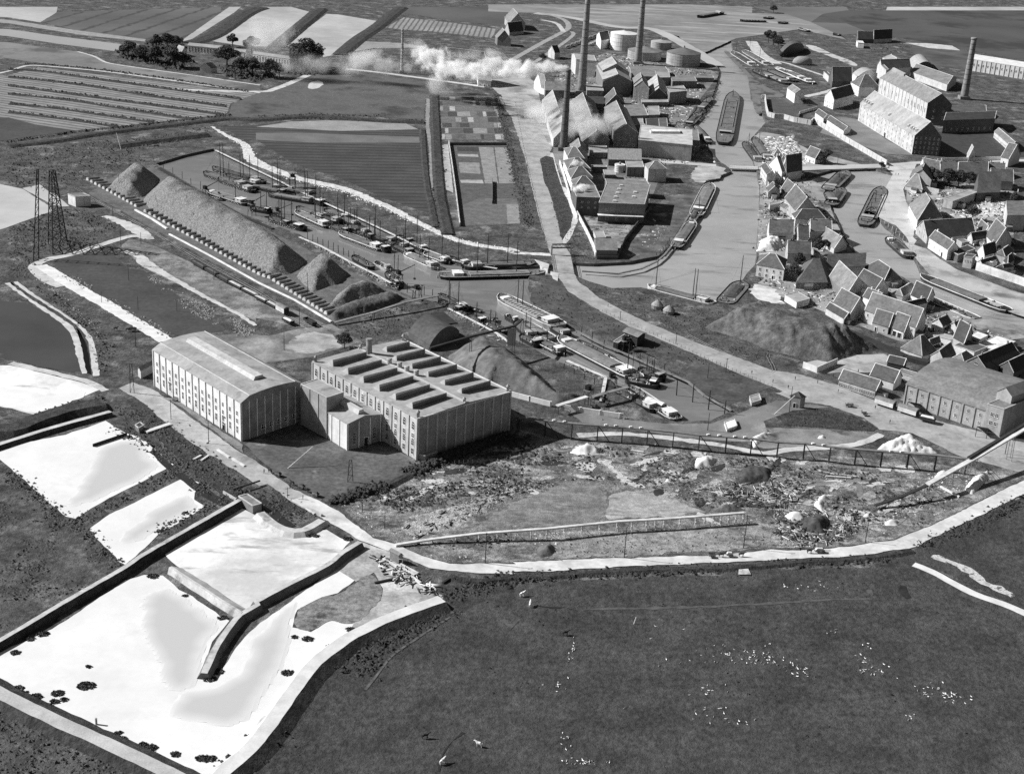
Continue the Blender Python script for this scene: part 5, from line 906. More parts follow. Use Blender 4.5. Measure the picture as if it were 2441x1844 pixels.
for cr, q, b, hh, rf_, rd, lb, au_, kw in TN:
    k = [x for x in BLD if x.endswith(lb)][0]; _, c0, un, vn, lu, lv, hB = BLD[k]; hB = max(2.2, min(3.2, hB * .5)); base_ = rl.choice(('v', 'b', 'v'))
    w_, d_ = rl.uniform(3, 5), rl.uniform(2.5, 4.5); t0 = rl.uniform(.1, .5)
    o_ = (c0 + un * (lu * t0) + vn * (lv + .1)) if base_ == 'b' else (c0 - un * (d_ + .1) + vn * (lv * t0)); o_.z = 0
    r = root('lean_to', o_, 'lean-to shed built against the ' + lb, 'shed'); mb = MB(); p = lambda a, b_, z: un * a + vn * b_ + Vector((0, 0, z))
    A1, B1 = (w_, d_) if base_ == 'b' else (d_, w_)
    mb.rings([[p(0, 0, 0), p(A1, 0, 0), p(A1, B1, 0), p(0, B1, 0)], [p(0, 0, hB), p(A1, 0, hB), p(A1, B1, hB), p(0, B1, hB)]]); mb.build('wall', rl.choice((WALLW, WALLC, BRICK, WALLC)), r)
    mb = MB(); e = .25; z1, z2 = (hB + .9, hB + .1) 
    za = [z1, z1, z2, z2] if base_ == 'b' else [z2, z1, z1, z2]
    cs = [p(-e, -e, 0), p(A1 + e, -e, 0), p(A1 + e, B1 + e, 0), p(-e, B1 + e, 0)]
    mb.rings([[c_ + Vector((0, 0, z)) for c_, z in zip(cs, za)], [c_ + Vector((0, 0, z + .15)) for c_, z in zip(cs, za)]]); mb.build('roof', rl.choice((TILE, TILED, ROOFM)), r)
    if rl.random() < .55:
        a_, L_ = c0 + vn * (lv + 2 + d_ * .6) + un * rl.uniform(-4, 2), rl.uniform(6, 12); r = root('yard_wall', Vector((a_.x, a_.y, 0)), 'low yard wall beside the ' + lb, 'wall'); mb = MB(); mb.beam((0, 0, .9), un * L_ + Vector((0, 0, .9)), .3, 1.8); mb.build('wall', rl.choice((WALLW, WALLC, BRICKD)), r); mb = MB(); mb.beam(Vector((0, 0, 1.85)), un * L_ + Vector((0, 0, 1.85)), .45, .12); mb.build('coping', CEM, r)
building('house', H(2085,642), H(2112,560), I(173,684), 'two-storey white house with hipped roof left of the dark garden tree', 'house', base=H(2083,742), roof='hip', ridge='v', rise=5, roofm=TILE, auto='v')
# --- arched warehouse at the right edge
building('arched_warehouse', N(1900,286), N(1212,58), N(2330,60), 'broad arched warehouse with rows of small windows beside the train', 'warehouse', base=N(1895,452), roof='arch', rise=5.5, wall=WALLP, roofm=ROOFM, over=.4, pil=(('u', 7, .6, .4),), wins=(('u', 7, (6.2,), 1.3, 1.5, .07, .93), ('u', 7, (2.2,), 1.3, 1.5, .07, .93)))
building('warehouse_tower', N(2046,268), N(1900,224), N(2330,150), 'square end tower of the arched warehouse cut by the right edge', 'tower', base=N(2008,502), roof='flat', wall=WALLP, roofm=ROOFM, wins=(('u', 2, (8.5,), 1.6, 1.8, .35, .62), ('u', 2, (4.5,), 1.6, 1.8, .35, .62)))
building('tower_house', N(2110,160), N(1985,112), N(2330,80), 'upper storey block standing on the warehouse tower', 'tower', h=17, roof='gable', ridge='v', rise=3, wall=WALLP, roofm=ROOFL, verge=False)
for q, lb in (((1318,240, 1270,215, 1240,195), 'dark tilted loading hood at the left end of the arched warehouse'), ((1908,462, 1860,425, 1840,400), 'dark tilted loading hood by the warehouse tower')):
    a = at(N(*q[0:2])[0]); c = at(N(*q[2:4])[0], 5); mb = MB()
    d = Vector((2.2, -.8, 0)); mb.rings([[a - d, a + d, a + d + Vector((0, 0, .3)), a - d + Vector((0, 0, .3))], [c - d, c + d, c + d + Vector((0, 0, .3)), c - d + Vector((0, 0, .3))]])
    r = root('loading_hood', at(N(*q[0:2])[0]), lb, 'hood'); mb.v = [(x - r.location.x, y - r.location.y, z) for x, y, z in mb.v]; mb.build('hood', WOODD, r)
    m2 = MB(); m2.bar((c - d) - r.location, (c - d - Vector((0, 0, 5))) - r.location, .15); m2.bar((c + d) - r.location, (c + d - Vector((0, 0, 5))) - r.location, .15); m2.build('leg', WOODD, r)
# --- tall chimneys
def chimney(name, base, top, wb, wt, label, m=CHIM, smoke=False, group=None):
    b = at(base); h = hgt(base, top); s = FPX / (b - Vector((0, 0, CAM_H))).length
    r = root(name, b, label, 'chimney', group); rb, rt = wb / s / 2, wt / s / 2
    mb = MB(); mb.lathe((0, 0, 0), [(rb, 0)] + [(rb + (rt - rb) * k / 12, h * k / 12) for k in range(1, 13)], 20); mb.build('shaft', m, r, True)
    mb = MB(); mb.box((0, 0, 1.5), (rb * 2.6, rb * 2.6, 3)); mb.build('plinth', m, r)
    mb = MB(); mb.lathe((0, 0, h - 2.2), [(rt, 0), (rt * 1.25, .8), (rt * 1.25, 1.8), (rt * 1.05, 2.4), (rt * .75, 2.4)], 20); mb.build('crown', m, r, True)
    for k in range(3, 12):
        z = h * k / 12.3; q = rb + (rt - rb) * z / h
        mb = MB(); mb.lathe((0, 0, z), [(q + .07, 0), (q + .07, .3)], 20); mb.build('iron_band', IRON, r)
    m2 = MB(); m2.bar((rb + .12, 0, 2), (rt + .12, 0, h - 1), .10, 4); m2.build('ladder', IRON, r)
    return r, h
chimney('factory_chimney', C(590,795)[0], (1404, -14), 20, 11, 'tallest brick chimney, left of the pair in the river bend')
chimney('factory_chimney', C(1070,545)[0], (1533.5, -14), 17, 10.5, 'tall ringed chimney standing before the white storage tank')
SMK, smk_h = chimney('factory_chimney', C(437,1278)[0], C(473,592)[0], 19, 10.5, 'smoking chimney with blackened upper shaft nearest the road', plain('sooty_chimney', .12, fine=.4))
chimney('factory_chimney', D(1700,842)[0], D(1786,322)[0], 17, 11, 'lone tapering chimney at the far right of the sugar works')
chimney('factory_chimney', B(1240,622)[0], B(1261,250)[0], 7, 5, 'thin pale chimney far off among the drifting steam', plain('pale_chimney', .4))
# --- storage tanks
def tank(c, rp, hp, label, cone=.25, m=None, roofm=None):
    b = at(c); s = FPX / (b - Vector((0, 0, CAM_H))).length; R_ = rp / s; h = hp / s
    r = root('storage_tank', b, label, 'tank'); mb = MB()
    mb.lathe((0, 0, 0), [(R_, 0), (R_, h)], 40); mb.build('shell', m or WALLC, r, False)
    mb = MB(); mb.lathe((0, 0, h), [(R_ + .15, 0), (R_ + .15, .25), (R_ * .5, R_ * cone * .55), (.3, R_ * cone)], 40); mb.build('roof', roofm or ROOFM, r)
    mb = MB(); mb.lathe((0, 0, h + R_ * cone), [(.8, -.2), (.8, 1.6), (.2, 2.0)], 8); mb.build('vent', CEMD, r)
    for k in range(1, 4):
        mb = MB(); mb.lathe((0, 0, h * k / 4), [(R_ + .06, 0), (R_ + .06, .2)], 40); mb.build('seam', CEMD, r)
tank(C(945,418)[0], 31, 36, 'largest white storage tank left of the others', .2, WALLW, WALLW)
tank(C(1126,500)[0], 39, 19, 'squat tank with dark conical roof behind the ringed chimney', .25, WALLP, ROOFM)
tank(C(1268,415)[0], 24, 16, 'half hidden tank at the back of the group', .2, WALLP, ROOFL)
tank(C(1455,545)[0], 39, 26, 'rightmost storage tank with grey conical roof', .3, WALLP, plain('tank_roof', .15, fine=.2))
tank(V(1082,548)[0], 12, 17, 'small round white tank on the works roof', .05, WALLW, WHITE)
# ------------------------------------------------------------------ heaps
def heap(name, px, maxh, slope, m, label, cat='heap', cell=1.25, nz=.18, gully=0.0, gdir=(1, 0), z0=0.0, group=None):
    poly = [tuple(p[:2]) for p in G(px)]; poly = ragged(poly, .6, 4)
    xs = [p[0] for p in poly]; ys = [p[1] for p in poly]; c = Vector((sum(xs) / len(xs), sum(ys) / len(ys), 0))
    nx = int((max(xs) - min(xs)) / cell) + 3; ny = int((max(ys) - min(ys)) / cell) + 3
    gx = min(xs) - cell + np.arange(nx) * cell; gy = min(ys) - cell + np.arange(ny) * cell
    XX, YY = np.meshgrid(gx, gy, indexing='ij'); D = np.full(XX.shape, 1e9); ins = np.zeros(XX.shape, bool)
    n = len(poly)
    for i in range(n):
        (x0, y0), (x1, y1) = poly[i - 1], poly[i]; dx, dy = x1 - x0, y1 - y0; q = dx * dx + dy * dy + 1e-9
        t = np.clip(((XX - x0) * dx + (YY - y0) * dy) / q, 0, 1); D = np.minimum(D, np.hypot(XX - x0 - t * dx, YY - y0 - t * dy))
        if y0 != y1: ins ^= ((y0 > YY) != (y1 > YY)) & (XX < (x1 - x0) * (YY - y0) / (y1 - y0) + x0)
    Zh = np.where(ins, D, -0.3) * slope
    N1 = np.array([[mnoise.noise(Vector((x * .09, y * .09, 1.7))) for y in gy] for x in gx]); N2 = np.array([[mnoise.noise(Vector((x * .5, y * .5, 5.1))) for y in gy] for x in gx])
    N3 = np.array([[mnoise.noise(Vector((x * 1.1, y * 1.1, 9.1))) for y in gy] for x in gx])
    top = maxh * (1 + nz * 1.6 * N1)
    if gully:
        t = XX * gdir[0] + YY * gdir[1]; Zh *= 1 + gully * np.sin(t * 0.75 + 5 * N1 + 2 * N2) * (1 + N1)
    Zh = np.where(ins, np.minimum(Zh, top * (1 - np.exp(-Zh / np.maximum(top, .1) * 1.6)) * 1.12) + (N2 * .45 + N3 * .35) * np.clip(D, 0, 1.5) / 1.5 * min(1, maxh / 4) * (1 if maxh > 6 else 2.2), -0.3)
    idx = -np.ones(XX.shape, int); vs = []; fs = []
    for i in range(nx - 1):
        for j in range(ny - 1):
            if ins[i, j] or ins[i + 1, j] or ins[i, j + 1] or ins[i + 1, j + 1]:
                f = []
                for a, b in ((i, j), (i + 1, j), (i + 1, j + 1), (i, j + 1)):
                    if idx[a, b] < 0: idx[a, b] = len(vs); vs.append((XX[a, b] - c.x, YY[a, b] - c.y, float(Zh[a, b])))
                    f.append(int(idx[a, b]))
                fs.append(tuple(f))
    me = bpy.data.meshes.new(name); me.from_pydata(vs, [], fs); me.polygons.foreach_set('use_smooth', [True] * len(fs)); me.update()
    o = link(name, me, m, label=label, cat=cat, group=group); o.location = (c.x, c.y, z0); return o
heap('beet_heap', P(252,452, 290,414, 345,400, 380,425, 372,440, 340,470, 300,472), 11, .85, BEET, 'first steep end cone of the long grey heap, cut off by a dark gap')
heap('beet_heap', P(352,462, 395,428, 470,462, 545,503, 610,540, 690,590, 732,622, 690,655, 640,658, 560,612, 480,566, 410,528, 360,500, 340,480), 12.5, .85, BEET, 'long grey heap stretching along the harbour quay')
heap('beet_heap', F(340,740, 440,650, 560,610, 680,650, 780,720, 690,820, 600,830, 480,890), 10, .95, BEET, 'rounded grey heap with a dug-out face at the end of the long heap')
heap('beet_heap', F(600,1010, 700,900, 860,830, 1010,850, 1160,890, 1000,930, 760,990), 8.5, .9, BEET, 'pointed grey heap nearest the overhead crane')
heap('beet_heap', F(590,1100, 720,1010, 920,950, 1120,900, 1290,935, 1000,1040, 680,1130), 3.5, .9, COAL, 'low flat dark heap at the quay end of the grey heaps')
heap('lime_mound', X(190,1660, 230,1490, 420,1410, 730,1430, 740,1560, 500,1671), 4.5, .8, RUBBLEL, 'big white lime heap on the river bank beside the square tiled house', 'mound', cell=.8)
heap('slag_heap', H(1640,1180, 1760,1110, 1920,1050, 2100,1040, 2230,1060) + I(120,1110, 260,1140, 420,1180, 600,1220, 900,1330, 980,1360, 700,1440, 580,1480, 250,1420, 0,1360) + H(2000,1290, 1800,1230), 11.5, .85, COAL, 'large dark heap with washed gullies beside the town', gully=.10, gdir=(1, .2))
heap('slag_heap', F(1640,1420, 1760,1340, 1900,1290, 2060,1340, 2212,1420) + H(120,1480, 260,1600, 420,1760) + M(600,140, 560,210, 380,240, 200,200, 0,150, -120,100) + L(1960,660, 1800,560, 1660,460), 9.5, .75, SLAG, 'broad slag heap behind the sawtooth factory', gully=.05, gdir=(.8, -.5))
for q, hh, lb, m in ((N(950,620, 1010,560, 1200,490, 1340,560, 1480,640, 1200,650), 6, 'long white lime mound beside the quay road', RUBBLEL), (M(490,640, 560,590, 640,570, 760,610, 740,650, 620,670), 4, 'white lime mound with grey cap at the tip of the trestle slope', RUBBLEL), (M(1545,780, 1570,690, 1650,670, 1770,690, 1700,760), 4, 'small white stone mound on the dark waste ground', RUBBLEL), (N(410,1080, 470,1010, 600,990, 520,1060, 500,1150), 4, 'crescent of white stone by the scrap heap', RUBBLEL), (N(1700,950, 1790,820, 1950,790, 1900,880, 1760,1000), 5, 'white mound under the rising conveyor', RUBBLEL), (N(1440,850, 1480,790, 1580,800, 1560,850), 3, 'little white mound left of the rising conveyor', RUBBLEL), (N(1020,1230, 1080,1200, 1150,1220, 1140,1260, 1040,1260), 2.5, 'flat white mound beside the white road', RUBBLEL), (N(180,1180, 230,1140, 350,1160, 340,1210, 230,1220), 3, 'white rubble mound left of the scrap', RUBBLEL), (N(830,1180, 880,1140, 930,1150, 900,1190), 2, 'small white cone by the conveyor posts', RUBBLEL), (M(1290,890, 1320,840, 1360,890), 2.5, 'tiny white pyramid on the dark waste ground', RUBBLEL), (M(2020,520, 2100,480, 2212,465, 2212,500, 2060,600), 4, 'white bank of lime beside the box hut', RUBBLEL), (N(300,1270, 340,1190, 430,1180, 560,1200, 580,1270, 500,1330, 380,1310), 5, 'black scrap heap on the waste ground', RUBBLED), (M(1900,900, 1960,780, 2080,760, 2212,780, 2212,880, 2000,910), 3.5, 'dark bushy mound of refuse', RUBBLED), (M(1700,1140, 1780,1080, 1920,1090, 2000,1130, 1800,1150), 3.5, 'pale mound behind the white conveyor', SLAG), (M(210,1500, 230,1430, 330,1420, 390,1460, 340,1520, 250,1530), 4, 'round grey mound at the foot of the white conveyor', SLAG), (Q(1040,145, 1090,115, 1160,130, 1140,150), .6, 'pale patch of lime on the dark slope', RUBBLEL), (N(440,520, 470,490, 540,500, 520,525), 2, 'small white heap behind the trestle', RUBBLEL)):
    heap('lime_mound' if m is RUBBLEL else 'waste_mound', q, hh * (.65 if hh < 6 else .9), .7, m, lb, 'mound', cell=.7)
for c, lb in ((H(1235,1015)[0], 'left round straw stack above the river bank'), (H(1335,1060)[0], 'right round straw stack above the river bank')):
    mb = MB(); mb.lathe((0, 0, 0), [(2.9, 0), (3.2, 1.7), (3.4, 2.0), (2.5, 3.0), (1.3, 4.1), (.1, 4.8)], 14); o = mb.build('straw_stack', STRAW, smooth=False, label=lb, cat='straw stack'); o.location = at(c)
mb = MB(); mb.lathe((0, 0, 0), [(8, 0), (9, 2), (8, 6), (5, 9), (.1, 10)], 14); o = mb.build('straw_stack', STRAW, smooth=True, label='large pale haystack beside the shipyard path', cat='haystack'); o.location = at(W(1260,440)[0]); o.scale = (1.25, .8, .9)
# ------------------------------------------------------------------ drying-floor hoods along the long heap
def line_px(pts, n):
    d = [0.0]
    for a, b in zip(pts, pts[1:]): d.append(d[-1] + math.hypot(b[0] - a[0], b[1] - a[1]))
    return [(float(np.interp(d[-1] * i / (n - 1), d, [p[0] for p in pts])), float(np.interp(d[-1] * i / (n - 1), d, [p[1] for p in pts]))) for i in range(n)]
ha, hb = at(P(420, 545)[0]), at(P(452, 536)[0]); hd = (hb - ha).normalized(); hang = math.atan2(hd.y, hd.x)
mb = MB(); prof = [(-1.1, 0), (-1.05, .95), (-.6, 1.75), (0, 2.0), (.6, 1.75), (1.05, .95), (1.1, 0)]
mb.rings([[(0, y, z) for y, z in prof], [(.9, y * .95, z * .97) for y, z in prof], [(1.0, y * .9, z * .9) for y, z in prof]]); hood_end = mb.mesh('hood_end'); hood_end.materials.append(WHITE)
mb = MB(); mb.rings([[(x, y * (1 - .05 * x / 9), z * (1 - .05 * x)) for y, z in prof] for x in (.9, 3, 6, 10)]); hump = mb.mesh('hood_cover'); hump.materials.append(plain('earth_cover', .26, fine=.4))
proto = None
for i, p in enumerate(line_px(P(208,430, 322,493), 13) + line_px(P(345,506, 620,658, 640,664), 27) + line_px(F(150,790, 590,1068), 13)):
    if proto is None:
        proto = root('duct_hood', at(p), 'white half-round duct mouth with earth cover in the row along the long grey heap', 'duct hood', 'row of white duct mouths along the heap', hang); link('hood_end', hood_end, None, proto); link('hood_cover', hump, None, proto)
    else: dup(proto, at(p))
def wall_thing(name, px, h, t, m, label, cat='wall', group=None, posts=0, z0=0.0, cap=None):
    pa = G(px, z0); r = root(name, pa[0], label, cat, group)
    mb = MB(); 
    for a, b in zip(pa, pa[1:]): mb.beam(a - r.location + Vector((0, 0, h / 2)), b - r.location + Vector((0, 0, h / 2)), t, h)
    mb.build('wall', m, r)
    if cap:
        mb = MB()
        for a, b in zip(pa, pa[1:]): mb.beam(a - r.location + Vector((0, 0, h + .1)), b - r.location + Vector((0, 0, h + .1)), t + .25, .2)
        mb.build('coping', cap, r)
    if posts:
        L_ = sum((b - a).length for a, b in zip(pa, pa[1:])); me = None; k = max(2, int(L_ / posts))
        for p in line_px([(q.x, q.y) for q in pa], k):
            if me is None: mb = MB(); mb.box((0, 0, h / 2), (t + .3, t + .3, h + .3)); me = mb.mesh('pier'); me.materials.append(m)
            o = link('pier', me, None, r); o.location = Vector((p[0], p[1], z0)) - r.location
    return r
wall_thing('kerb_wall', E(1150,185, 1290,260, 1420,345), .9, 1.2, WHITE, 'short white kerb wall at the upper duct mouths')
wall_thing('kerb_wall', E(1440,390, 1800,580, 2212,810) + F(330,950, 640,1135), .7, 1.0, WHITE, 'long white kerb wall below the duct mouths')
wall_thing('retaining_wall', M(-20,150, 0,160, 330,245), 2.4, .5, WALLW, 'left white retaining wall at the foot of the slag heap', posts=6)
wall_thing('retaining_wall', M(418,268, 920,345), 2.4, .5, WALLW, 'right white retaining wall at the foot of the slag heap', posts=6)
wall_thing('yard_wall', H(548,215, 640,390, 700,520, 712,585), 3.2, .4, WALLW, 'white wall along the left side of the pointed works yard', posts=8)
wall_thing('yard_wall', H(1190,165, 1080,300, 960,450, 900,595), 3.0, .4, BRICKD, 'dark wall along the right side of the pointed works yard', posts=8)
wall_thing('yard_wall', H(722,600, 900,600), 2.0, .4, BRICKD, 'short front wall of the pointed works yard')
wall_thing('street_wall', V(95,420, 160,620, 240,900, 300,1150, 385,1330), 3.0, .5, WALLW, 'white street wall below the gabled bays', posts=10)
wall_thing('garden_wall', W(590,1010, 640,1010, 660,1180, 690,1300, 800,1330, 950,1340, 1120,1390, 1400,1440) + D(420,1040, 700,1210, 1040,1410), 4.2, .5, WALLC, 'long pale garden wall curving round the lawn to the bridge', posts=9, cap=WALLW)
wall_thing('garden_wall', W(1200,1310, 1215,1260, 1500,1180), 2.6, .4, WALLC, 'short cross wall behind the lawn')
wall_thing('quay_wall', Y(1240,1530, 1420,1600, 1700,1690) + I(1800,690, 2130,800, 2300,860), 5.0, .5, WALLW, 'long white street wall of the right-hand quay')
wall_thing('terrace_wall', Y(1020,252, 1810,232), 3.0, .5, CEM, 'pale wall behind the tiled terrace row')
wall_thing('terrace_wall', Y(540,600, 760,640, 985,690), 4.0, .4, WALLC, 'white wall beside the low hipped house')
wall_thing('allotment_wall', B(1640,1220, 1670,1420, 1700,1640) + F(1735,320), 2.6, .4, WALLC, 'white wall along the left side of the walled garden', posts=12)
wall_thing('allotment_wall', F(2010,-60, 2010,130), 2.4, .4, BRICKD, 'dark wall piece inside the walled garden')
wall_thing('allotment_wall', B(1650,1235, 2130,1235), 2.2, .4, BRICKD, 'dark wall along the top of the walled garden')
wall_thing('yard_block', I(330,1520, 450,1565, 620,1490), 3.2, .4, WALLW, 'low white corner wall by the dark heap')
wall_thing('railway_wall', I(640,1210, 900,1310, 1200,1450, 1400,1500), 2.2, 4.0, WOODD, 'raised rail siding wall running past the town')
wall_thing('pond_screen', J(790,588, 1080,490), 1.3, .3, WOODD, 'thin dark plank screen standing in the white pond')
wall_thing('ditch_bridge', J(1240,465, 1450,395), .5, 2.2, WOODL, 'white plank footbridge over the roadside ditch', 'footbridge', z0=.3)
wall_thing('sluice_wall', J(1900,985, 2010,1050), 1.2, .5, CEM, 'white sluice sill between the lime ponds')
wall_thing('sluice_wall', Q(430,225, 560,290), 1.2, .8, CEM, 'pale culvert wall at the road edge')
wall_thing('pipe', J(1980,955, 2212,880), .5, .5, IRON, 'dark pipe crossing the roadside ditch', 'pipe', z0=1.6)
for q, lb in ((J(1645,700, 1710,665), 'left white plank over the ditch'), (J(1710,710, 1775,665), 'right white plank over the ditch'), (J(1850,615, 1950,680), 'upper stack of pale planks on the road edge'), (J(1975,690, 2080,755), 'lower stack of pale planks on the road edge'), (Q(430,222, 500,270), 'plank stack by the pond corner')):
    wall_thing('planks', q, .5, .9, WOODL, lb, 'planks', z0=.15)
# ------------------------------------------------------------------ poles, posts and masts
def pole_mesh(h, r_, arms=0):
    mb = MB(); mb.bar((0, 0, -.3), (0, 0, h), r_, 6, r_ * .7); return mb
def pole(name, b, t, label, r_=.14, m=WOODD, arms=0, group=None, cat='pole', lean=None):
    g = at(b); h = hgt(b, t) if lean is None else lean[1]
    r = root(name, g, label, cat, group); mb = MB(); top = Vector((0, 0, h)) if lean is None else Vector(lean[0])
    mb.bar((0, 0, -.3), top, r_, 6, r_ * .7); mb.build('shaft', m, r)
    for k in range(arms):
        mb = MB(); mb.box((0, 0, h - .5 - .6 * k), (1.8, .12, .12), .5); mb.build('crossarm', m, r)
        for x in (-.7, .7):
            mb = MB(); mb.lathe((x * math.cos(.5), x * math.sin(.5), h - .44 - .6 * k), [(.06, 0), (.09, .1), (.04, .22)], 6); mb.build('insulator', WHITE, r)
    return r
PL = [(J, 1455,355, 1450,185, 'road pole nearest the footbridge over the ditch'), (J, 1775,560, 1775,375, 'road pole below the white warehouse corner'), (Q, 270,130, 270,40, 'thin pole on the road verge by the ditch'), (Q, 1950,690, 1950,425, 'pole standing at the bend of the white road'), (M, 955,1535, 970,1265, 'tall pole in front of the white conveyor'), (M, 1970,1450, 1980,1165, 'tall pole at the right end of the white conveyor'), (Q, 1095,390, 1088,250, 'thin pole among the quarry rubble'), (Q, 905,250, 903,165, 'short pole by the stone pile'),
 (E, 1095,780, 1095,640, 'first thin pole of the dark dug plot'), (E, 1175,1030, 1170,910, 'second thin pole of the dark dug plot'), (E, 1505,1040, 1505,960, 'third thin pole of the dark dug plot'), (E, 865,970, 865,870, 'thin pole beside the white track'), (E, 1155,1345, 1155,1220, 'pole behind the white warehouse'), (E, 1820,775, 1820,690, 'pole beside the rail wagons'), (E, 1330,160, 1330,55, 'pole on the flank of the first cone'), (E, 1650,310, 1650,205, 'pole on the flank of the long heap'), (E, 1980,500, 1978,385, 'pole at the middle of the long heap'), (E, 1030,500, 1030,340, 'pole at the bend of the pale track'), (E, 1200,470, 1195,370, 'pole where track and siding meet'), (E, 960,230, 960,150, 'pole beside the upper siding'), (F, 155,720, 150,570, 'pole before the rounded heap'), (F, 440,925, 435,720, 'pole at the foot of the rounded heap'), (F, 240,1370, 238,1220, 'pole with bushy foot in the yard'), (F, 370,1170, 370,1010, 'pole with pale foot at the siding end'), (A, 1015,1620, 1015,1480, 'pole on the first grey cone'), (N, 862,1400, 860,1230, 'pole among the scrap'), (N, 215,290, 222,75, 'signal pole beside the weigh house'), (N, 2050,650, 2050,540, 'pole under the high conveyor'), (H, 1665,1290 + 320, 1675, 1480, 'pole on the harbour verge'), (I, 1375,1000, 1365,960, 'white-topped mooring post by the barge'), (H, 920,1120, 915,1040, 'first pole of the quay road'), (H, 1395,1320, 1400,1220, 'second pole of the quay road'), (H, 1820,1560, 1835,1440, 'third pole of the quay road'), (H, 1020,1620, 1035,1330, 'tall derrick pole on the long barge quay'), (M, 1665,450, 1680,300, 'slim pole by the harbour end'), (D, 625,1390, 630,1330, 'lamp pole by the bridge house'), (Y, 1520,1440, 1520,1380, 'white post in the gardens'), (I, 1860,935, 1860,900, 'short post on the right-hand quay')]
for f_, bx, by, tx, ty, lb in PL: pole('pole', f_(bx, by)[0], f_(tx, ty)[0], lb, .13 if 'thin' in lb else .17, arms=1 if 'road' in lb or 'tall' in lb else 0)
pole('leaning_pole', L(262,1308)[0], None, 'leaning derrick pole in the front yard with its long shadow', .22, WOODL, lean=((9.5, 6.0, 7.5), 8), cat='derrick')
pole('leaning_pole', A(1030,1270)[0], None, 'pale leaning pole on the dark bank above the heap', .3, WOODL, lean=((-4.5, 6.0, 10.5), 8), cat='pole')
pole('leaning_pole', N(85,310)[0], None, 'pale loading boom leaning beside the weigh house', .22, WOODL, lean=((9, 3.0, 8.5), 8), cat='boom')
def posts_row(name, px, n, h, label, group, r_=.12, m=WOODD, z0=0.0, cat='post'):
    mb = MB(); mb.bar((0, 0, -.4), (0, 0, h), r_, 6, r_ * .85); me = mb.mesh(name); me.materials.append(m); rn_ = random.Random(len(px) + n)
    for p in line_px(px, n):
        o = link(name, me, None, label=label, cat=cat, group=group); o.location = at(p, z0); o.scale = (1, 1, rn_.uniform(.85, 1.12)); o.rotation_euler = (rn_.uniform(-.04, .04), rn_.uniform(-.04, .04), 0)
posts_row('mooring_post', F(440,430, 700,545, 860,610, 920,640), 12, 4.6, 'dark mooring post in the water along the heap quay', 'mooring posts along the heap quay', .22, WOODD, ZW)
posts_row('mooring_post', F(1220,850, 1320,900, 1420,900, 1500,930), 5, 5, 'dark mooring post in the water at the harbour elbow', 'mooring posts at the harbour elbow', .22, WOODD, ZW)
posts_row('mooring_post', M(1400,150, 1530,205, 1665,270, 1805,335), 4, 8.5, 'tall mooring pile at the right-hand harbour quay', 'tall piles at the harbour end', .28, WOODD, ZW)
posts_row('mooring_post', H(440,1560, 565,1620, 700,1690), 4, 5, 'mooring pile beside the plank quay of the slag heap', 'piles along the slag quay', .22, WOODD, ZW)
posts_row('mooring_post', H(590,1250, 720,1340, 940,1420, 1150,1520, 1290,1580), 8, 5.5, 'mooring pile behind the long barge', 'piles behind the long barge', .22, WOODD, ZW)
posts_row('mooring_post', H(1340,470, 1300,540, 1230,590), 6, 4, 'training-wall pile in the river bend', 'piles of the river training wall', .22, WOODD, ZW)
posts_row('quay_post', X(1570,1100, 1700,1350, 1790,1500), 14, 3.5, 'dark quay pile along the tongue canal path', 'piles along the tongue canal path', .2, WOODD, ZW)
posts_row('quay_post', I(960,270, 1180,450, 1330,640), 14, 4.5, 'pale quay pile along the right-hand quay', 'piles along the right-hand quay', .2, WOODL, ZW)
posts_row('dock_post', A(1310,1400, 1390,1440, 1470,1480, 1550,1520, 1625,1570, 1705,1610), 6, 5.0, 'dark frame post of the loading jetty behind the heap', 'frame posts of the heap jetty', .2, WOODD, ZW)
posts_row('fence_post', H(770,1045, 1050,1170, 1400,1330, 1700,1470, 2212,1690), 44, 1.5, 'short fence post along the left edge of the quay road', 'fence posts along the quay road', .09)
posts_row('fence_post', N(1300,1450, 1420,1395, 2125,1060), 34, 1.4, 'short fence post along the bottom bend of the white road', 'fence posts along the white road bend', .09)
posts_row('fence_post', C(30,880, 100,1250, 190,1640) + H(260,330, 300,480), 60, 1.4, 'kerb stone along the allotment side of the road', 'kerb stones along the allotment road', .16, WOODD)
posts_row('fence_post', C(80,1400, 200,1640), 10, 1.2, 'kerb stone beside the grass wedge', 'kerb stones by the grass wedge', .16, WOODD)
posts_row('fence_post', L(1690,1270, 1770,1262, 1880,1262), 6, 1.6, 'white stake beside the hedge bank', 'white stakes by the hedge bank', .1, WHITE)
posts_row('fence_post', N(180,405, 560,430, 880,470), 30, 1.3, 'fence post along the sandy verge', 'fence posts along the sandy verge', .08)
posts_row('marker_post', R(1105,462), 1, 2.4, 'single white marker post in the dark pasture', 'marker', .12, WHITE) if False else None
o = MB().bar((0, 0, 0), (.6, .3, 2.6), .12, 6).build('marker_post', WHITE, label='single white marker post leaning in the dark pasture', cat='post'); o.location = at(R(1108,460)[0])
o = MB().bar((0, 0, 0), (0, 0, 2.4), .35, 8).build('marker_post', WALLC, label='white stump with dark cap in the bottom lime pond', cat='post'); o.location = at(O(770,1260)[0])
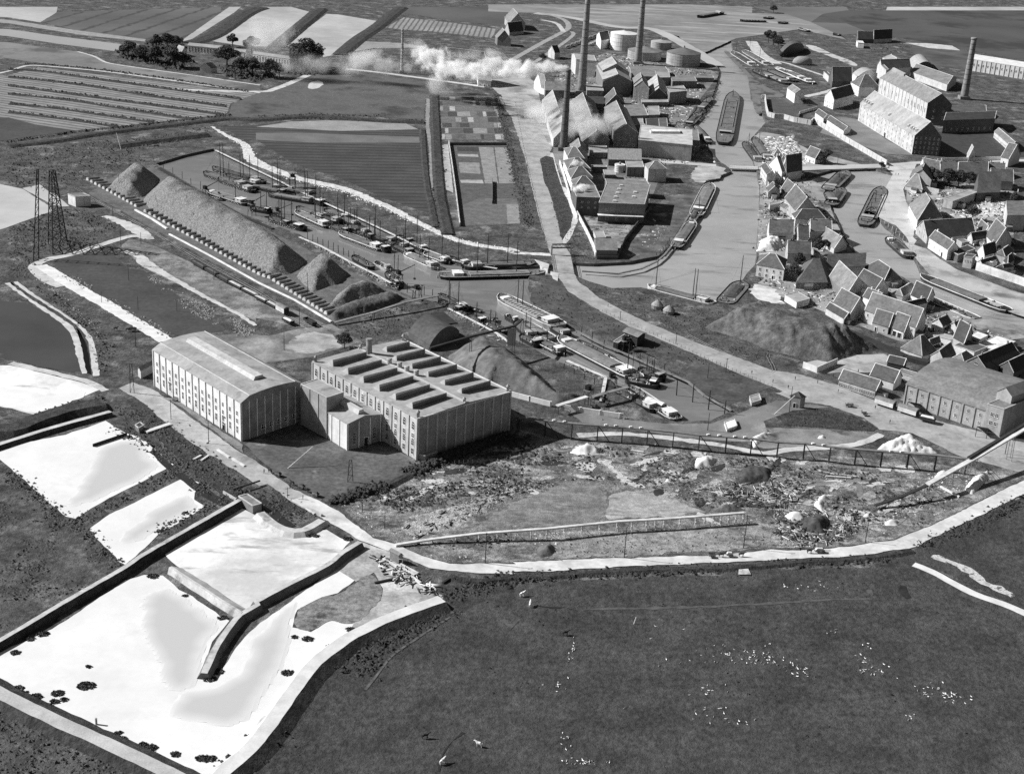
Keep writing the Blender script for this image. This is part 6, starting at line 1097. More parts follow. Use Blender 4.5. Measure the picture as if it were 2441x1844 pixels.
def lattice(name, feet, top, label, m=IRON, r_=.14, n=6, tw=.5):
    f_ = [at(p) for p in feet]; c = sum(f_, Vector()) / len(f_); r = root(name, c, label, 'pylon'); tp = Vector(top)
    k = len(f_)
    for i, p in enumerate(f_):
        mb = MB(); mb.bar(p - c, tp + (p - c).normalized() * tw, r_, 4); mb.build('leg', m, r)
    for j in range(n):
        t0, t1 = j / n, (j + 1) / n
        for i in range(k):
            a, b = f_[i] - c, f_[(i + 1) % k] - c; ta, tb = tp + a.normalized() * tw, tp + b.normalized() * tw
            if k == 2 and i: continue
            mb = MB(); mb.bar(a.lerp(ta, t0), b.lerp(tb, t1), r_ * .6, 4); mb.bar(a.lerp(ta, t1), b.lerp(tb, t1), r_ * .6, 4); mb.build('brace', m, r)
    return r
lattice('frame_pylon', L(780,1424, 826,1420), (0, 0, 9.6), 'A-shaped pylon standing in the front yard', n=3, r_=.16)
g = at(J(1110,130)[0]); lattice('frame_pylon', J(1108,132, 1142,132), (0, 0, 14), 'A-shaped pylon on the road by the white warehouse', n=3, r_=.14)
tower_feet = E(285,610, 345,585, 580,470, 540,450)
lattice('cable_tower', E(285,612, 330,590), (2.5, 6, 50), 'tall thin lattice mast of the excavator at the left edge', n=12, r_=.3, tw=.8)
lattice('cable_tower', E(450,560, 575,460, 520,430, 410,470), (0, 0, 44), 'dark lattice tower beside the thin mast at the left edge', n=10, r_=.34, tw=1.8)
# ------------------------------------------------------------------ trestles and conveyors
def trestle(name, nodes, hs, label, cat, mdeck, mpost, wdt=1.4, dk=.4, brace=True, sub=1, rail=False, pr=.14):
    pa = [at(p, h) for p, h in zip(nodes, hs)]
    if sub > 1:
        q = []
        for a, b in zip(pa, pa[1:]):
            for k in range(sub): q.append(a.lerp(b, k / sub))
        pa = q + [pa[-1]]
    r = root(name, Vector((pa[0].x, pa[0].y, 0)), label, cat); o = r.location
    for a, b in zip(pa, pa[1:]):
        mb = MB(); mb.beam(a - o, b - o, wdt, dk); mb.build('deck', mdeck, r)
        d = (b - a); d.z = 0; d.normalize(); sd = Vector((-d.y, d.x, 0)) * wdt / 2
        if rail:
            mb = MB()
            for s_ in (1, -1): mb.beam(a - o + sd * s_ + Vector((0, 0, dk / 2 + .5)), b - o + sd * s_ + Vector((0, 0, dk / 2 + .5)), .12, .12)
            mb.build('handrail', mpost, r)
    for i, a in enumerate(pa):
        b = pa[min(i + 1, len(pa) - 1)]; d = (b - pa[max(i - 1, 0)]); d.z = 0; d.normalize(); sd = Vector((-d.y, d.x, 0)) * wdt * .45
        for s_ in (1, -1):
            mb = MB(); mb.bar(Vector((a.x, a.y, -.3)) - o + sd * s_ * 1.3, a - o + sd * s_, pr, 5); mb.build('post', mpost, r)
        if brace and i < len(pa) - 1 and i % 2 == 0 and a.z > 2:
            mb = MB(); mb.bar(a - o, Vector((a.lerp(b, .5).x, a.lerp(b, .5).y, 0)) - o, pr * .8, 4); mb.build('brace', mpost, r)
        mb = MB(); mb.bar(Vector((a.x, a.y, a.z * .45)) - o + sd * 1.2, Vector((a.x, a.y, a.z * .45)) - o - sd * 1.2, .1, 4); mb.build('crossbeam', mpost, r)
    return r, pa
tr, tpa = trestle('cable_trestle', L(2150,800) + M(60,335, 290,362, 515,388, 735,405, 945,420, 1160,440, 1380,460, 1600,487, 1830,502, 2045,518) + N(125,548, 350,558, 570,588, 790,608, 1010,625, 1235,642, 1470,658, 1730,690), [8.5] + [7.2] * 18, 'long dark overhead trestle running from the factory along the waste ground', 'trestle', WOOD, WOODD, 1.6, .45, pr=.24)
for i in (1, 2, 4, 5, 8, 9, 12, 15): 
    for k in range(2):
        mb = MB(); p = tpa[i].lerp(tpa[i + 1], .3 + .4 * k) - tr.location; mb.box((p.x, p.y, p.z + .45), (1.2, .8, .7), .3); mb.build('tub', WHITE, tr)
trestle('conveyor', N(945,1085, 1170,1010, 1385,915), [1.5, 3.5, 5.5], 'low dark lower half of the rising conveyor at the right', 'conveyor', WOODD, WOOD, 1.4, .5, sub=2)
trestle('conveyor', N(1395,905, 1600,790, 1800,680, 2125,490, 2420,310), [5.8, 7.5, 9, 12, 14], 'rising white conveyor climbing over the long trestle at the right', 'conveyor', WOODL, WOOD, 2.2, .7)
trestle('conveyor', N(1740,680, 2125,450, 2420,270), [9.6, 12.8, 15], 'dark gangway beside the rising white conveyor', 'conveyor', WOODD, WOOD, 1.4, .5)
trestle('white_conveyor', Q(1190,528, 1500,480, 1900,432, 2212,410) + M(300,1283, 600,1252, 900,1222, 1150,1208, 1300,1200, 1570,1180, 1720,1168, 1850,1158, 1975,1148), [.8, 1.6, 3, 3.6] + [4.2] * 9, 'long white conveyor bridge crossing the quarry in front', 'conveyor', WOODL, WOODL, 1.3, .55, sub=2)
trestle('overhead_conveyor', L(1480,285, 1830,185, 2200,95) + U(1420,490), [15, 14.5, 14, 13.5], 'dark overhead conveyor from the factory roof to the hoist tower', 'conveyor', WOODD, IRON, 1.2, .8, sub=1, brace=False)
trestle('loading_gangway', M(385,238, 640,160), [4, 4.5], 'lower half of the plank gangway to the harbour crane', 'gangway', WOODL, WOODD, 2.2, .4)
trestle('loading_gangway', M(690,160, 990,78), [4.5, 5], 'upper half of the plank gangway reaching over the barges', 'gangway', WOOD, WOODD, 2.2, .4)
trestle('quay_gangway', F(670,1135, 1000,1050, 1260,965, 1560,905), [1.5, 3, 5, 5], 'plank gangway from the yard to the harbour elbow', 'gangway', WOOD, WOODD, 1.8, .4, brace=False)
trestle('jetty_walkway', P(514,358, 590,395, 668,432, 702,450, 780,486, 862,523, 925,553, 988,584, 1040,604, 1086,621, 1150,634, 1185,640), [.5] * 12, 'long pale plank walkway along the far side of the harbour', 'walkway', WOODL, WOODD, 1.5, .25, brace=False, sub=2)
trestle('jetty_walkway', P(380,400, 460,450, 574,513, 650,545), [.5] * 4, 'dark plank jetty behind the long heap', 'jetty', WOODD, WOODD, 2.5, .3, brace=False, sub=3)
trestle('jetty_walkway', F(370,410, 560,490, 800,620, 1000,720, 1150,800), [.4] * 5, 'pale plank quay along the grey heaps', 'quay', WOODL, WOODD, 1.6, .25, brace=False, sub=2)
trestle('jetty_walkway', H(560,1210, 720,1300, 1000,1415, 1250,1530, 1500,1640) + M(1640,150, 1870,280), [.6] * 7, 'long timber quay beam along the right side of the lower harbour', 'quay', WOOD, WOODD, 1.2, .4, brace=False, sub=2)
trestle('jetty_walkway', U(200,310, 470,440, 740,580, 1000,720, 1250,900), [.5] * 5, 'plank quay behind the barrel-roofed store', 'quay', WOODL, WOODD, 1.4, .25, brace=False, sub=2)
trestle('jetty_walkway', H(470,1460, 800,1600) + M(760,200), [.6] * 3, 'pale plank quay below the slag heap', 'quay', WOODL, WOODD, 1.6, .3, brace=False, sub=2)
trestle('training_wall', H(600,700, 900,722, 1100,680, 1230,620, 1300,560, 1370,470, 1480,270, 1590,80), [.2] * 8, 'curved timber training wall in the river bend', 'training wall', WOOD, WOODD, 1.2, .6, brace=False, sub=2)
trestle('timber_raft', U(20,380, 240,560), [.4, .4], 'dark timber grid lying by the barrel-roofed store', 'timber grid', WOODD, WOODD, 7, .3, brace=False)
# ------------------------------------------------------------------ bridges
def slab_thing(name, px, z, th, m, label, cat): 
    pts = [at(p, z) for p in px]; c = sum(pts, Vector()) / len(pts); r = root(name, Vector((c.x, c.y, 0)), label, cat); mb = MB()
    mb.rings([[q - r.location - Vector((0, 0, th)) for q in pts], [q - r.location for q in pts]], capb=True); mb.build('deck', m, r); return r
br = slab_thing('road_bridge', H(338,560, 500,556, 532,722, 362,702), .36, 1.2, ROADM, 'swing bridge with portal gantry on the quay road', 'bridge')
bo = br.location
for sgn, (p0, p1) in enumerate(((H(338,560)[0], H(362,702)[0]), (H(500,556)[0], H(532,722)[0]))):
    a, b = at(p0, .36), at(p1, .36); mb = MB()
    for z in (.6, 1.2): mb.beam(a - bo + Vector((0, 0, z)), b - bo + Vector((0, 0, z)), .15, .12)
    for k in range(9): q = a.lerp(b, k / 8) - bo; mb.bar(q, q + Vector((0, 0, 1.25)), .08, 4)
    mb.build('railing', IRON, br); mb = MB(); q = a - bo; mb.box((q.x, q.y, 3.1), (.9, .9, 6.2)); mb.build('portal_post', WALLC, br)
a, b = at(H(338,560)[0], .36) - bo, at(H(500,556)[0], .36) - bo
for z in (4.2, 6.4):
    mb = MB(); mb.beam(a + Vector((0, 0, z)), b + Vector((0, 0, z)), .7, .6); mb.build('portal_beam', IRON, br)
for k in range(10):
    mb = MB(); q, w_ = a.lerp(b, k / 10), a.lerp(b, (k + 1) / 10); mb.bar(q + Vector((0, 0, 4.4 if k % 2 else 6.2)), w_ + Vector((0, 0, 6.2 if k % 2 else 4.4)), .14, 4); mb.build('brace', WOODL, br)
for z in (.4, -.9):
    pass
for q, lb in ((H(195,600, 320,640, 305,690, 250,660), 'white abutment left of the swing bridge'), (H(330,700, 400,720, 390,780, 350,760), 'abutment below the swing bridge')):
    slab_thing('bridge_abutment', q, .3, 2.2, WALLC, lb, 'abutment')
br = slab_thing('river_bridge', C(1855,1405) + C(2095,1415) + C(2095,1440) + C(1855,1432), .5, .9, MATS['road_pale'], 'low white bridge over the river beside the bridge-end house', 'bridge')
for p0, p1 in ((C(1855,1405)[0], C(2095,1415)[0]), (C(1855,1432)[0], C(2095,1440)[0])):
    a, b = at(p0, .5), at(p1, .5); mb = MB(); mb.beam(a - br.location + Vector((0, 0, 1.0)), b - br.location + Vector((0, 0, 1.0)), .15, .15)
    for k in range(13): q = a.lerp(b, k / 12) - br.location; mb.bar(q, q + Vector((0, 0, 1)), .08, 4)
    mb.build('railing', WOODL, br)
br = slab_thing('canal_bridge', D(300,1418, 560,1405, 850,1398, 1060,1392, 1060,1425, 850,1430, 560,1440, 300,1450), .6, 1.0, MATS['road_pale'], 'long low road bridge over the mouth of the town canal', 'bridge')
for x in (860, 1010):
    mb = MB(); p = at(D(x, 1430)[0]) - br.location; mb.box((p.x, p.y, -.8), (1.5, 6, 2.6)); mb.build('pier', BRICKD, br)
# ------------------------------------------------------------------ boats
def boat(bow, stern, w, label, hull=HULL, cab=1, masts=(), mh=14, hatch='cover', stripe=None, cargo=None, deckm=DECK, roofm=WHITE, cat='barge', z=ZW, fb=1.6, group=None):
    if not stripe and roofm is WHITE and len(label) % 3: roofm = WALLP
    if masts and len(masts) == 1 and len(label) % 2: masts = (masts[0], masts[0] - .28)
    a, b = at(bow, z), at(stern, z); Ln = (a - b).length; ax = (a - b).normalized(); rz = math.atan2(ax.y, ax.x)
    r = root('barge' if cat == 'barge' else cat.replace(' ', '_'), (a + b) / 2, label, cat, group, rz); w *= 1.5 if Ln > 12 else 1.2; fb *= 1.2
    st = [(-.5, .55, fb * 1.15), (-.46, .85, fb * 1.05), (-.36, 1, fb), (.30, 1, fb), (.40, .88, fb * 1.1), (.46, .58, fb * 1.3), (.5, .10, fb * 1.5)]
    mb = MB(); rg = []
    for x, k, f in st:
        y = w / 2 * k; rg.append([(x * Ln, -y, f), (x * Ln * .985, -y * .82, -.5), (x * Ln * .985, y * .82, -.5), (x * Ln, y, f)])
    n = 4; vs = [q for g_ in rg for q in g_]; fs = []
    for i in range(len(rg) - 1):
        for j in range(3): fs.append((i * 4 + j, i * 4 + j + 1, i * 4 + j + 5, i * 4 + j + 4))
    fs += [(0, 3, 2, 1)]; mb.add(vs, fs); mb.build('hull', hull, r)
    mb = MB(); vs = [];
    for x, k, f in st: vs += [(x * Ln, -w / 2 * k * .97, f - .12), (x * Ln, w / 2 * k * .97, f - .12)]
    mb.add(vs, [(2 * i, 2 * i + 1, 2 * i + 3, 2 * i + 2) for i in range(len(st) - 1)]); mb.build('deck', deckm, r)
    for s_ in (1, -1):
        mb = MB()
        for (x0, k0, f0), (x1, k1, f1) in zip(st, st[1:]): mb.beam((x0 * Ln, s_ * w / 2 * k0, f0 + .08), (x1 * Ln, s_ * w / 2 * k1, f1 + .08), .22, .32)
        mb.build('gunwale', stripe or hull, r)
    x0, x1 = -.22, .34
    if hatch:
        mb = MB(); hw = w * .34; m_ = {'cover': plain('hatch_boards', .22, fine=.35), 'dark': DECK, 'open': BLACK, 'batten': HULLG, 'cargo': cargo or RUBBLED}[hatch]
        hz = fb + .95
        if hatch == 'open':
            mb.box(((x0 + x1) / 2 * Ln, 0, fb - .2), ((x1 - x0) * Ln, hw * 2, .1)); mb.build('hold', m_, r)
            mb = MB()
            for s_ in (1, -1): mb.beam((x0 * Ln, s_ * hw, fb), (x1 * Ln, s_ * hw, fb), .2, .9)
            mb.build('coaming', HULLG, r)
            for k in range(5):
                mb = MB(); xx = (x0 + (x1 - x0) * (k + .5) / 5) * Ln; mb.box((xx, 0, fb + .3), (.4, hw * 2, .3)); mb.build('thwart', WOOD, r)
        elif hatch == 'cargo':
            vs = []; rn_ = random.Random(int(Ln * 10)); nx_ = 10
            for i in range(nx_ + 1):
                xx = (x0 + (x1 - x0) * i / nx_) * Ln; t = 1 - abs(i / nx_ - .5) * 1.2
                vs += [(xx, -hw, fb - .2), (xx, -hw * .4, fb + .9 * t * rn_.uniform(.6, 1.3)), (xx, hw * .4, fb + .9 * t * rn_.uniform(.6, 1.3)), (xx, hw, fb - .2)]
            mb.add(vs, [(4 * i + j, 4 * i + j + 1, 4 * i + j + 5, 4 * i + j + 4) for i in range(nx_) for j in range(3)]); mb.build('cargo', m_, r)
        else:
            mb.rings([[(x0 * Ln, -hw, fb - .35), (x0 * Ln, -hw, hz - .2), (x0 * Ln, 0, hz + .15), (x0 * Ln, hw, hz - .2), (x0 * Ln, hw, fb - .35)], [(x1 * Ln, -hw, fb - .35), (x1 * Ln, -hw, hz - .2), (x1 * Ln, 0, hz + .15), (x1 * Ln, hw, hz - .2), (x1 * Ln, hw, fb - .35)]]); hc = mb.build('hatch_cover', m_, r)
            if hatch == 'batten':
                for k in range(12):
                    m2 = MB(); xx = (x0 + (x1 - x0) * (k + .5) / 12) * Ln; m2.box((xx, hw * .45, hz + .1), (.45, hw * .75, .1)); m2.box((xx, -hw * .45, hz + .1), (.45, hw * .75, .1)); m2.build('batten', BLACK, hc)
    if cab:
        cl = min(5.5, Ln * .16); cx = -.33 * Ln
        mb = MB(); mb.box((cx, 0, fb + .7), (cl, w * .62, 2.0)); cbn = mb.build('cabin', WALLC if cab != 3 else BLACK, r)
        mb = MB(); mb.box((cx, 0, fb + 1.78), (cl + .4, w * .7, .16)); mb.build('cabin_roof', roofm, r)
        for s_ in (1, -1):
            mb = MB(); mb.box((cx, s_ * (w * .31 + .02), fb + 1.0), (.8, .06, .6)); mb.build('window', GLASS, cbn)
        mb = MB(); mb.box((-.47 * Ln, 0, fb + .5), (.25, .25, 1.6)); mb.bar((-.47 * Ln, 0, fb + 1.1), (-.40 * Ln, 0, fb + 1.2), .08, 4); mb.build('tiller', WOODD, r)
        mb = MB(); mb.box((-.515 * Ln, 0, .5), (1.2, .15, 2.4)); mb.build('rudder', WHITE if stripe else hull, r)
    if cab == 2:
        mb = MB(); mb.box((.40 * Ln, 0, fb + .5), (min(3, Ln * .07), w * .42, 1.2)); mb.build('fore_cabin', WHITE, r)
    rn_ = random.Random(int(Ln * 37)); mb = MB()
    for _ in range(26): mb.lump((rn_.uniform(-.45, .42) * Ln, rn_.uniform(-.38, .38) * w, fb), rn_.uniform(.35, 1.05), rn_.random(), .9, rn_.choice((0, 0, 0, 0, 1, 2, 2)))
    o = mb.build('deck_gear', [WOODD, WALLC, WOOD], r); o['kind'] = 'stuff'
    mb = MB(); mb.lathe((.44 * Ln, 0, fb), [(.35, 0), (.35, .9), (.5, 1.0)], 8); mb.build('windlass', IRON, r)
    for fx_ in masts:
        mb = MB(); mb.bar((fx_ * Ln, 0, fb - .3), (fx_ * Ln, 0, fb + mh), .27, 6, .17); ms = mb.build('mast', WOODD, r)
        mb = MB(); mb.bar((fx_ * Ln, 0, fb + 2.0), (fx_ * Ln - min(mh * .55, Ln * .4), 0, fb + 2.6), .13, 5); mb.build('boom', WOODD, ms)
        for s_ in (1, -1):
            mb = MB(); mb.bar((fx_ * Ln, 0, fb + mh * .92), (fx_ * Ln - 1.2, s_ * w * .48, fb), .035, 3); mb.build('shroud', IRON, ms)
        mb = MB(); mb.bar((fx_ * Ln, 0, fb + mh * .92), (.47 * Ln, 0, fb + .6), .035, 3); mb.build('forestay', IRON, ms)
    return r
BO = [(H(285,735), F(1560,760), 6.5, 'longest black barge with white stripe lying below the swing bridge', dict(stripe=WHITE, masts=(.22, -.15), mh=19, hatch='cover')),
 (H(200,660), F(1770,680), 5.5, 'barge moored behind the longest black barge', dict(masts=(.1,), mh=19, hatch='dark')),
 (F(1275,575), F(1540,690), 5.5, 'pale barge with high bow in mid harbour', dict(hull=HULLG, stripe=WHITE, cab=2, masts=(.05,), mh=15)),
 (F(1440,570), F(1640,640), 5, 'barge with white cabin behind the pale barge', dict(stripe=WHITE, masts=(-.2,), mh=16)),
 (F(715,395), F(1085,535), 5.5, 'broad pale-decked barge turned across the harbour', dict(stripe=WHITE, deckm=WOOD, masts=(-.12, .3), mh=15, hatch='dark')),
 (F(920,410), F(1190,470), 5, 'barge with square white cabin beside the pale-decked one', dict(masts=(.15,), mh=20, hatch='dark')),
 (F(1090,470), F(1290,520), 4.5, 'dark small barge near the posts in mid harbour', dict(hatch='cargo', masts=(.0,), mh=10)),
 (F(345,215), F(620,340), 5, 'barge with white cabin roof in the upper harbour', dict(stripe=WHITE, masts=(-.1,), mh=13)),
 (F(470,235), F(725,300), 5, 'barge tied behind the upper white-roofed barge', dict(hatch='cargo', masts=(.2,), mh=18)),
 (F(740,265), F(865,330), 4.5, 'short tug with white cabin near the far walkway', dict(hatch='dark', masts=(0,), mh=9)),
 (T(190,600), T(900,830), 6.0, 'large dark barge with tall twin masts at the heap jetty', dict(masts=(.05, .12), mh=24, hatch='dark')),
 (T(255,905), T(900,1110), 5.6, 'barge with white transom lying at the heap jetty', dict(stripe=WALLC, cab=2, masts=(-.2,), mh=8)),
 (T(320,520), T(1180,760), 5.0, 'barge with white deckhouse behind the twin-masted one', dict(hatch='cargo', masts=(-.1,), mh=16)),
 (T(900,830), T(1480,850), 5.0, 'dark barge with small white bow lamps in the upper harbour', dict(hatch='dark', masts=(-.35,), mh=20, cab=1)),
 (T(1240,950), T(2010,1080), 5.2, 'barge with long white cabin roof in the upper harbour', dict(hatch='cover', masts=(-.3, .25), mh=17)),
 (T(1250,1350), T(1850,1530), 4.8, 'dark steam barge with white coiled hoses at the heap quay', dict(cab=3, hatch='cargo', masts=(.15,), mh=17)),
 (F(1020,640), F(1140,700), 3.6, 'small white boat at the quay of the grey heaps', dict(hull=WALLC, cab=1, hatch=None, masts=(), cat='small boat', fb=1.1)),
 (F(1115,845), F(1205,860), 3.0, 'little white cutter near the crane at the quay', dict(hull=WHITE, cab=0, hatch=None, cat='small boat', fb=1.0)),
 (F(1120,740), F(1230,850), 4.0, 'dark floating crane by the quay of the grey heaps', dict(cab=3, hatch=None, masts=(0,), mh=16, cat='floating crane')),
 (U(1040,190), U(2050,690), 8.0, 'white-hulled schooner with dark battens on its hatches', dict(hull=HULLG, stripe=WHITE, cab=2, hatch='batten', masts=(.12, .2), mh=15, fb=2.6)),
 (U(60,250), U(460,400), 5.0, 'dark tug cluster at the timber grid', dict(cab=3, hatch='cargo', masts=(.1, -.25), mh=12)),
 (U(545,330), U(745,385), 2.6, 'dark rowing boat with white ends in open water', dict(cab=0, hatch=None, stripe=None, cat='rowing boat', fb=.9)),
 (U(760,520), U(1010,540), 5.5, 'square black punt near the plank quay', dict(cab=0, hatch='open', cat='punt', fb=1.0)),
 (U(1150,480), U(1330,570), 3.6, 'small barge under the overhead conveyor', dict(cab=2, hatch=None, cat='small boat')),
 (U(1340,580), U(1600,830), 5.5, 'black barge with white deckhouse behind the hoist tower', dict(masts=(.0,), mh=9, hatch='dark')),
 (U(1440,600), U(1890,860), 5.5, 'grey barge with white zigzag rail beside the schooner', dict(hull=HULLG, stripe=WHITE, cab=0, hatch='cover')),
 (U(1640,860), U(2090,1090), 5.0, 'barge with broad white cabin roof below the schooner', dict(hull=HULL, stripe=WHITE, cab=2, hatch='dark', masts=(.1,), mh=7)),
 (H(400,1290), H(1080,1640), 7.2, 'very long flat barge with white side rail in the lower harbour', dict(stripe=WHITE, cab=2, hatch='cover', masts=(-.36,), mh=15)),
 (H(960,1640), H(1250,1690), 5.0, 'black tug at the stern of the long flat barge', dict(cab=3, hatch=None, masts=(.1,), mh=8, cat='tug')),
 (M(880,120), M(1230,300), 5.0, 'barge with deck gear at the gangway end', dict(hatch='cargo', masts=(.2,), mh=6)),
 (M(1000,110), M(1410,385), 5.0, 'barge with white canvas tilt at the harbour end', dict(stripe=WOODL, cab=1, hatch=None, deckm=WOOD)),
 (C(1885,810), C(1795,1240), 10, 'big open river barge in mid stream', dict(hatch='open', cab=3, fb=2.2, masts=(.4,), mh=7)),
 (C(1690,850), C(1590,960), 6, 'dark barge at the upper works quay', dict(cab=1, hatch='dark', masts=(.1,), mh=7)),
 (C(1590,985), C(1490,1090), 6, 'second dark barge at the works quay', dict(cab=3, hatch='cargo')),
 (C(1560,1090), C(1680,1230), 4.5, 'row of small craft at the works quay', dict(cab=1, hatch='dark', cat='small boat')),
 (W(110,260), W(480,500), 8, 'left barge with white cabin in the upper river berth', dict(stripe=WHITE, hatch='cargo', masts=(.35,), mh=16)),
 (W(300,240), W(730,490), 8, 'right barge with white stern in the upper river berth', dict(stripe=WHITE, hatch='dark', masts=(.3, -.1), mh=18)),
 (W(560,580), W(1020,780), 8, 'barge with white cabin behind the lone white house', dict(hatch='cover', z=ZW + 1.7)),
 (W(700,560), W(1140,740), 7, 'middle barge of the shipyard group', dict(hatch='dark', z=ZW + 1.7)),
 (W(830,520), W(1320,730), 7, 'white-decked barge of the shipyard group', dict(stripe=WHITE, deckm=WOODL, hatch='cargo', z=ZW + 1.7)),
 (W(990,570), W(1420,770), 7, 'rightmost barge of the shipyard group', dict(stripe=WHITE, hatch='dark', deckm=WOODL, z=ZW + 1.7)),
 (C(1985,1230), C(2110,1400), 6.5, 'dark barge with rigging beside the quay rubble', dict(hatch='cargo', masts=(.3, .1), mh=11)),
 (C(2060,1190), C(2190,1390), 6.0, 'second dark barge beside the quay rubble', dict(hatch='dark', masts=(.2,), mh=10)),
 (H(1690,-20), H(1560,250), 7, 'grey-decked barge with white cross rails along the gravel bank', dict(hatch='cover', deckm=WOOD, stripe=WHITE, masts=(-.3,), mh=9)),
 (H(1540,300), H(1390,520), 5.5, 'small steamer with white wheelhouse at the gravel bank', dict(cab=2, hatch='dark', stripe=WALLC)),
 (H(1155,850), H(1720,1000), 5.5, 'white sailing barge with two tall masts at the river bank', dict(hull=WALLC, stripe=WHITE, cab=2, hatch='dark', masts=(.38, -.18, -.22), mh=17)),
 (H(1960,820), H(1800,1000), 7.5, 'dark loaded barge at the dark heap', dict(cab=0, hatch='cargo', masts=(.35,), mh=18)),
 (I(1000,10), I(850,330), 8, 'black steam barge with white hatch boards in the town canal', dict(cab=1, hatch='open', masts=(.1,), mh=8)),
 (X(1800,260), X(1450,600), 8, 'dark steamer with pale funnel moored by the canal bridge', dict(cab=1, hatch='cargo', masts=(.1,), mh=7)),
 (X(1480,640), X(1560,830), 6, 'small dark barge astern of the canal steamer', dict(cab=3, hatch='dark')),
 (I(1060,440), I(1240,600), 6.5, 'barge with grass-like cargo at the pale quay', dict(hatch='cargo', cab=2, masts=(.3,), mh=9)),
 (I(1330,760), I(2080,1060), 7, 'long barge with white rail in the lower town canal', dict(stripe=WHITE, cab=0, hatch='dark', deckm=BLACK)),
 (I(1390,950), I(1810,1130), 5.5, 'open lighter with curved white gunwale', dict(stripe=WHITE, cab=0, hatch='open')),
 (C(1580,155), C(1790,118), 7, 'stranded dark hulk with white mark on the far flats', dict(cab=1, hatch='dark', z=0, fb=2)),
 (D(300,255), D(382,275), 6, 'stranded boat with white side on the far flats', dict(stripe=WHITE, cab=0, hatch=None, z=0, cat='fishing boat')),
 (D(128,205), D(192,200), 6, 'small stranded boat on the far mud', dict(cab=0, hatch=None, z=0, cat='fishing boat')),
 (C(1940,185), C(2160,190), 6, 'long low stranded hulk near the far channel', dict(cab=0, hatch='open', z=0)),
 (D(590,300), D(650,310), 6, 'smallest stranded boat at the foot of the meadow', dict(cab=0, hatch=None, z=0, cat='fishing boat')),
 (D(5,165), D(70,158), 6, 'stranded boat at the left of the far mud', dict(cab=0, hatch=None, z=0, cat='fishing boat'))]
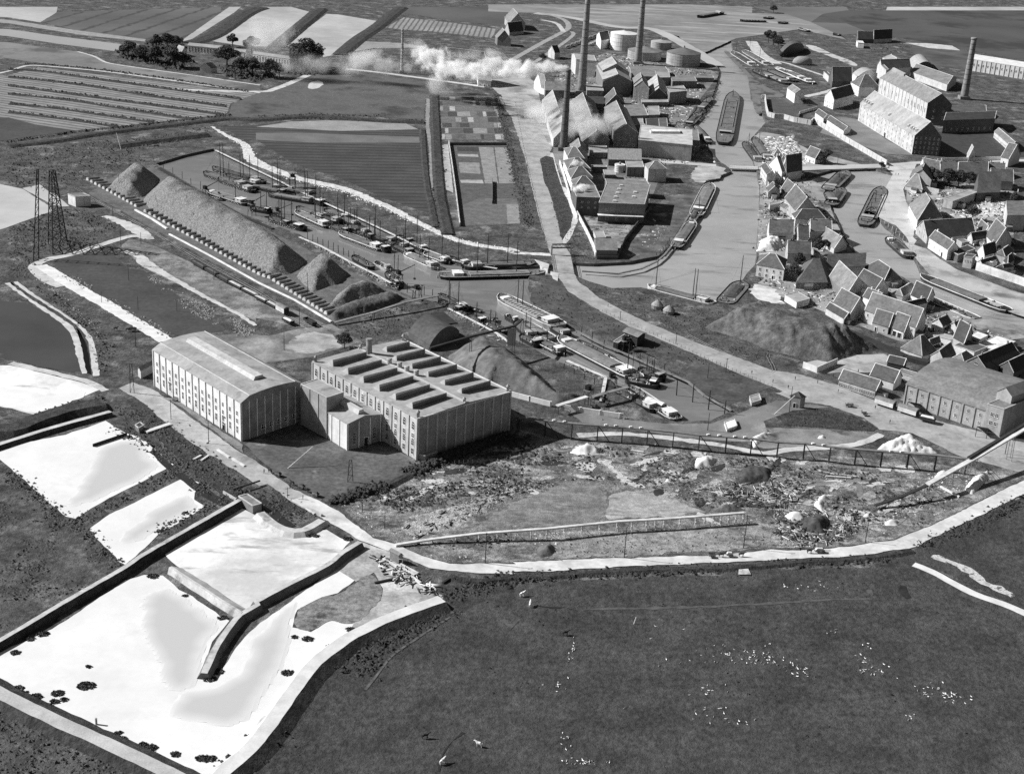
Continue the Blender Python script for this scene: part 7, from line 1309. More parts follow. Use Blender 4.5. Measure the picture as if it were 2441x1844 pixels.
BO += [(T(560,640), T(1120,790), 5, 'outer dark barge beyond the twin-masted barge', dict(hatch='cargo', masts=(.1,), mh=18)),
 (T(1060,830), T(1560,940), 5, 'dark barge across the middle of the upper harbour', dict(hatch='dark', masts=(0,), mh=16, cab=3)),
 (T(1700,960), T(2180,1120), 5, 'dark barge touching the far walkway below the crane', dict(hatch='cargo', masts=(.1,), mh=18, cab=3)),
 (T(1720,1180), T(2200,1350), 5, 'dark barge in mid basin beside the upper white-roofed barge', dict(hatch='dark', masts=(-.1,), mh=15)),
 (F(130,250), F(300,330), 4.5, 'black barge alongside the heap quay', dict(hatch='cargo', masts=(.1,), mh=14, cab=3)),
 (F(640,330), F(800,390), 4.5, 'black lighter off the short tug', dict(hatch='cargo', cab=3, masts=(.1,), mh=13)),
 (F(980,480), F(1130,545), 4.5, 'black lighter outside the broad pale barge', dict(hatch='dark', cab=3, masts=(0,), mh=16)),
 (F(1180,500), F(1330,570), 4.5, 'black lighter before the pale high-bowed barge', dict(hatch='cargo', cab=3, masts=(0,), mh=12)),
 (F(830,600), F(990,690), 4, 'low dark lighter along the plank quay of the heaps', dict(hatch='cargo', cab=0)),
 (U(520,470), U(800,590), 4, 'dark work boat between punt and plank quay', dict(hatch='cargo', cab=3, masts=(0,), mh=9)),
 (H(560,1330), H(860,1480), 4.5, 'dark lighter along the near side of the long flat barge', dict(hatch='cargo', cab=0)),
 (T(430,700), T(1000,900), 5.0, 'dark barge squeezed between the twin-masted barges', dict(hatch='cargo', masts=(.2,), mh=14)),
 (T(1480,860), T(1990,960), 5.0, 'dark barge under the loading crane of the far walkway', dict(hatch='dark', masts=(.1, -.2), mh=16)),
 (T(950,1180), T(1290,1240), 4.5, 'dark dredging pontoon with gear near the heap jetty', dict(cab=3, hatch='cargo', masts=(0,), mh=14, cat='pontoon')),
 (F(590,200), F(800,275), 4.5, 'dark barge moored close under the far walkway', dict(hatch='dark', masts=(0,), mh=14)),
 (F(790,330), F(960,400), 4.5, 'dark barge next to the short tug', dict(hatch='cargo', masts=(.1,), mh=15)),
 (F(860,380), F(1010,440), 4.0, 'small black lighter beside the broad pale barge', dict(cab=3, hatch='cargo', masts=(-.2,), mh=12)),
 (F(1210,430), F(1330,480), 4.0, 'black lighter at the bend of the far walkway', dict(cab=3, hatch='cargo', masts=(.0,), mh=15)),
 (F(1320,480), F(1440,540), 4.0, 'black lighter with thin mast at the harbour bend', dict(hatch='dark', masts=(.1,), mh=18)),
 (F(1640,610), F(1800,665), 4.5, 'dark barge between white cabin and longest barge', dict(hatch='cargo', masts=(.0,), mh=15)),
 (F(1560,930), F(1790,1050), 4.6, 'black tug with tangled rigging at the harbour elbow', dict(cab=3, hatch='cargo', masts=(.15, -.2), mh=13)),
 (U(300,400), U(560,500), 4.0, 'dark flat lighter along the plank quay', dict(cab=0, hatch='cargo')),
 (U(830,590), U(1120,750), 4.5, 'dark flat lighter below the overhead conveyor', dict(cab=0, hatch='cargo', masts=(.3,), mh=8)),
 (U(1420,800), U(1700,960), 5, 'black barge in the shadow right of the hoist tower', dict(cab=3, hatch='cargo')),
 (U(1900,640), U(2160,800), 4.5, 'black stern barge tied to the white schooner', dict(cab=1, hatch='dark')),
 (H(1080,1560), H(1290,1640), 4.5, 'black boat with awning behind the black tug', dict(cab=3, hatch='cargo', masts=(.2,), mh=8)),
 (M(1180,250), M(1420,390), 4.0, 'black lighter at the very end of the harbour', dict(cab=0, hatch='cargo')),
 (W(470,560), W(760,690), 7, 'black barge left of the shipyard group', dict(hatch='cargo', masts=(.1,), mh=9, z=ZW + 1.7)),
 (C(1640,900), C(1560,1010), 5, 'black lighter tied to the upper works quay', dict(cab=0, hatch='cargo')),
 (I(660,20), I(560,160), 7, 'black lighter at the tongue side of the town canal', dict(cab=0, hatch='cargo')),
 (I(930,190), I(860,300), 5, 'small black skiff beside the black steam barge', dict(cab=0, hatch=None, cat='rowing boat')),
 (H(1620,150), H(1500,320), 4.5, 'black lighter between the gravel bank barges', dict(cab=0, hatch='cargo'))]
for bw_, st_, w_, lb, kw in BO: boat(bw_[0], st_[0], w_, lb, **kw)
# white canvas tilt
tb, ts = at(M(1150,215)[0], ZW), at(M(1290,270)[0], ZW); ax = (ts - tb).normalized(); mb = MB(); Lt = (ts - tb).length
mb.rings([[(x, 2.2 * math.cos(t), 1.4 + 1.8 * math.sin(t)) for t in [math.pi * k / 8 for k in range(9)]] for x in (0, Lt)]); o = mb.build('canvas_tilt', WHITE, smooth=False, label='white canvas tilt over the barge at the harbour end', cat='canvas cover'); o.location = tb; o.rotation_euler = (0, 0, math.atan2(ax.y, ax.x))

# loading cranes on the far walkway and the heap jetty
def gantry(f_, x, y, lb, h=7, rz=.4, roof=True):
    r = root('loading_crane', at(f_(x, y)[0]), lb, 'crane', None, rz)
    for a in (-2.2, 2.2):
        for b in (-1.6, 1.6): mb = MB(); mb.bar((a, b, -2), (a * .8, b * .8, h), .16, 5); mb.build('leg', WOODD, r)
        mb = MB(); mb.bar((a, -1.6, 0), (a * .8, 1.3, h), .1, 4); mb.bar((a, 1.6, 0), (a * .8, -1.3, h), .1, 4); mb.build('brace', WOODD, r)
    mb = MB(); mb.box((0, 0, h + .1), (4.6, 3.4, .25)); mb.build('platform', WOOD, r)
    if roof: mb = MB(); mb.rings([[(-2.8, -2.2, h + 2.6), (2.8, -2.2, h + 2.6), (2.8, 2.2, h + 3.2), (-2.8, 2.2, h + 3.2)], [(-2.8, -2.2, h + 2.8), (2.8, -2.2, h + 2.8), (2.8, 2.2, h + 3.4), (-2.8, 2.2, h + 3.4)]]); mb.build('roof', ROOFM, r)
    mb = MB(); mb.box((0, .3, h + 1.3), (2.6, 2, 2.2)); mb.build('cab', BLACK, r)
    mb = MB(); mb.bar((0, 0, h + 1), (-2, -9, h + 5), .22, 5); mb.bar((.8, 0, h + 1), (-2, -9, h + 5), .14, 5); mb.build('jib', WOODD, r)
    mb = MB(); mb.bar((-2, -9, h + 5), (-2, -9, 2), .05, 4); mb.box((-2, -9, 1.8), (1.1, 1, .9)); mb.build('grab', IRON, r)
for a in ((T, 1640,800, 'roofed loading crane standing on the far walkway'), (T, 970,1230, 'dark loading crane on the heap jetty', 6, 2.4), (T, 210,960, 'dark timber hoist at the upper end of the heap jetty', 5, 2.4, False), (T, 1400,1300, 'dark derrick crane with raised jib on the heap quay', 4, 2.0, False), (F, 1215,800, 'dark quay crane near the pointed heap', 5, 2.2, False), (F, 1370,930, 'dark hoist house on the gangway at the harbour elbow', 5, .6, False), (H, 960,1370, 'timber tipping crane over the long flat barge', 5, .5, False), (M, 650,165, 'dark pivot post crane in the middle of the gangway', 3.5, 1.0, False), (M, 850,70, 'dark grab crane at the end of the gangway', 4, .3, False)): gantry(*a)
# ------------------------------------------------------------------ vegetation, rubble
NR = np.random.default_rng(11)
def np_mesh(name, V3, F3, m, **k):
    me = bpy.data.meshes.new(name); n, f = len(V3), len(F3)
    me.vertices.add(n); me.vertices.foreach_set('co', np.asarray(V3, np.float32).ravel())
    me.loops.add(f * 3); me.loops.foreach_set('vertex_index', np.asarray(F3, np.int32).ravel())
    me.polygons.add(f); me.polygons.foreach_set('loop_start', np.arange(0, f * 3, 3, dtype=np.int32)); me.polygons.foreach_set('loop_total', np.full(f, 3, np.int32))
    me.update(calc_edges=True); return link(name, me, m, **k)
def tufts(C, R_, n=7, tall=1.0):
    """n leaf triangles round every centre"""
    N = len(C); C = np.repeat(C, n, 0); R_ = np.repeat(R_, n)
    a = NR.uniform(0, 6.283, N * n); b = a + NR.uniform(1.3, 2.6, N * n); k = R_ * NR.uniform(.4, 1, N * n)
    p = np.zeros((N * n, 3, 3))
    p[:, 0] = C + np.c_[k * np.cos(a), k * np.sin(a), NR.uniform(-.1, .5, N * n) * R_ * tall]
    p[:, 1] = C + np.c_[k * np.cos(b), k * np.sin(b), NR.uniform(-.1, .6, N * n) * R_ * tall]
    p[:, 2] = C + np.c_[NR.uniform(-.4, .4, N * n) * R_, NR.uniform(-.4, .4, N * n) * R_, NR.uniform(.3, 1.0, N * n) * R_ * tall]
    return p.reshape(-1, 3), np.arange(N * n * 3).reshape(-1, 3)
def lumps(C, R_, sq=.7):
    N = len(C); a = NR.uniform(0, 1.57, N); e = NR.uniform(.6, 1.2, (N, 5)) * R_[:, None]; v = np.zeros((N, 5, 3))
    for i in range(4): v[:, i] = C + np.c_[e[:, i] * np.cos(a + i * 1.571), e[:, i] * np.sin(a + i * 1.571), -.15 * R_]
    v[:, 4] = C + np.c_[0 * a, 0 * a, e[:, 4] * sq]
    f = np.array([[0, 1, 4], [1, 2, 4], [2, 3, 4], [3, 0, 4]]); return v.reshape(-1, 3), (np.arange(N)[:, None, None] * 5 + f).reshape(-1, 3)
def sticks(C, L_, W_, tilt=.15):
    N = len(C); a = NR.uniform(0, 6.283, N); d = np.c_[np.cos(a), np.sin(a), NR.uniform(-tilt, tilt, N)] * (L_ / 2)[:, None]; s = np.c_[-np.sin(a), np.cos(a), 0 * a] * (W_ / 2)[:, None]; u = np.zeros((N, 3)); u[:, 2] = W_
    v = np.stack([C - d - s, C + d - s, C + d + s, C - d + s, C - d + u, C + d + u], 1); f = np.array([[0, 1, 5], [0, 5, 4], [3, 4, 5], [3, 5, 2], [0, 4, 3], [1, 2, 5]])
    return v.reshape(-1, 3), (np.arange(N)[:, None, None] * 6 + f).reshape(-1, 3)
def in_area(px, dens, cap=14000, clump=.0):
    poly = [tuple(q[:2]) for q in G(px)]; A_ = abs(area(poly)); n = int(min(cap * 2, A_ * dens * 2.2)); xs = [q[0] for q in poly]; ys = [q[1] for q in poly]; out = []
    rn_ = random.Random(n); tries = 0
    while len(out) < n and tries < n * 30:
        tries += 1; p = (rn_.uniform(min(xs), max(xs)), rn_.uniform(min(ys), max(ys)))
        if clump and mnoise.noise(Vector((p[0] * .06, p[1] * .06, 2.2))) + .35 * mnoise.noise(Vector((p[0] * .25, p[1] * .25, 6.2))) < clump * rn_.uniform(.4, 1.2): continue
        if inside(p, poly): out.append((p[0], p[1], 0.0))
    return np.array(out).reshape(-1, 3)
def on_line(px, w, dens, z=0.0, zc=0.0):
    pa = G(px, z); out = []; rn_ = random.Random(len(px))
    for a, b in zip(pa, pa[1:]):
        d = b - a; n = int(d.length * w * dens * 1.8); s = Vector((-d.y, d.x, 0)).normalized()
        for _ in range(n):
            o_ = rn_.gauss(0, .32) * w; q = a + d * rn_.random() + s * o_; out.append((q.x, q.y, z + zc * max(0, 1 - abs(o_) / w * 2)))
    return np.array(out).reshape(-1, 3)
def veg(name, parts, m, rmin, rmax, n=6, tall=1.0):
    C_ = np.concatenate([q for q in parts if len(q)]); C_ = np.repeat(C_, 2, 0); C_[:, :2] += NR.normal(0, rmax * .8, (len(C_), 2)); R_ = rmin * .6 + (rmax - rmin * .6) * NR.uniform(0, 1, len(C_)) ** 1.8
    V1, F1 = lumps(C_, R_, .75 * tall); k = NR.uniform(0, 1, len(C_)) < .35; V3, F3 = tufts(C_[k], R_[k] * 1.1, 3, tall)      # leafy mounds, a third of them with loose leaves
    return np_mesh(name, np.concatenate([V1, V3]), np.concatenate([F1, F3 + len(V1)]), m, kind='stuff')
# hedges and rank growth along banks
veg('hedge_growth', [on_line(Q(800,1640, 900,1500, 1150,1330, 1400,1180, 1620,1060), 11, .5), on_line(O(1900,1620, 2212,1330), 9, .4), on_line(Q(1600,990, 1700,960, 1900,880, 2212,800), 7, .6), on_line(R(0,110, 300,90, 800,60, 1300,40, 1950,15), 4.5, .8), on_line(N(0,1590, 600,1570, 1100,1530), 4, .8), on_line(N(1330,1440, 1700,1300, 2125,1080, 2400,950), 5, .5)], LEAFD, .5, 1.3)
veg('hedge_growth', [on_line(Q(680,180, 720,150, 900,90, 1100,30) , 6, .9, 0, 1.6), on_line(L(1300,1350, 1500,1280, 1700,1190, 2130,1040), 6, .9, 0, 1.8), on_line(M(0,520, 60,600), 9, .6)], LEAFD, .6, 1.4)
veg('field_hedge', [on_line(q, 3.0, .35) for q in (A(75,590, 330,600, 900,680, 2050,840), A(75,650, 700,720, 1300,815, 1920,900), A(75,725, 700,810, 1300,890, 1900,970), A(75,795, 600,850, 1100,930, 1640,1010), A(75,880, 500,920, 900,980, 1300,1035), A(75,950, 400,990, 700,1030, 1000,1075), A(75,1210, 640,1125, 1050,1080, 1950,980), A(230,545, 420,550, 900,600, 1500,680, 2100,780))], LEAFD, .8, 1.7, 5)
veg('bank_scrub', [on_line(J(640,1235, 900,1110, 1480,800, 1600,740), 5, .5), on_line(J(60,810, 270,980, 460,1150, 600,1240), 6, .4), on_line(J(600,1250, 740,1310, 880,1500, 1020,1600), 5, .4), on_line(J(1340,1330, 1500,1220, 1720,1120, 2000,1010), 5, .6), on_line(J(980,420, 1180,520, 1480,720, 1620,700, 1700,860, 1700,1000), 7, .4), on_line(J(1000,250, 1200,330, 1500,520, 1800,780, 2100,1000), 10, .35), on_line(Q(40,80, 250,230, 450,320), 9, .4), on_line(J(300,340, 600,250, 900,180), 7, .4)], LEAF, .4, 1.1)
veg('bank_scrub', [in_area(O(-100,1180, 95,1130, 500,1330, 900,1520, 1150,1640, 0,1700), .25), in_area(J(-100,900, 95,820, 600,1230, 760,1320, 1000,1600, 900,1641, -100,1641), .06, 4000, .1), in_area(O(-100,-10, 1000,-10, 600,210, 95,480, -100,560), .09, 4000, .05)], LEAF, .35, .9)
veg('scrubland', [in_area(A(60,1240, 450,1260, 900,1180, 1200,1400, 800,1490, 450,1640, 60,1560), .05, 5000, .0), in_area(E(90,330, 430,210, 560,160, 900,240, 1000,320, 800,480, 320,560, 240,760, 90,740), .09, 5000, .0), in_area(E(240,800, 520,930, 760,1080, 1000,1350, 900,1560, 830,1550, 790,1300, 640,1120), .12, 5000, .0)], LEAF, .5, 1.3)
veg('scrubland', [in_area(A(1000,1200, 1750,1090, 1800,1160, 1100,1290, 1250,1380, 1150,1390), .06, 3000), on_line(A(1980,1020) + B(300,1000, 1100,1030, 1430,1030), 6, .3), on_line(B(0,990, 500,975, 1100,990), 5, .25), on_line(B(2050,800, 2120,1100, 2212,1500) + H(60,0, 150,320), 6, .3), on_line(F(1500,0, 1560,330), 4, .4), on_line(B(1520,820, 1560,1300, 1580,1640), 4, .3)], LEAF, .6, 1.4)
veg('harbour_scrub', [in_area(H(170,960, 260,820, 480,890, 900,1150, 1500,1400, 2212,1690, 1500,1470, 1000,1290, 700,1170, 400,1060), .10, 5000, .0), in_area(H(680,820, 1100,870, 1500,1000, 1800,1040, 1650,1160, 1750,1290, 2212,1400, 2212,1520, 1500,1260, 900,990), .07, 4000, .0), in_area(H(430,480, 520,260, 700,560, 1000,590, 560,610), .12, 2000, .0), in_area(C(240,1350, 340,1335, 440,1640) + H(480,150, 420,420, 350,150), .12, 2000), in_area(N(100,330, 450,255, 800,340, 960,430, 600,420, 200,400), .12, 2500), in_area(F(920,1100, 1250,1000, 1450,1150, 1250,1200, 800,1290, 740,1190), .12, 2500, -.1)], LEAF, .35, .9)
veg('waste_scrub', [in_area(M(0,430, 400,560, 1000,600, 2212,700) + N(300,730, 1300,860, 1700,1000, 1400,1240, 1100,1350, 600,1400) + M(2212,1300, 1700,1130, 1100,930, 500,860, 0,1050) + Q(1300,250, 800,250, 760,170), .11, 16000, .02)], LEAF, .4, 1.2)
veg('waste_scrub', [in_area(Q(760,170, 1300,60, 2212,-90) + M(500,600, 400,860, 0,1040) + Q(1800,100, 1300,250), .16, 6000, -.05), in_area(Q(2212,520, 1400,560, 1300,540, 1700,480, 2212,440), .2, 1500)], LEAFD, .4, 1.1)
veg('pale_weeds', [in_area(M(300,1440, 1000,1330, 2100,1280, 2212,1440, 1000,1510, 400,1540), .14, 5000, .0), in_area(M(0,700, 500,850, 400,900, 0,1060) + Q(1700,330, 1300,330, 1900,150), .12, 4000, .05), in_area(E(1250,720, 1700,960, 2180,1200, 2100,1280, 1700,1100, 1300,800), .2, 3000, -.1), in_area(E(480,740, 900,960, 1450,1290, 1400,1190, 900,900, 600,720), .15, 1500, -.1), in_area(E(260,700, 560,920, 850,1200, 950,1440, 800,1200, 500,930), .1, 1500, 0)], plain('dry_weeds', .28, fine=.4, s1=.8), .3, .9)
# rubble, scrap, loose timber
def rub(name, parts, m, rmin, rmax, sq=.7): 
    C_ = np.concatenate([q for q in parts if len(q)]); V3, F3 = lumps(C_, NR.uniform(rmin, rmax, len(C_)) * NR.choice([.6, 1, 1.5], len(C_), p=[.6, .3, .1]), sq); return np_mesh(name, V3, F3, m, kind='stuff')
def stk(name, parts, m, l0, l1, w0, w1):
    C_ = np.concatenate([q for q in parts if len(q)]); C_[:, 2] += NR.uniform(.0, .5, len(C_)); V3, F3 = sticks(C_, NR.uniform(l0, l1, len(C_)), NR.uniform(w0, w1, len(C_))); return np_mesh(name, V3, F3, m, kind='stuff')
quarry = Q(1220,400, 1330,280, 1700,230, 2212,20, 2212,90, 1900,250, 1600,400, 1350,480)
scrap = N(80,1160, 350,1130, 620,1100, 820,1150, 780,1330, 620,1400, 300,1450, 120,1420)
fallen = M(1720,930, 2212,780) + N(150,900, 400,950, 300,1100, 60,1120) + M(2212,1080, 1850,1060)
spills = [N(1380,800, 1700,760, 1780,900, 1650,1050, 1250,1080, 1230,1010), N(900,1130, 1250,1090, 1300,1180, 1000,1260), Q(720,200, 880,180, 1000,300, 950,330), Q(1010,220, 1190,190, 1170,260, 1020,290), Q(930,350, 1100,360, 1230,450, 1200,480), Q(1380,590, 1800,620, 1850,690, 1450,620), M(180,1330, 420,1310, 400,1420, 200,1440)]
rub('rubble', [in_area(quarry, .5, 3500), in_area(scrap, .35, 2500)], RUBBLE, .2, .8)
rub('rubble', [in_area(quarry, .3, 1800), in_area(scrap, .06, 1200)] + [in_area(q, .25, 900) for q in spills], RUBBLEL, .15, .55)
rub('rubble', [in_area(scrap, .3, 2000), in_area(fallen, .1, 1200), in_area(quarry, .04, 1200)], RUBBLED, .25, .8)
rub('rubble', [in_area(M(0,600, 900,620, 2212,720) + N(1200,800, 700,900, 0,900) + M(1500,800, 600,700, 0,750), .012, 900), in_area(M(850,560, 1200,560, 2212,690) + N(900,730, 0,700), .03, 900)], plain('grey_rubble', .5, fine=.4), .2, .6)
rub('rubble', [in_area(M(0,430, 400,560, 1000,600, 2212,700) + N(300,730, 1300,860, 1700,1000, 1400,1240, 1100,1350, 600,1400) + M(2212,1300, 1700,1130, 1100,930, 500,860, 0,1050) + Q(1300,250, 800,250, 760,170), .06, 9000, .0)], RUBBLE, .2, .6)
rub('rubble', [in_area(N(300,1270, 340,1190, 430,1180, 560,1200, 580,1270, 500,1330, 380,1310), 1.0, 900), in_area(M(1900,900, 1960,780, 2080,760, 2212,780, 2212,880, 2000,910), .6, 600)], RUBBLED, .5, 1.3)
stk('scattered_timber', [in_area(fallen, .02, 600), in_area(scrap, .015, 400), in_area(N(-60,900, 250,930, 260,1080, 0,1100), .025, 400)], WOODL, 1.5, 5.5, .15, .35)
stk('scattered_timber', [in_area(fallen, .06, 600), in_area(scrap, .05, 400), in_area(N(-60,900, 250,930, 260,1080, 0,1100), .05, 400)], plain('grey_timber', .3, fine=.4), 1.5, 5, .15, .4)
stk('scattered_timber', [in_area(fallen, .05, 700), in_area(scrap, .05, 500), in_area(quarry, .02, 300), in_area(Q(960,600, 1250,700, 1600,930, 1500,960, 1150,850), .12, 300)], WOODD, 1.5, 5.0, .2, .5)
stk('scattered_timber', [in_area(Q(960,600, 1250,700, 1600,930, 1500,960, 1150,850), .04, 300), in_area(Y(1210,930, 1500,790, 1900,740, 1990,950, 1300,1000), .03, 300), in_area(D(0,1170, 250,1160, 330,1300, 100,1400, 0,1400), .03, 200), in_area(D(150,1260, 420,1290, 380,1390, 200,1400), .02, 150)], WOODL, 2, 6, .3, .7)
rub('rubble', [on_line(A(1920,1150, 2080,1230) + F(-20,-225, 330,-75, 750,25, 1000,120, 1200,205, 1450,330, 1700,440, 2212,530), 6, .35), in_area(Y(1250,960, 1480,800, 1900,740, 1960,900, 1600,1000), .02, 300), in_area(I(60,880, 420,880, 560,820, 580,960, 300,940), .05, 300), in_area(H(1090,480, 1200,260, 1330,330, 1180,540), .05, 300)], RUBBLEL, .3, .9)
rub('rubble', [in_area(D(0,1170, 330,1200, 330,1350, 0,1400), .03, 300), in_area(W(600,520, 1420,700, 1400,860, 700,800), .004, 150), in_area(H(930,500, 1190,170, 1480,200, 1290,520, 1000,600), .04, 700), in_area(V(500,1300, 1350,1290, 1200,1600, 600,1580), .06, 300)], RUBBLED, .4, 1.1)
town = [X(250,250, 800,220, 1080,360, 1400,900, 1560,1290, 1800,1560, 1750,1671, 200,1671, 240,1000), I(-40,780, 600,560, 860,650, 1180,780, 1440,1000, 1750,1130, 2125,1290, 1600,1500, 1250,1330, 900,1200, 400,1000)]
yards = [Y(560,560, 1000,650, 1480,480, 1990,480, 1990,1600, 1300,1480, 860,1240, 720,1060), C(330,760, 400,600, 800,450, 1350,560, 1700,600, 1560,900, 1480,1050, 1740,1380, 1300,1400, 1100,1300)]
rub('rubble', [in_area(q, .012, 700) for q in town + yards] + [in_area(V(600,300, 1700,250, 1500,900, 700,700), .02, 300)], RUBBLED, .4, 1.3, 1.0)
rub('rubble', [in_area(q, .010, 500) for q in town + yards], RUBBLEL, .3, 1.0, 1.0)
rub('rubble', [in_area(q, .008, 500) for q in town + yards] + [on_line(U(200,330, 740,600, 1250,910), 5, .12), on_line(F(400,430, 800,640, 1150,820), 5, .1), on_line(H(470,1480, 800,1620), 5, .15), on_line(M(650,220, 1000,360), 8, .1)], plain('crates', .22, fine=.4), .4, 1.2, 1.0)
stk('scattered_timber', [in_area(q, .006, 300) for q in town + yards] + [on_line(U(200,330, 740,600, 1250,910), 6, .02), on_line(F(400,430, 800,640, 1150,820), 4, .02)], WOODL, 2, 6, .2, .4)
veg('field_copse', [in_area(A(1010,430, 1150,400, 1560,440, 1610,560, 1480,600, 1180,520, 1030,500), .06, 900), in_area(A(1230,370, 1530,350, 1560,400, 1300,420), .04, 500), in_area(A(1860,560, 2212,600) + B(180,640, 0,700) + A(1950,660), .05, 700), in_area(B(300,520, 560,540, 520,640, 330,640), .06, 400)], LEAFD, 1.2, 3.4, 4, 1.2)
veg('garden_growth', [in_area(q, .016, 900, .05) for q in town + yards], LEAFD, .5, 1.5)
veg('pasture_tufts', [in_area(Q(1150,1480, 1650,1160, 2212,890) + R(600,130, 1950,80) + S(1330,30, 2130,380, 2300,1650) + Q(1030,1640), .012, 6000, .05)], plain('tussock', .05, fine=.5), .25, .7)
rub('pasture_flecks', [in_area(Q(1150,1480, 1650,1160, 2212,890) + R(600,130, 1950,80) + S(1330,30, 2130,380, 2300,1650) + Q(1030,1640), .0012, 900, .1)], RUBBLEL, .12, .22)
for i, (q, lb) in enumerate(((Q(1080,655, 1200,720), 'pale beam nearest the small round-roofed hut'), (Q(1200,705, 1350,795), 'long white beam at the head of the timber stack'), (Q(1230,700, 1380,780), 'second white beam of the timber stack by the road bend'), (Q(1315,800, 1400,860), 'white beam in the middle of the timber stack'), (Q(1355,880, 1440,920), 'lowest white beam of the timber stack'), (Q(1590,860, 1680,800), 'dark baulk lying beyond the timber stack'), (Q(1010,860, 1170,825), 'dark pole lying on the pale trodden ground'), (N(525,845, 740,860), 'white row of stones on the waste ground'), (M(1010,625, 1120,640), 'pale beam under the long trestle'), (N(1500,930, 1660,1020), 'pale plank by the rising conveyor'))):
    wall_thing('beam', q, .7, .8, WOODD if 'dark' in lb else WOODL, lb, 'timber')
# clumps of rushes in the white ponds
rc = [(O, 690,955, 55), (O, 460,1015, 40), (O, 440,1080, 28), (O, 285,1040, 38), (O, 150,970, 32), (O, 190,1012, 28), (O, 390,1115, 26), (O, 512,1065, 24), (O, 710,800, 20), (O, 968,1383, 36), (O, 945,1330, 22), (O, 1145,1420, 24), (O, 1205,1450, 38), (O, 1400,1500, 30), (O, 1610,1535, 36), (O, 1670,1535, 40), (O, 1220,80, 40), (O, 1720,840, 50), (O, 1680,900, 40), (Q, 270,1620, 40), (Q, 330,1315, 22), (Q, 440,1330, 36), (Q, 650,1400, 40), (Q, 440,450, 36), (Q, 510,455, 26), (Q, 780,480, 36), (Q, 800,1250, 30), (O, 1480,235, 18), (O, 1780,410, 34), (O, 240,580, 30), (O, 340,540, 40), (O, 130,690, 34)]
for f_, x, y, rr in rc:
    c = at(f_(x, y)[0]); R_ = rr / 3.45 / 7.3; n = int(40 * R_ * R_) + 14; a = NR.uniform(0, 6.283, n); q = R_ * np.sqrt(NR.uniform(0, 1, n))
    V3, F3 = tufts(np.c_[q * np.cos(a) * 1.25, q * np.sin(a), 0 * a], NR.uniform(.3, .7, n), 6, 1.0)
    o = np_mesh('rush_clump', V3, F3, LEAF, label='dark clump of rushes growing in the white lime pond', cat='plant', group='rush clumps in the white ponds'); o.location = c
# ------------------------------------------------------------------ trees
def tree_mesh(seed, wide=1.0, n=2600):
    rg = np.random.default_rng(seed); mb = MB(); mb.bar((0, 0, -.2), (.1, 0, 3.2), .32, 7, .2)
    ends = []
    for k in range(7):
        a = k * .9 + rg.uniform(-.3, .3); e = (2.1 * wide * math.cos(a), 2.1 * wide * math.sin(a), rg.uniform(4.2, 7)); mb.bar((.1, 0, 2.2 + .15 * k), e, .13, 5, .05); ends.append(e)
    mb.bar((.1, 0, 3), (0, 0, 7.5), .2, 5, .05); ends += [(0, 0, 7.6), (.8, .5, 6.4)]
    tm = mb.mesh('trunk'); tm.materials.append(BARK)
    cs = []; 
    for e in ends: 
        m_ = n // len(ends); d = rg.normal(0, 1, (m_, 3)); d /= np.linalg.norm(d, axis=1)[:, None]; cs.append(np.array(e) + d * (rg.uniform(.35, 1, (m_, 1)) ** .5) * np.array([1.7 * wide, 1.7 * wide, 1.35]))
    C_ = np.concatenate(cs); V3, F3 = tufts(C_, rg.uniform(.3, .6, len(C_)), 2, 1.0); o = np_mesh('crown', V3, F3, LEAF); me = o.data; bpy.data.objects.remove(o); return tm, me
TM = [tree_mesh(s, w) for s, w in ((1, 1.0), (2, 1.3), (3, .85))]
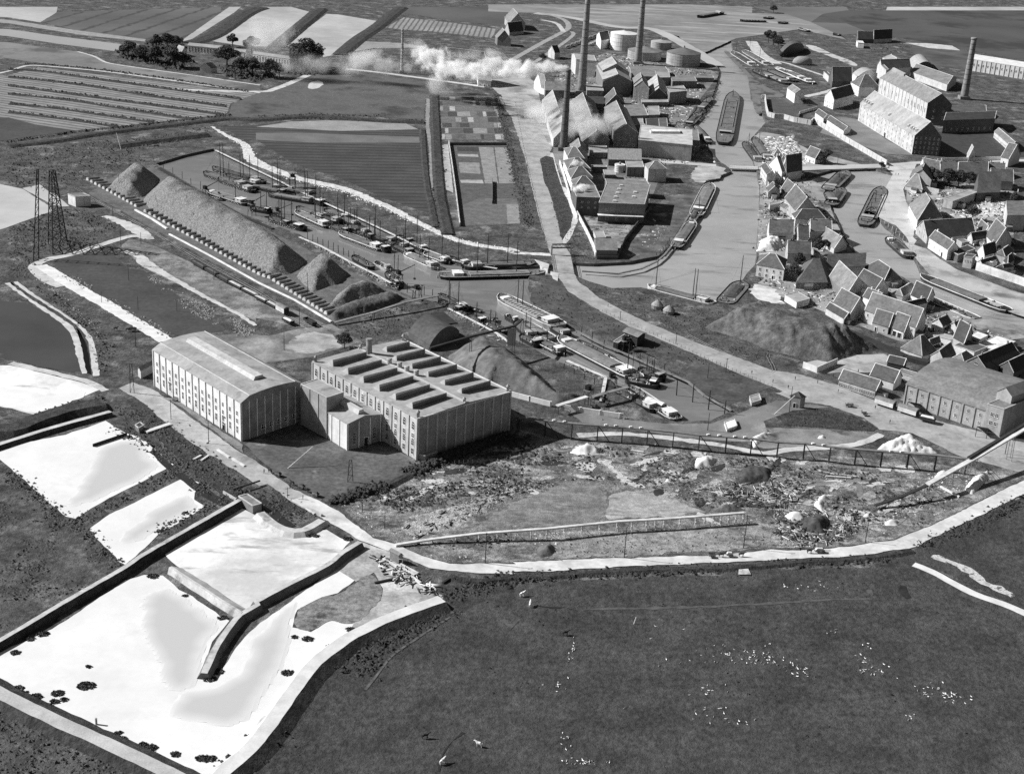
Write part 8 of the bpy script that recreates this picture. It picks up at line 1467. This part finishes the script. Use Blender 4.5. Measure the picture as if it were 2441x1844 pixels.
TR = [(A, 1090,490, 14, 'leftmost tree of the row before the long white building'), (A, 1210,520, 13, 'second tree of the row before the long white building'), (A, 1320,545, 15, 'third tree of the row before the long white building'), (A, 1480,575, 17, 'largest dark tree of the row by the long white building'), (A, 1555,575, 12, 'rightmost tree of the row by the long white building'), (A, 1330,420, 13, 'tree behind the row at the end of the pale canal'), (A, 1420,400, 12, 'second tree behind the row at the pale canal'), (A, 1500,400, 10, 'tree nearest the tiny white house'), (A, 1980,400, 12, 'small tree above the short white pavilion'), (A, 2140,455, 15, 'dark tree right of the short white pavilion'), (A, 1930,560, 17, 'tree in front of the short white pavilion'), (A, 2050,640, 15, 'tree on the smoky bank below the pavilion'), (A, 2150,640, 15, 'tree below the right arcaded building'), (B, 430,600, 27, 'big dark tree at the right end of the arcaded buildings'), (B, 350,570, 19, 'tree leaning against the big dark tree'), (B, 500,570, 18, 'tree on the right flank of the big dark tree'), (B, 120,660, 15, 'tree in the steam below the right arcaded building'), (B, 200,660, 12, 'smaller tree in the steam by the track'), (B, 1550,520, 10, 'tree beside the dark gabled barn'), (L, 752,285, 7, 'little bare-looking tree behind the sawtooth factory'), (I, 455,560, 9, 'dark garden tree beside the lime yard'), (I, 520,520, 6, 'small tree by the white grey-roofed house'), (I, 240,780, 9, 'large dark tree beside the hipped warehouse'), (I, 290,680, 9, 'tree behind the large dark one at the warehouse'), (D, 520,1390, 10, 'tree beside the small white quay house'), (D, 480,1395, 7, 'bush at the gable of the small white quay house'), (W, 920,370, 8, 'round tree by the shipyard path'), (W, 1270,1110, 6, 'garden shrub behind the lone white house'), (Y, 870,520, 10, 'tree behind the big white gable'), (Y, 950,560, 10, 'tree in the gardens behind the terrace'), (Y, 1100,580, 12, 'broad tree in the middle of the gardens'), (Y, 1250,580, 11, 'tree by the white end of the bent shed'), (Y, 1020,440, 9, 'tree behind the terrace houses'), (Y, 1300,470, 7, 'small tree behind the widest terrace house'), (Y, 1430,1030, 9, 'tree beside the dark plank wall'), (Y, 900,1020, 8, 'tree behind the hall with the long dark roof'), (D, 1000,1450 , 6, 'bush by the canal bridge'), (C, 260,520, 7, 'bush at the end of the steam plume'), (X, 700,740, 5, 'small garden tree on the tongue'), (X, 520,1010, 5, 'bush in the yard of the broad tiled house'), (D, 80,110, 9, 'far clump at the left end of the far meadow'), (W, 780,120, 14, 'wood edge tree near the arched shed'), (W, 700,80, 13, 'tree at the head of the shipyard wood'), (W, 860,160, 12, 'tree touching the arched shed'), (Y, 1980,820, 8, 'tree at the right edge by the open storehouse'), (Y, 1400,560, 9, 'tree at the corner of the bent shed')]
protos = []
for i, (f_, x, y, hh, lb) in enumerate(TR):
    g = at(f_(x, y)[0]); k = i % 3; s = hh / 9.0
    if i < 3:
        r = root('tree', g, lb, 'tree'); link('trunk', TM[k][0], None, r); link('crown', TM[k][1], None, r); r.scale = (s * 1.45, s * 1.45, s * 1.15); protos.append(r)
    else: dup(protos[k], g, i * 1.3, lb, (s * (1.5 if f_ is A else 1.2), s * (1.5 if f_ is A else 1.2), s * 1.15))
veg('garden_growth', [in_area(Y(700,420, 1000,400, 1480,440, 1420,540, 1300,620, 1000,620, 760,560), .06, 1500), in_area(X(400,640, 700,640, 620,760, 400,720), .15, 500), in_area(X(380,900, 820,960, 800,1050, 400,1040), .15, 500), in_area(Y(1480,1050, 1960,1050, 1990,1400, 1500,1330, 1250,1330), .03, 900), in_area(W(700,80, 920,180, 900,330, 760,150), .05, 500), in_area(C(1480,1090, 1560,960, 1700,860, 1760,650, 1760,760, 1640,1010), .05, 700), in_area(D(900,380, 1200,370, 1250,450, 900,450), .02, 400)], LEAF, .6, 1.6)
# ------------------------------------------------------------------ people, animals, carts, wagons
def skin_mesh(name, joints, edges, rad, m):
    me = bpy.data.meshes.new(name); me.from_pydata(joints, edges, []); o = bpy.data.objects.new(name, me); COL.objects.link(o)
    md = o.modifiers.new('s', 'SKIN'); 
    for i, r_ in enumerate(rad): me.skin_vertices[0].data[i].radius = (r_, r_) if not isinstance(r_, tuple) else r_
    me.skin_vertices[0].data[0].use_root = True
    o.modifiers.new('d', 'SUBSURF').levels = 1
    dg = bpy.context.evaluated_depsgraph_get(); out = bpy.data.meshes.new_from_object(o.evaluated_get(dg)); bpy.data.objects.remove(o); out.name = name
    out.materials.clear(); out.materials.append(m); return out
def person_mesh(st):
    s = .22 * st
    return skin_mesh('body', [(0, 0, .95), (0, 0, 1.2), (0, 0, 1.42), (0, 0, 1.52), (0, 0, 1.7), (.1, 0, .9), (.11, s, .5), (.11, s * 1.4 - .08, .06), (.11, s * 1.4 + .12, .04), (-.1, 0, .9), (-.11, -s * .6, .5), (-.11, -s * 1.6, .08), (-.11, -s * 1.6 + .18, .04), (.21, 0, 1.4), (.27, -s * .5, 1.12), (.27, s * .2, .86), (-.21, 0, 1.4), (-.27, s * .5, 1.12), (-.27, s * .9, .88)], [(0, 1), (1, 2), (2, 3), (3, 4), (0, 5), (5, 6), (6, 7), (7, 8), (0, 9), (9, 10), (10, 11), (11, 12), (2, 13), (13, 14), (14, 15), (2, 16), (16, 17), (17, 18)], [.16, .15, .17, .07, .12, .1, .075, .05, .04, .1, .075, .05, .04, .07, .05, .035, .07, .05, .035], CLOTH)
PM = [person_mesh(1.0), person_mesh(.2)]
mb = MB(); mb.lathe((0, 0, 1.74), [(.19, 0), (.19, .02), (.12, .04), (.10, .13), (.0, .14)], 10); hatm = mb.mesh('hat'); hatm.materials.append(BLACK)
mb = MB(); mb.lathe((0, .09, 1.63), [(.0, 0), (.05, .02), (.06, .06), (.0, .1)], 8); facem = mb.mesh('face'); facem.materials.append(SKIN)
PE = [(N, 205,95, 0, 'person by the weigh house on the quay road'), (N, 455,50, 1, 'person walking alone on the wide quay road'), (N, 945,268, 0, 'person standing before the covered rail wagons'), (N, 830,305, 1, 'person beside the dark crate on the quay road'), (N, 1070,390, 0, 'person walking ahead of the open truck'), (N, 265,20, 1, 'person farther up the quay road'), (N, 75,45, 0, 'person at the left verge of the quay road'), (I, 800,1565, 1, 'person in front of the dark depot shed'), (I, 590,1605, 0, 'person on the bright yard below the low white corner wall'), (L, 70,1350, 0, 'person walking beside the carts on the white road'), (Q, 400,145, 1, 'person with long shadow on the white road'), (L, 290,1480, 1, 'person leading the second cart on the white road'), (H, 818,1005, 0, 'person in the middle of the curving quay road'), (H, 2040,1575, 1, 'person on the quay road above the verge'), (Y, 418,432, 0, 'person at the head of the pale quay'), (Y, 452,436, 1, 'second person at the head of the pale quay'), (J, 1895,440, 0, 'person in the dark doorway of the white warehouse'), (U, 1160,850, 1, 'person beside the hoist tower'), (V, 590,1240, 0, 'person in the yard of the flat works'), (N, 630,130, 1, 'small figure on the open road by the market shed')]
pp = []
for i, (f_, x, y, k, lb) in enumerate(PE):
    g = at(f_(x, y)[0]) + Vector((0, 0, .16))
    if i < 2:
        r = root('person', g, lb, 'person', None, i * 2.0); link('body', PM[k], None, r); link('hat', hatm, None, r); link('face', facem, None, r); pp.append((r, k))
    else: dup([q for q, kk in pp if kk == k][0], g, i * 1.7, lb)
def beast(name, m, horns=False):
    return skin_mesh(name, [(0, 0, 1.25), (.55, 0, 1.25), (-.6, 0, 1.3), (.95, 0, 1.6), (1.25, 0, 1.75), (1.55, 0, 1.55), (-.85, 0, 1.25), (-.95, 0, .8), (.5, .2, .95), (.52, .2, .55), (.5, .2, .06), (.5, -.2, .95), (.58, -.2, .55), (.55, -.2, .06), (-.6, .2, .95), (-.72, .2, .52), (-.62, .2, .06), (-.6, -.2, .95), (-.7, -.2, .52), (-.6, -.2, .06)], [(0, 1), (0, 2), (1, 3), (3, 4), (4, 5), (2, 6), (6, 7), (1, 8), (8, 9), (9, 10), (1, 11), (11, 12), (12, 13), (2, 14), (14, 15), (15, 16), (2, 17), (17, 18), (18, 19)], [.36, .34, .35, .2, .15, .09, .1, .04, .14, .08, .06, .14, .08, .06, .17, .08, .06, .17, .08, .06], m)
HM = beast('horse', HIDE); CWM = beast('cow', WHITE); CD = beast('cow_dark', HIDE)
for me, nm, f_, x, y, rz, lb in ((HM, 'horse', M, 1950,1525, .05, 'leading dark horse of the carts on the white road'), (HM, 'horse', M, 1780,1528, .05, 'dark horse drawing the rear cart on the white road'), (HM, 'horse', N, 385,1495, .1, 'dark horse before the cart at the scrap heap'), (HM, 'horse', L, 120,1345, 2.6, 'horse of the upper cart beside the front yard'), (HM, 'horse', L, 310,1450, 2.6, 'horse of the middle cart beside the front yard'), (HM, 'horse', L, 430,1510, 2.6, 'horse of the lower cart beside the front yard'), (CWM, 'cow', R, 215,240, .6, 'white cow with dark shadow near the top of the pasture'), (CWM, 'cow', R, 280,320, 1.5, 'white-faced cow just below the other one'), (CWM, 'cow', Z, 1035,1613, 2.8, 'white cow at the bottom of the pasture'), (CWM, 'cow', Z, 955,1650, .9, 'white cow by the ditch at the bottom edge'), (CD, 'cow', Z, 918,1595, .3, 'dark cow alone at the bottom of the pasture'), (CD, 'cow', R, 560,550, .3, 'dark cow lying near the white marker post'), (HM, 'horse', E, 985,1205, .3, 'dark horse grazing behind the white track'), (HM, 'horse', E, 1085,1215, .1, 'dark horse of the wagon behind the white track')):
    o = link(nm, me, None, label=lb, cat=nm); o.location = at(f_(x, y)[0]) + Vector((0, 0, .14 if nm == 'horse' else .04)); o.rotation_euler = (0, 0, rz); o.scale = (1.15,) * 3
def wheel_mesh(R_=.6):
    mb = MB(); n = 14
    mb.rings([[(rr * math.cos(2 * math.pi * i / n), yy, rr * math.sin(2 * math.pi * i / n)) for i in range(n)] for rr, yy in ((R_, -.05), (R_, .05), (R_ * .82, .05), (R_ * .82, -.05), (R_, -.05))], capb=False, capt=False)
    for i in range(6): a = 2 * math.pi * i / 6; mb.bar((0, 0, 0), (R_ * .85 * math.cos(a), 0, R_ * .85 * math.sin(a)), .04, 4)
    mb.bar((0, -.12, 0), (0, .12, 0), .1, 6); me = mb.mesh('wheel'); me.materials.append(WOODD); return me
WM = wheel_mesh()
def cart(f_, x, y, rz, lb, load=None, four=False):
    r = root('cart', at(f_(x, y)[0]) + Vector((0, 0, .15)), lb, 'cart', None, rz); Lc = 3.6 if four else 2.4
    mb = MB(); mb.box((0, 0, .95), (Lc, 1.5, .12)); mb.build('bed', WOOD, r)
    for s_ in (1, -1): mb = MB(); mb.beam((-Lc / 2, s_ * .78, 1.3), (Lc / 2, s_ * .78, 1.3), .1, .7); mb.build('side_board', WOOD, r)
    for xx in ((-1.1, 1.1) if four else (0,)):
        for s_ in (1, -1): o = link('wheel', WM, None, r); o.location = (xx, s_ * .95, .6)
    for s_ in (1, -1): mb = MB(); mb.bar((Lc / 2, s_ * .4, .95), (Lc / 2 + 2.4, s_ * .35, 1.05), .06, 5); mb.build('shaft', WOODD, r)
    if load: mb = MB(); mb.rings([[(-Lc / 2 + .1, -.7, 1.2), (Lc / 2 - .1, -.7, 1.2), (Lc / 2 - .1, .7, 1.2), (-Lc / 2 + .1, .7, 1.2)], [(-Lc * .3, -.4, 2.0), (Lc * .3, -.4, 1.9), (Lc * .3, .4, 2.0), (-Lc * .3, .4, 2.1)]]); mb.build('load', load, r)
for a in ((M, 1850,1525, .05, 'cart with white load between two horses on the white road', RUBBLEL), (M, 1700,1532, .05, 'empty cart at the tail of the pair on the white road', None), (N, 470,1490, .1, 'loaded cart on the white road by the scrap heap', RUBBLEL, True), (L, 190,1375, 2.6, 'upper cart beside the front yard', RUBBLED), (L, 390,1480, 2.6, 'middle cart beside the front yard', RUBBLED), (L, 510,1545, 2.6, 'lower cart beside the front yard', RUBBLED), (N, 725,250, -.15, 'high-sided wagon standing on the quay road', STRAW, True), (N, 855,325, .2, 'small dark handcart on the quay road', None), (E, 1130,1210, .1, 'wagon behind the white track', RUBBLED, True), (J, 1490,200, 2.6, 'handcart at the wall of the white warehouse', None)): cart(*a)
def wagon(f_, a0, a1, lb, kind='open', w=2.7, h=1.6, load=None, z=.25):
    a, b = at(f_(*a0)[0]), at(f_(*a1)[0]); Lw = (b - a).length; d = (b - a).normalized(); r = root('rail_wagon', (a + b) / 2 + Vector((0, 0, z)), lb, 'rail wagon', None, math.atan2(d.y, d.x))
    mb = MB(); mb.box((0, 0, 1.0), (Lw, w * .8, .25)); mb.build('chassis', IRON, r)
    for xx in (-.32, .32):
        for s_ in (1, -1): o = link('wheel', WM, None, r); o.location = (xx * Lw, s_ * .75, .5); o.scale = (.8, .8, .8)
    if kind == 'tank':
        mb = MB(); mb.bar((-Lw * .45, 0, 2.1), (Lw * .45, 0, 2.1), 1.0, 14); mb.build('tank', WALLC, r); mb = MB(); mb.lathe((0, 0, 3.0), [(.4, 0), (.4, .5), (.1, .6)], 8); mb.build('dome', WALLC, r)
    else:
        for s_ in (1, -1): mb = MB(); mb.beam((-Lw / 2, s_ * w / 2, 1.1 + h / 2), (Lw / 2, s_ * w / 2, 1.1 + h / 2), .12, h); mb.build('side', WOODD if kind == 'open' else WOODL, r)
        for s_ in (1, -1): mb = MB(); mb.box((s_ * Lw / 2, 0, 1.1 + h / 2), (.12, w, h)); mb.build('end', WOODD, r)
        if load: mb = MB(); mb.rings([[(-Lw / 2 + .1, -w / 2 + .1, 1.0 + h * .9), (Lw / 2 - .1, -w / 2 + .1, 1.0 + h * .9), (Lw / 2 - .1, w / 2 - .1, 1.0 + h * .9), (-Lw / 2 + .1, w / 2 - .1, 1.0 + h * .9)], [(-Lw * .35, -.3, 1.5 + h), (Lw * .35, -.3, 1.4 + h), (Lw * .35, .3, 1.5 + h), (-Lw * .35, .3, 1.4 + h)]]); mb.build('load', load, r)
        if kind == 'covered':
            mb = MB(); mb.rings([[(x, w * .55 * math.cos(t), 1.1 + h + .9 * math.sin(t)) for t in [math.pi * k / 6 for k in range(7)]] for x in (-Lw / 2 - .2, Lw / 2 + .2)]); mb.build('roof', ROOFM, r)
for a in ((E, (1640,640), (1745,700), 'first open wagon on the siding by the white kerb', 'open', 2.7, 1.4, RUBBLED), (E, (1760,705), (1850,760), 'open wagon with dark load on the siding', 'open', 2.7, 1.6, RUBBLED), (E, (1860,765), (1950,815), 'third open wagon on the siding', 'open', 2.7, 1.4, RUBBLED), (E, (1955,815), (2060,870), 'pale-loaded wagon on the siding', 'open', 2.7, 1.2, RUBBLE), (E, (2070,875), (2190,935), 'second pale-loaded wagon on the siding', 'open', 2.7, 1.2, RUBBLE), (F, (0,940), (95,985), 'third pale-loaded wagon on the siding', 'open', 2.7, 1.2, RUBBLE), (F, (105,990), (180,1030), 'last pale-loaded wagon before the dark locomotive', 'open', 2.7, 1.2, RUBBLE), (F, (190,1040), (260,1080), 'dark square locomotive at the siding end', 'covered', 3, 2.6), (F, (240,1130), (310,1165), 'white-topped wagon alone below the siding', 'open', 2.7, 1.2, RUBBLEL), (F, (420,1130), (500,1175), 'empty dark wagon at the siding end', 'open', 2.7, 1.2), (N, (950,225), (1105,275), 'left covered wagon with grey roof before the arched warehouse', 'covered', 3.4, 2.2), (N, (1145,290), (1300,340), 'right covered wagon with grey roof before the arched warehouse', 'covered', 3.4, 2.2), (N, (1325,365), (1450,395), 'open truck with white load before the arched warehouse', 'open', 3.2, 1.6, RUBBLEL)): wagon(*a)
for k in range(8):
    x = 455 + k * 38; y = 418 - k * 15; wagon(C, (x, y), (x + 33, y - 13), ('first', 'second', 'third', 'fourth', 'fifth', 'sixth', 'seventh', 'eighth')[k] + ' white tank wagon from the left in the row beyond the left chimney', 'tank')
for k in range(3):
    x = 650 + k * 45; y = 395 - k * 20; wagon(C, (x, y), (x + 40, y - 16), ('left', 'middle', 'right')[k] + ' white tank wagon of the short row by the railway house', 'tank')
def rails(name, px, label):
    r = root(name, at(px[0]), label, 'railway'); fr = frames(smooth_path(G(px, .16), 5))
    for s_ in (.72, -.72):
        mb = MB()
        for (p, d, n_), (q, e, o_) in zip(fr, fr[1:]): mb.beam(p + n_ * s_ - r.location, q + o_ * s_ - r.location, .16, .16)
        mb.build('rail', plain('rail_steel', .3, .4, .5), r)
    mb = MB(); 
    for p, d, n_ in fr:
        for k in range(5): q = p + d * k; mb.beam(q - n_ * 1.2 - r.location - Vector((0, 0, .1)), q + n_ * 1.2 - r.location - Vector((0, 0, .1)), .25, .1)
    o = mb.build('sleepers', WOODD, r); o['kind'] = 'stuff'
rails('railway_track', E(640,-10, 900,150, 1150,280, 1400,430, 1800,650, 2212,880) + F(200,990, 620,1200), 'railway siding running below the white kerb wall')
rails('railway_track', E(830,100, 1180,300, 1330,380, 1650,590, 2212,900) + F(0,930, 420,1160), 'railway siding with the standing wagons')
rails('railway_track', F(640,1140, 900,1070, 1260,975), 'narrow track from the siding to the harbour elbow')
rails('railway_track', N(500,20, 900,170, 1200,300, 1700,500, 2200,640), 'track in the quay road before the arched warehouse')
rails('railway_track', F(320,1170, 600,1260, 900,1320), 'track curving into the yard behind the sawtooth factory')
rails('railway_track', H(1500,1240, 1750,1370, 2212,1560) + I(40,1400, 300,1470), 'disused track beside the dark heap')
# gulls
mb = MB(); mb.rings([[(x, y * w, z * w + .22) for y, z in ((-.13, 0), (0, -.12), (.13, 0), (0, .14))] for x, w in ((-.38, .15), (-.15, .9), (.12, 1.0), (.28, .5))]); mb.rings([[(x, y * w, z * w + .42) for y, z in ((-.08, 0), (0, -.08), (.08, 0), (0, .08))] for x, w in ((.2, .6), (.3, 1.0), (.42, .3))]); gm = mb.mesh('gull'); gm.materials.append(WHITE)
rn = random.Random(3); gl = []
for f_, cx, cy, rx, ry, n in ((R, 1900,720, 260, 70, 34), (R, 510,950, 60, 50, 10), (R, 560,1400, 40, 110, 9), (R, 750,1565, 200, 25, 24), (R, 610,700, 50, 80, 14), (R, 1700,1000, 110, 45, 11), (R, 1720,1170, 110, 70, 12), (R, 1950,1240, 130, 25, 8), (S, 140,740, 130, 60, 34), (S, 400,830, 100, 60, 22), (S, 1050,820, 130, 50, 18), (S, 920,745, 80, 25, 8), (S, 1450,980, 140, 50, 18), (S, 1660,1050, 150, 40, 20), (S, 1330,1200, 60, 30, 5), (S, 690,525, 60, 20, 7), (S, 480,170, 240, 40, 16), (S, 950,650, 70, 40, 5), (R, 1300,700, 500, 400, 12)):
    for _ in range(n): gl.append((f_, rn.gauss(cx, rx * .6), rn.gauss(cy, ry * .6)))
for f_, x, y in gl:
    o = link('gull', gm, None, label='white gull resting on the dark pasture', cat='gull', group='gulls resting on the pasture'); o.location = at(f_(x, y)[0], .05); o.rotation_euler = (0, 0, rn.uniform(0, 6.3)); s = rn.uniform(.7, 1.25); o.scale = (s, s, s)
# ------------------------------------------------------------------ smoke and steam
def smoke_mat(name, dens, col, sc, soft=1.0, lo=.42, hi=.75):
    if name in MATS: return MATS[name]
    m = bpy.data.materials.new(name); m.use_nodes = True; MATS[name] = m; n = m.node_tree.nodes; l = m.node_tree.links; n.remove(n['Principled BSDF'])
    pv = n.new('ShaderNodeVolumePrincipled'); pv.inputs['Color'].default_value = g3(col); pv.inputs['Anisotropy'].default_value = 0.0
    tc = n.new('ShaderNodeTexCoord'); geo = n.new('ShaderNodeNewGeometry'); t = n.new('ShaderNodeTexNoise'); t.inputs['Scale'].default_value = sc; t.inputs['Detail'].default_value = 5; t.inputs['Roughness'].default_value = .62; l.new(geo.outputs['Position'], t.inputs['Vector'])
    ln = n.new('ShaderNodeVectorMath'); ln.operation = 'LENGTH'; l.new(tc.outputs['Object'], ln.inputs[0])
    sub = n.new('ShaderNodeMath'); sub.operation = 'MULTIPLY_ADD'; l.new(t.outputs['Fac'], sub.inputs[0]); sub.inputs[1].default_value = lo; sub.inputs[2].default_value = 1.0 - lo * .5      # ragged edge: noise pushes the surface in and out
    m1 = n.new('ShaderNodeMath'); m1.operation = 'SUBTRACT'; l.new(sub.outputs[0], m1.inputs[0]); l.new(ln.outputs['Value'], m1.inputs[1])
    r2 = n.new('ShaderNodeMapRange'); r2.inputs[1].default_value = .36; r2.inputs[2].default_value = .36 + hi; l.new(m1.outputs[0], r2.inputs[0])
    m2 = n.new('ShaderNodeMath'); m2.operation = 'MULTIPLY'; l.new(r2.outputs[0], m2.inputs[0])
    fd = n.new('ShaderNodeMapRange'); fd.inputs[1].default_value = 1.0; fd.inputs[2].default_value = .7; fd.inputs[4].default_value = dens; l.new(ln.outputs['Value'], fd.inputs[0]); l.new(fd.outputs[0], m2.inputs[1])      # nothing reaches the edge of the puff
    l.new(m2.outputs[0], pv.inputs['Density']); l.new(pv.outputs[0], n['Material Output'].inputs['Volume']); return m
puff = MB().box((0, 0, 0), (2, 2, 2)).mesh('puff')
def on_plane(p, y):
    d = rgt * ((p[0] - PW / 2) / FPX) - upv * ((p[1] - PH / 2) / FPX) + fwd; return Vector((0, 0, CAM_H)) + d * (y / d.y)
def smoke(name, px, rp, y, m, st=(1.55, 1.0, .85)):
    c = on_plane(px, y); s = FPX / (c - Vector((0, 0, CAM_H))).length; R_ = rp / s; me = puff.copy(); o = link(name, me, m, kind='stuff'); c.z = max(c.z, R_ * .45 + 1.5); o.location = c; o.scale = (R_ * st[0], R_ * st[1], min(R_ * st[2], c.z - 1)); return o
DN = smoke_mat('dense_steam', .6, .99, .085, .8, 2.6, .45); MD = smoke_mat('drifting_steam', .11, .985, .06, 1, 2.8, .8); TH = smoke_mat('thin_steam', .03, .98, .04, 1.0, 3.2, 1.0)
y0 = at(C(437,1278)[0]).y; y1 = at(B(1240,622)[0]).y
for x, y, r_, m in ((1338,162,11,DN), (1308,160,20,DN), (1268,166,26,DN), (1225,163,28,DN), (1182,163,30,DN), (1138,168,34,DN), (1098,170,34,MD), (1065,165,34,DN), (1030,140,34,DN), (992,118,28,MD), (1050,200,30,MD), (930,150,40,MD), (868,145,36,MD), (830,175,46,TH), (770,165,50,TH), (810,225,60,TH), (700,160,45,TH), (640,85,45,MD), (655,130,45,TH), (690,175,32,MD), (1180,140,30,MD), (1110,135,30,MD)):
    t = (1352 - x) / 400; smoke('smoke_plume', (x, y), r_ * 1.3, y0 + (y1 - y0) * min(1, max(0, t)) * .8, m)
ST = smoke_mat('steam_puff', 1.0, .99, .22, .8, 2.2, .3)
def puffs(name, lst, m, z):
    for p, r_ in lst:
        c = at(p, z); s = FPX / (c - Vector((0, 0, CAM_H))).length; R_ = r_ / s; o = link(name, puff.copy(), m, kind='stuff'); o.location = c; o.scale = (R_ * 1.3, R_, min(R_ * .9, z - 1))
puffs('steam', ((V(400,390)[0], 14), (V(330,420)[0], 10), (V(440,830)[0], 20), (V(520,800)[0], 12), (V(380,850)[0], 12)), ST, 14)
puffs('steam', ((L(935,580)[0], 13), (L(900,620)[0], 9), (L(990,680)[0], 13), (L(940,660)[0], 12), (L(1050,730)[0], 9), (L(800,680)[0], 8)), ST, 17)
VL = smoke_mat('roof_smoke', .16, .985, .06, 1.0, 2.6, .9)
puffs('smoke_veil', ((C(560,980)[0], 48), (C(640,1050)[0], 46), (C(780,1060)[0], 42), (C(400,930)[0], 45), (C(200,950)[0], 45), (C(330,1000)[0], 40), (C(520,1080)[0], 40), (C(700,1120)[0], 34), (C(830,1010)[0], 26)), VL, 17)
TV = smoke_mat('town_haze', .012, .96, .05, 1.0, 2.6, .9)
puffs('smoke_veil', ((I(420,800)[0], 60), (I(620,870)[0], 55), (I(1050,850)[0], 60), (I(820,800)[0], 50), (I(1350,720)[0], 45)), TV, 12)
DS = smoke_mat('dark_smoke', .08, .35, .09, 1.0, 2.4, .7)
puffs('dark_smoke', ((I(1850,760)[0], 34), (I(1700,740)[0], 30), (I(2050,740)[0], 36), (I(1930,720)[0], 30), (Y(1460,1030)[0], 16)), DS, 9)
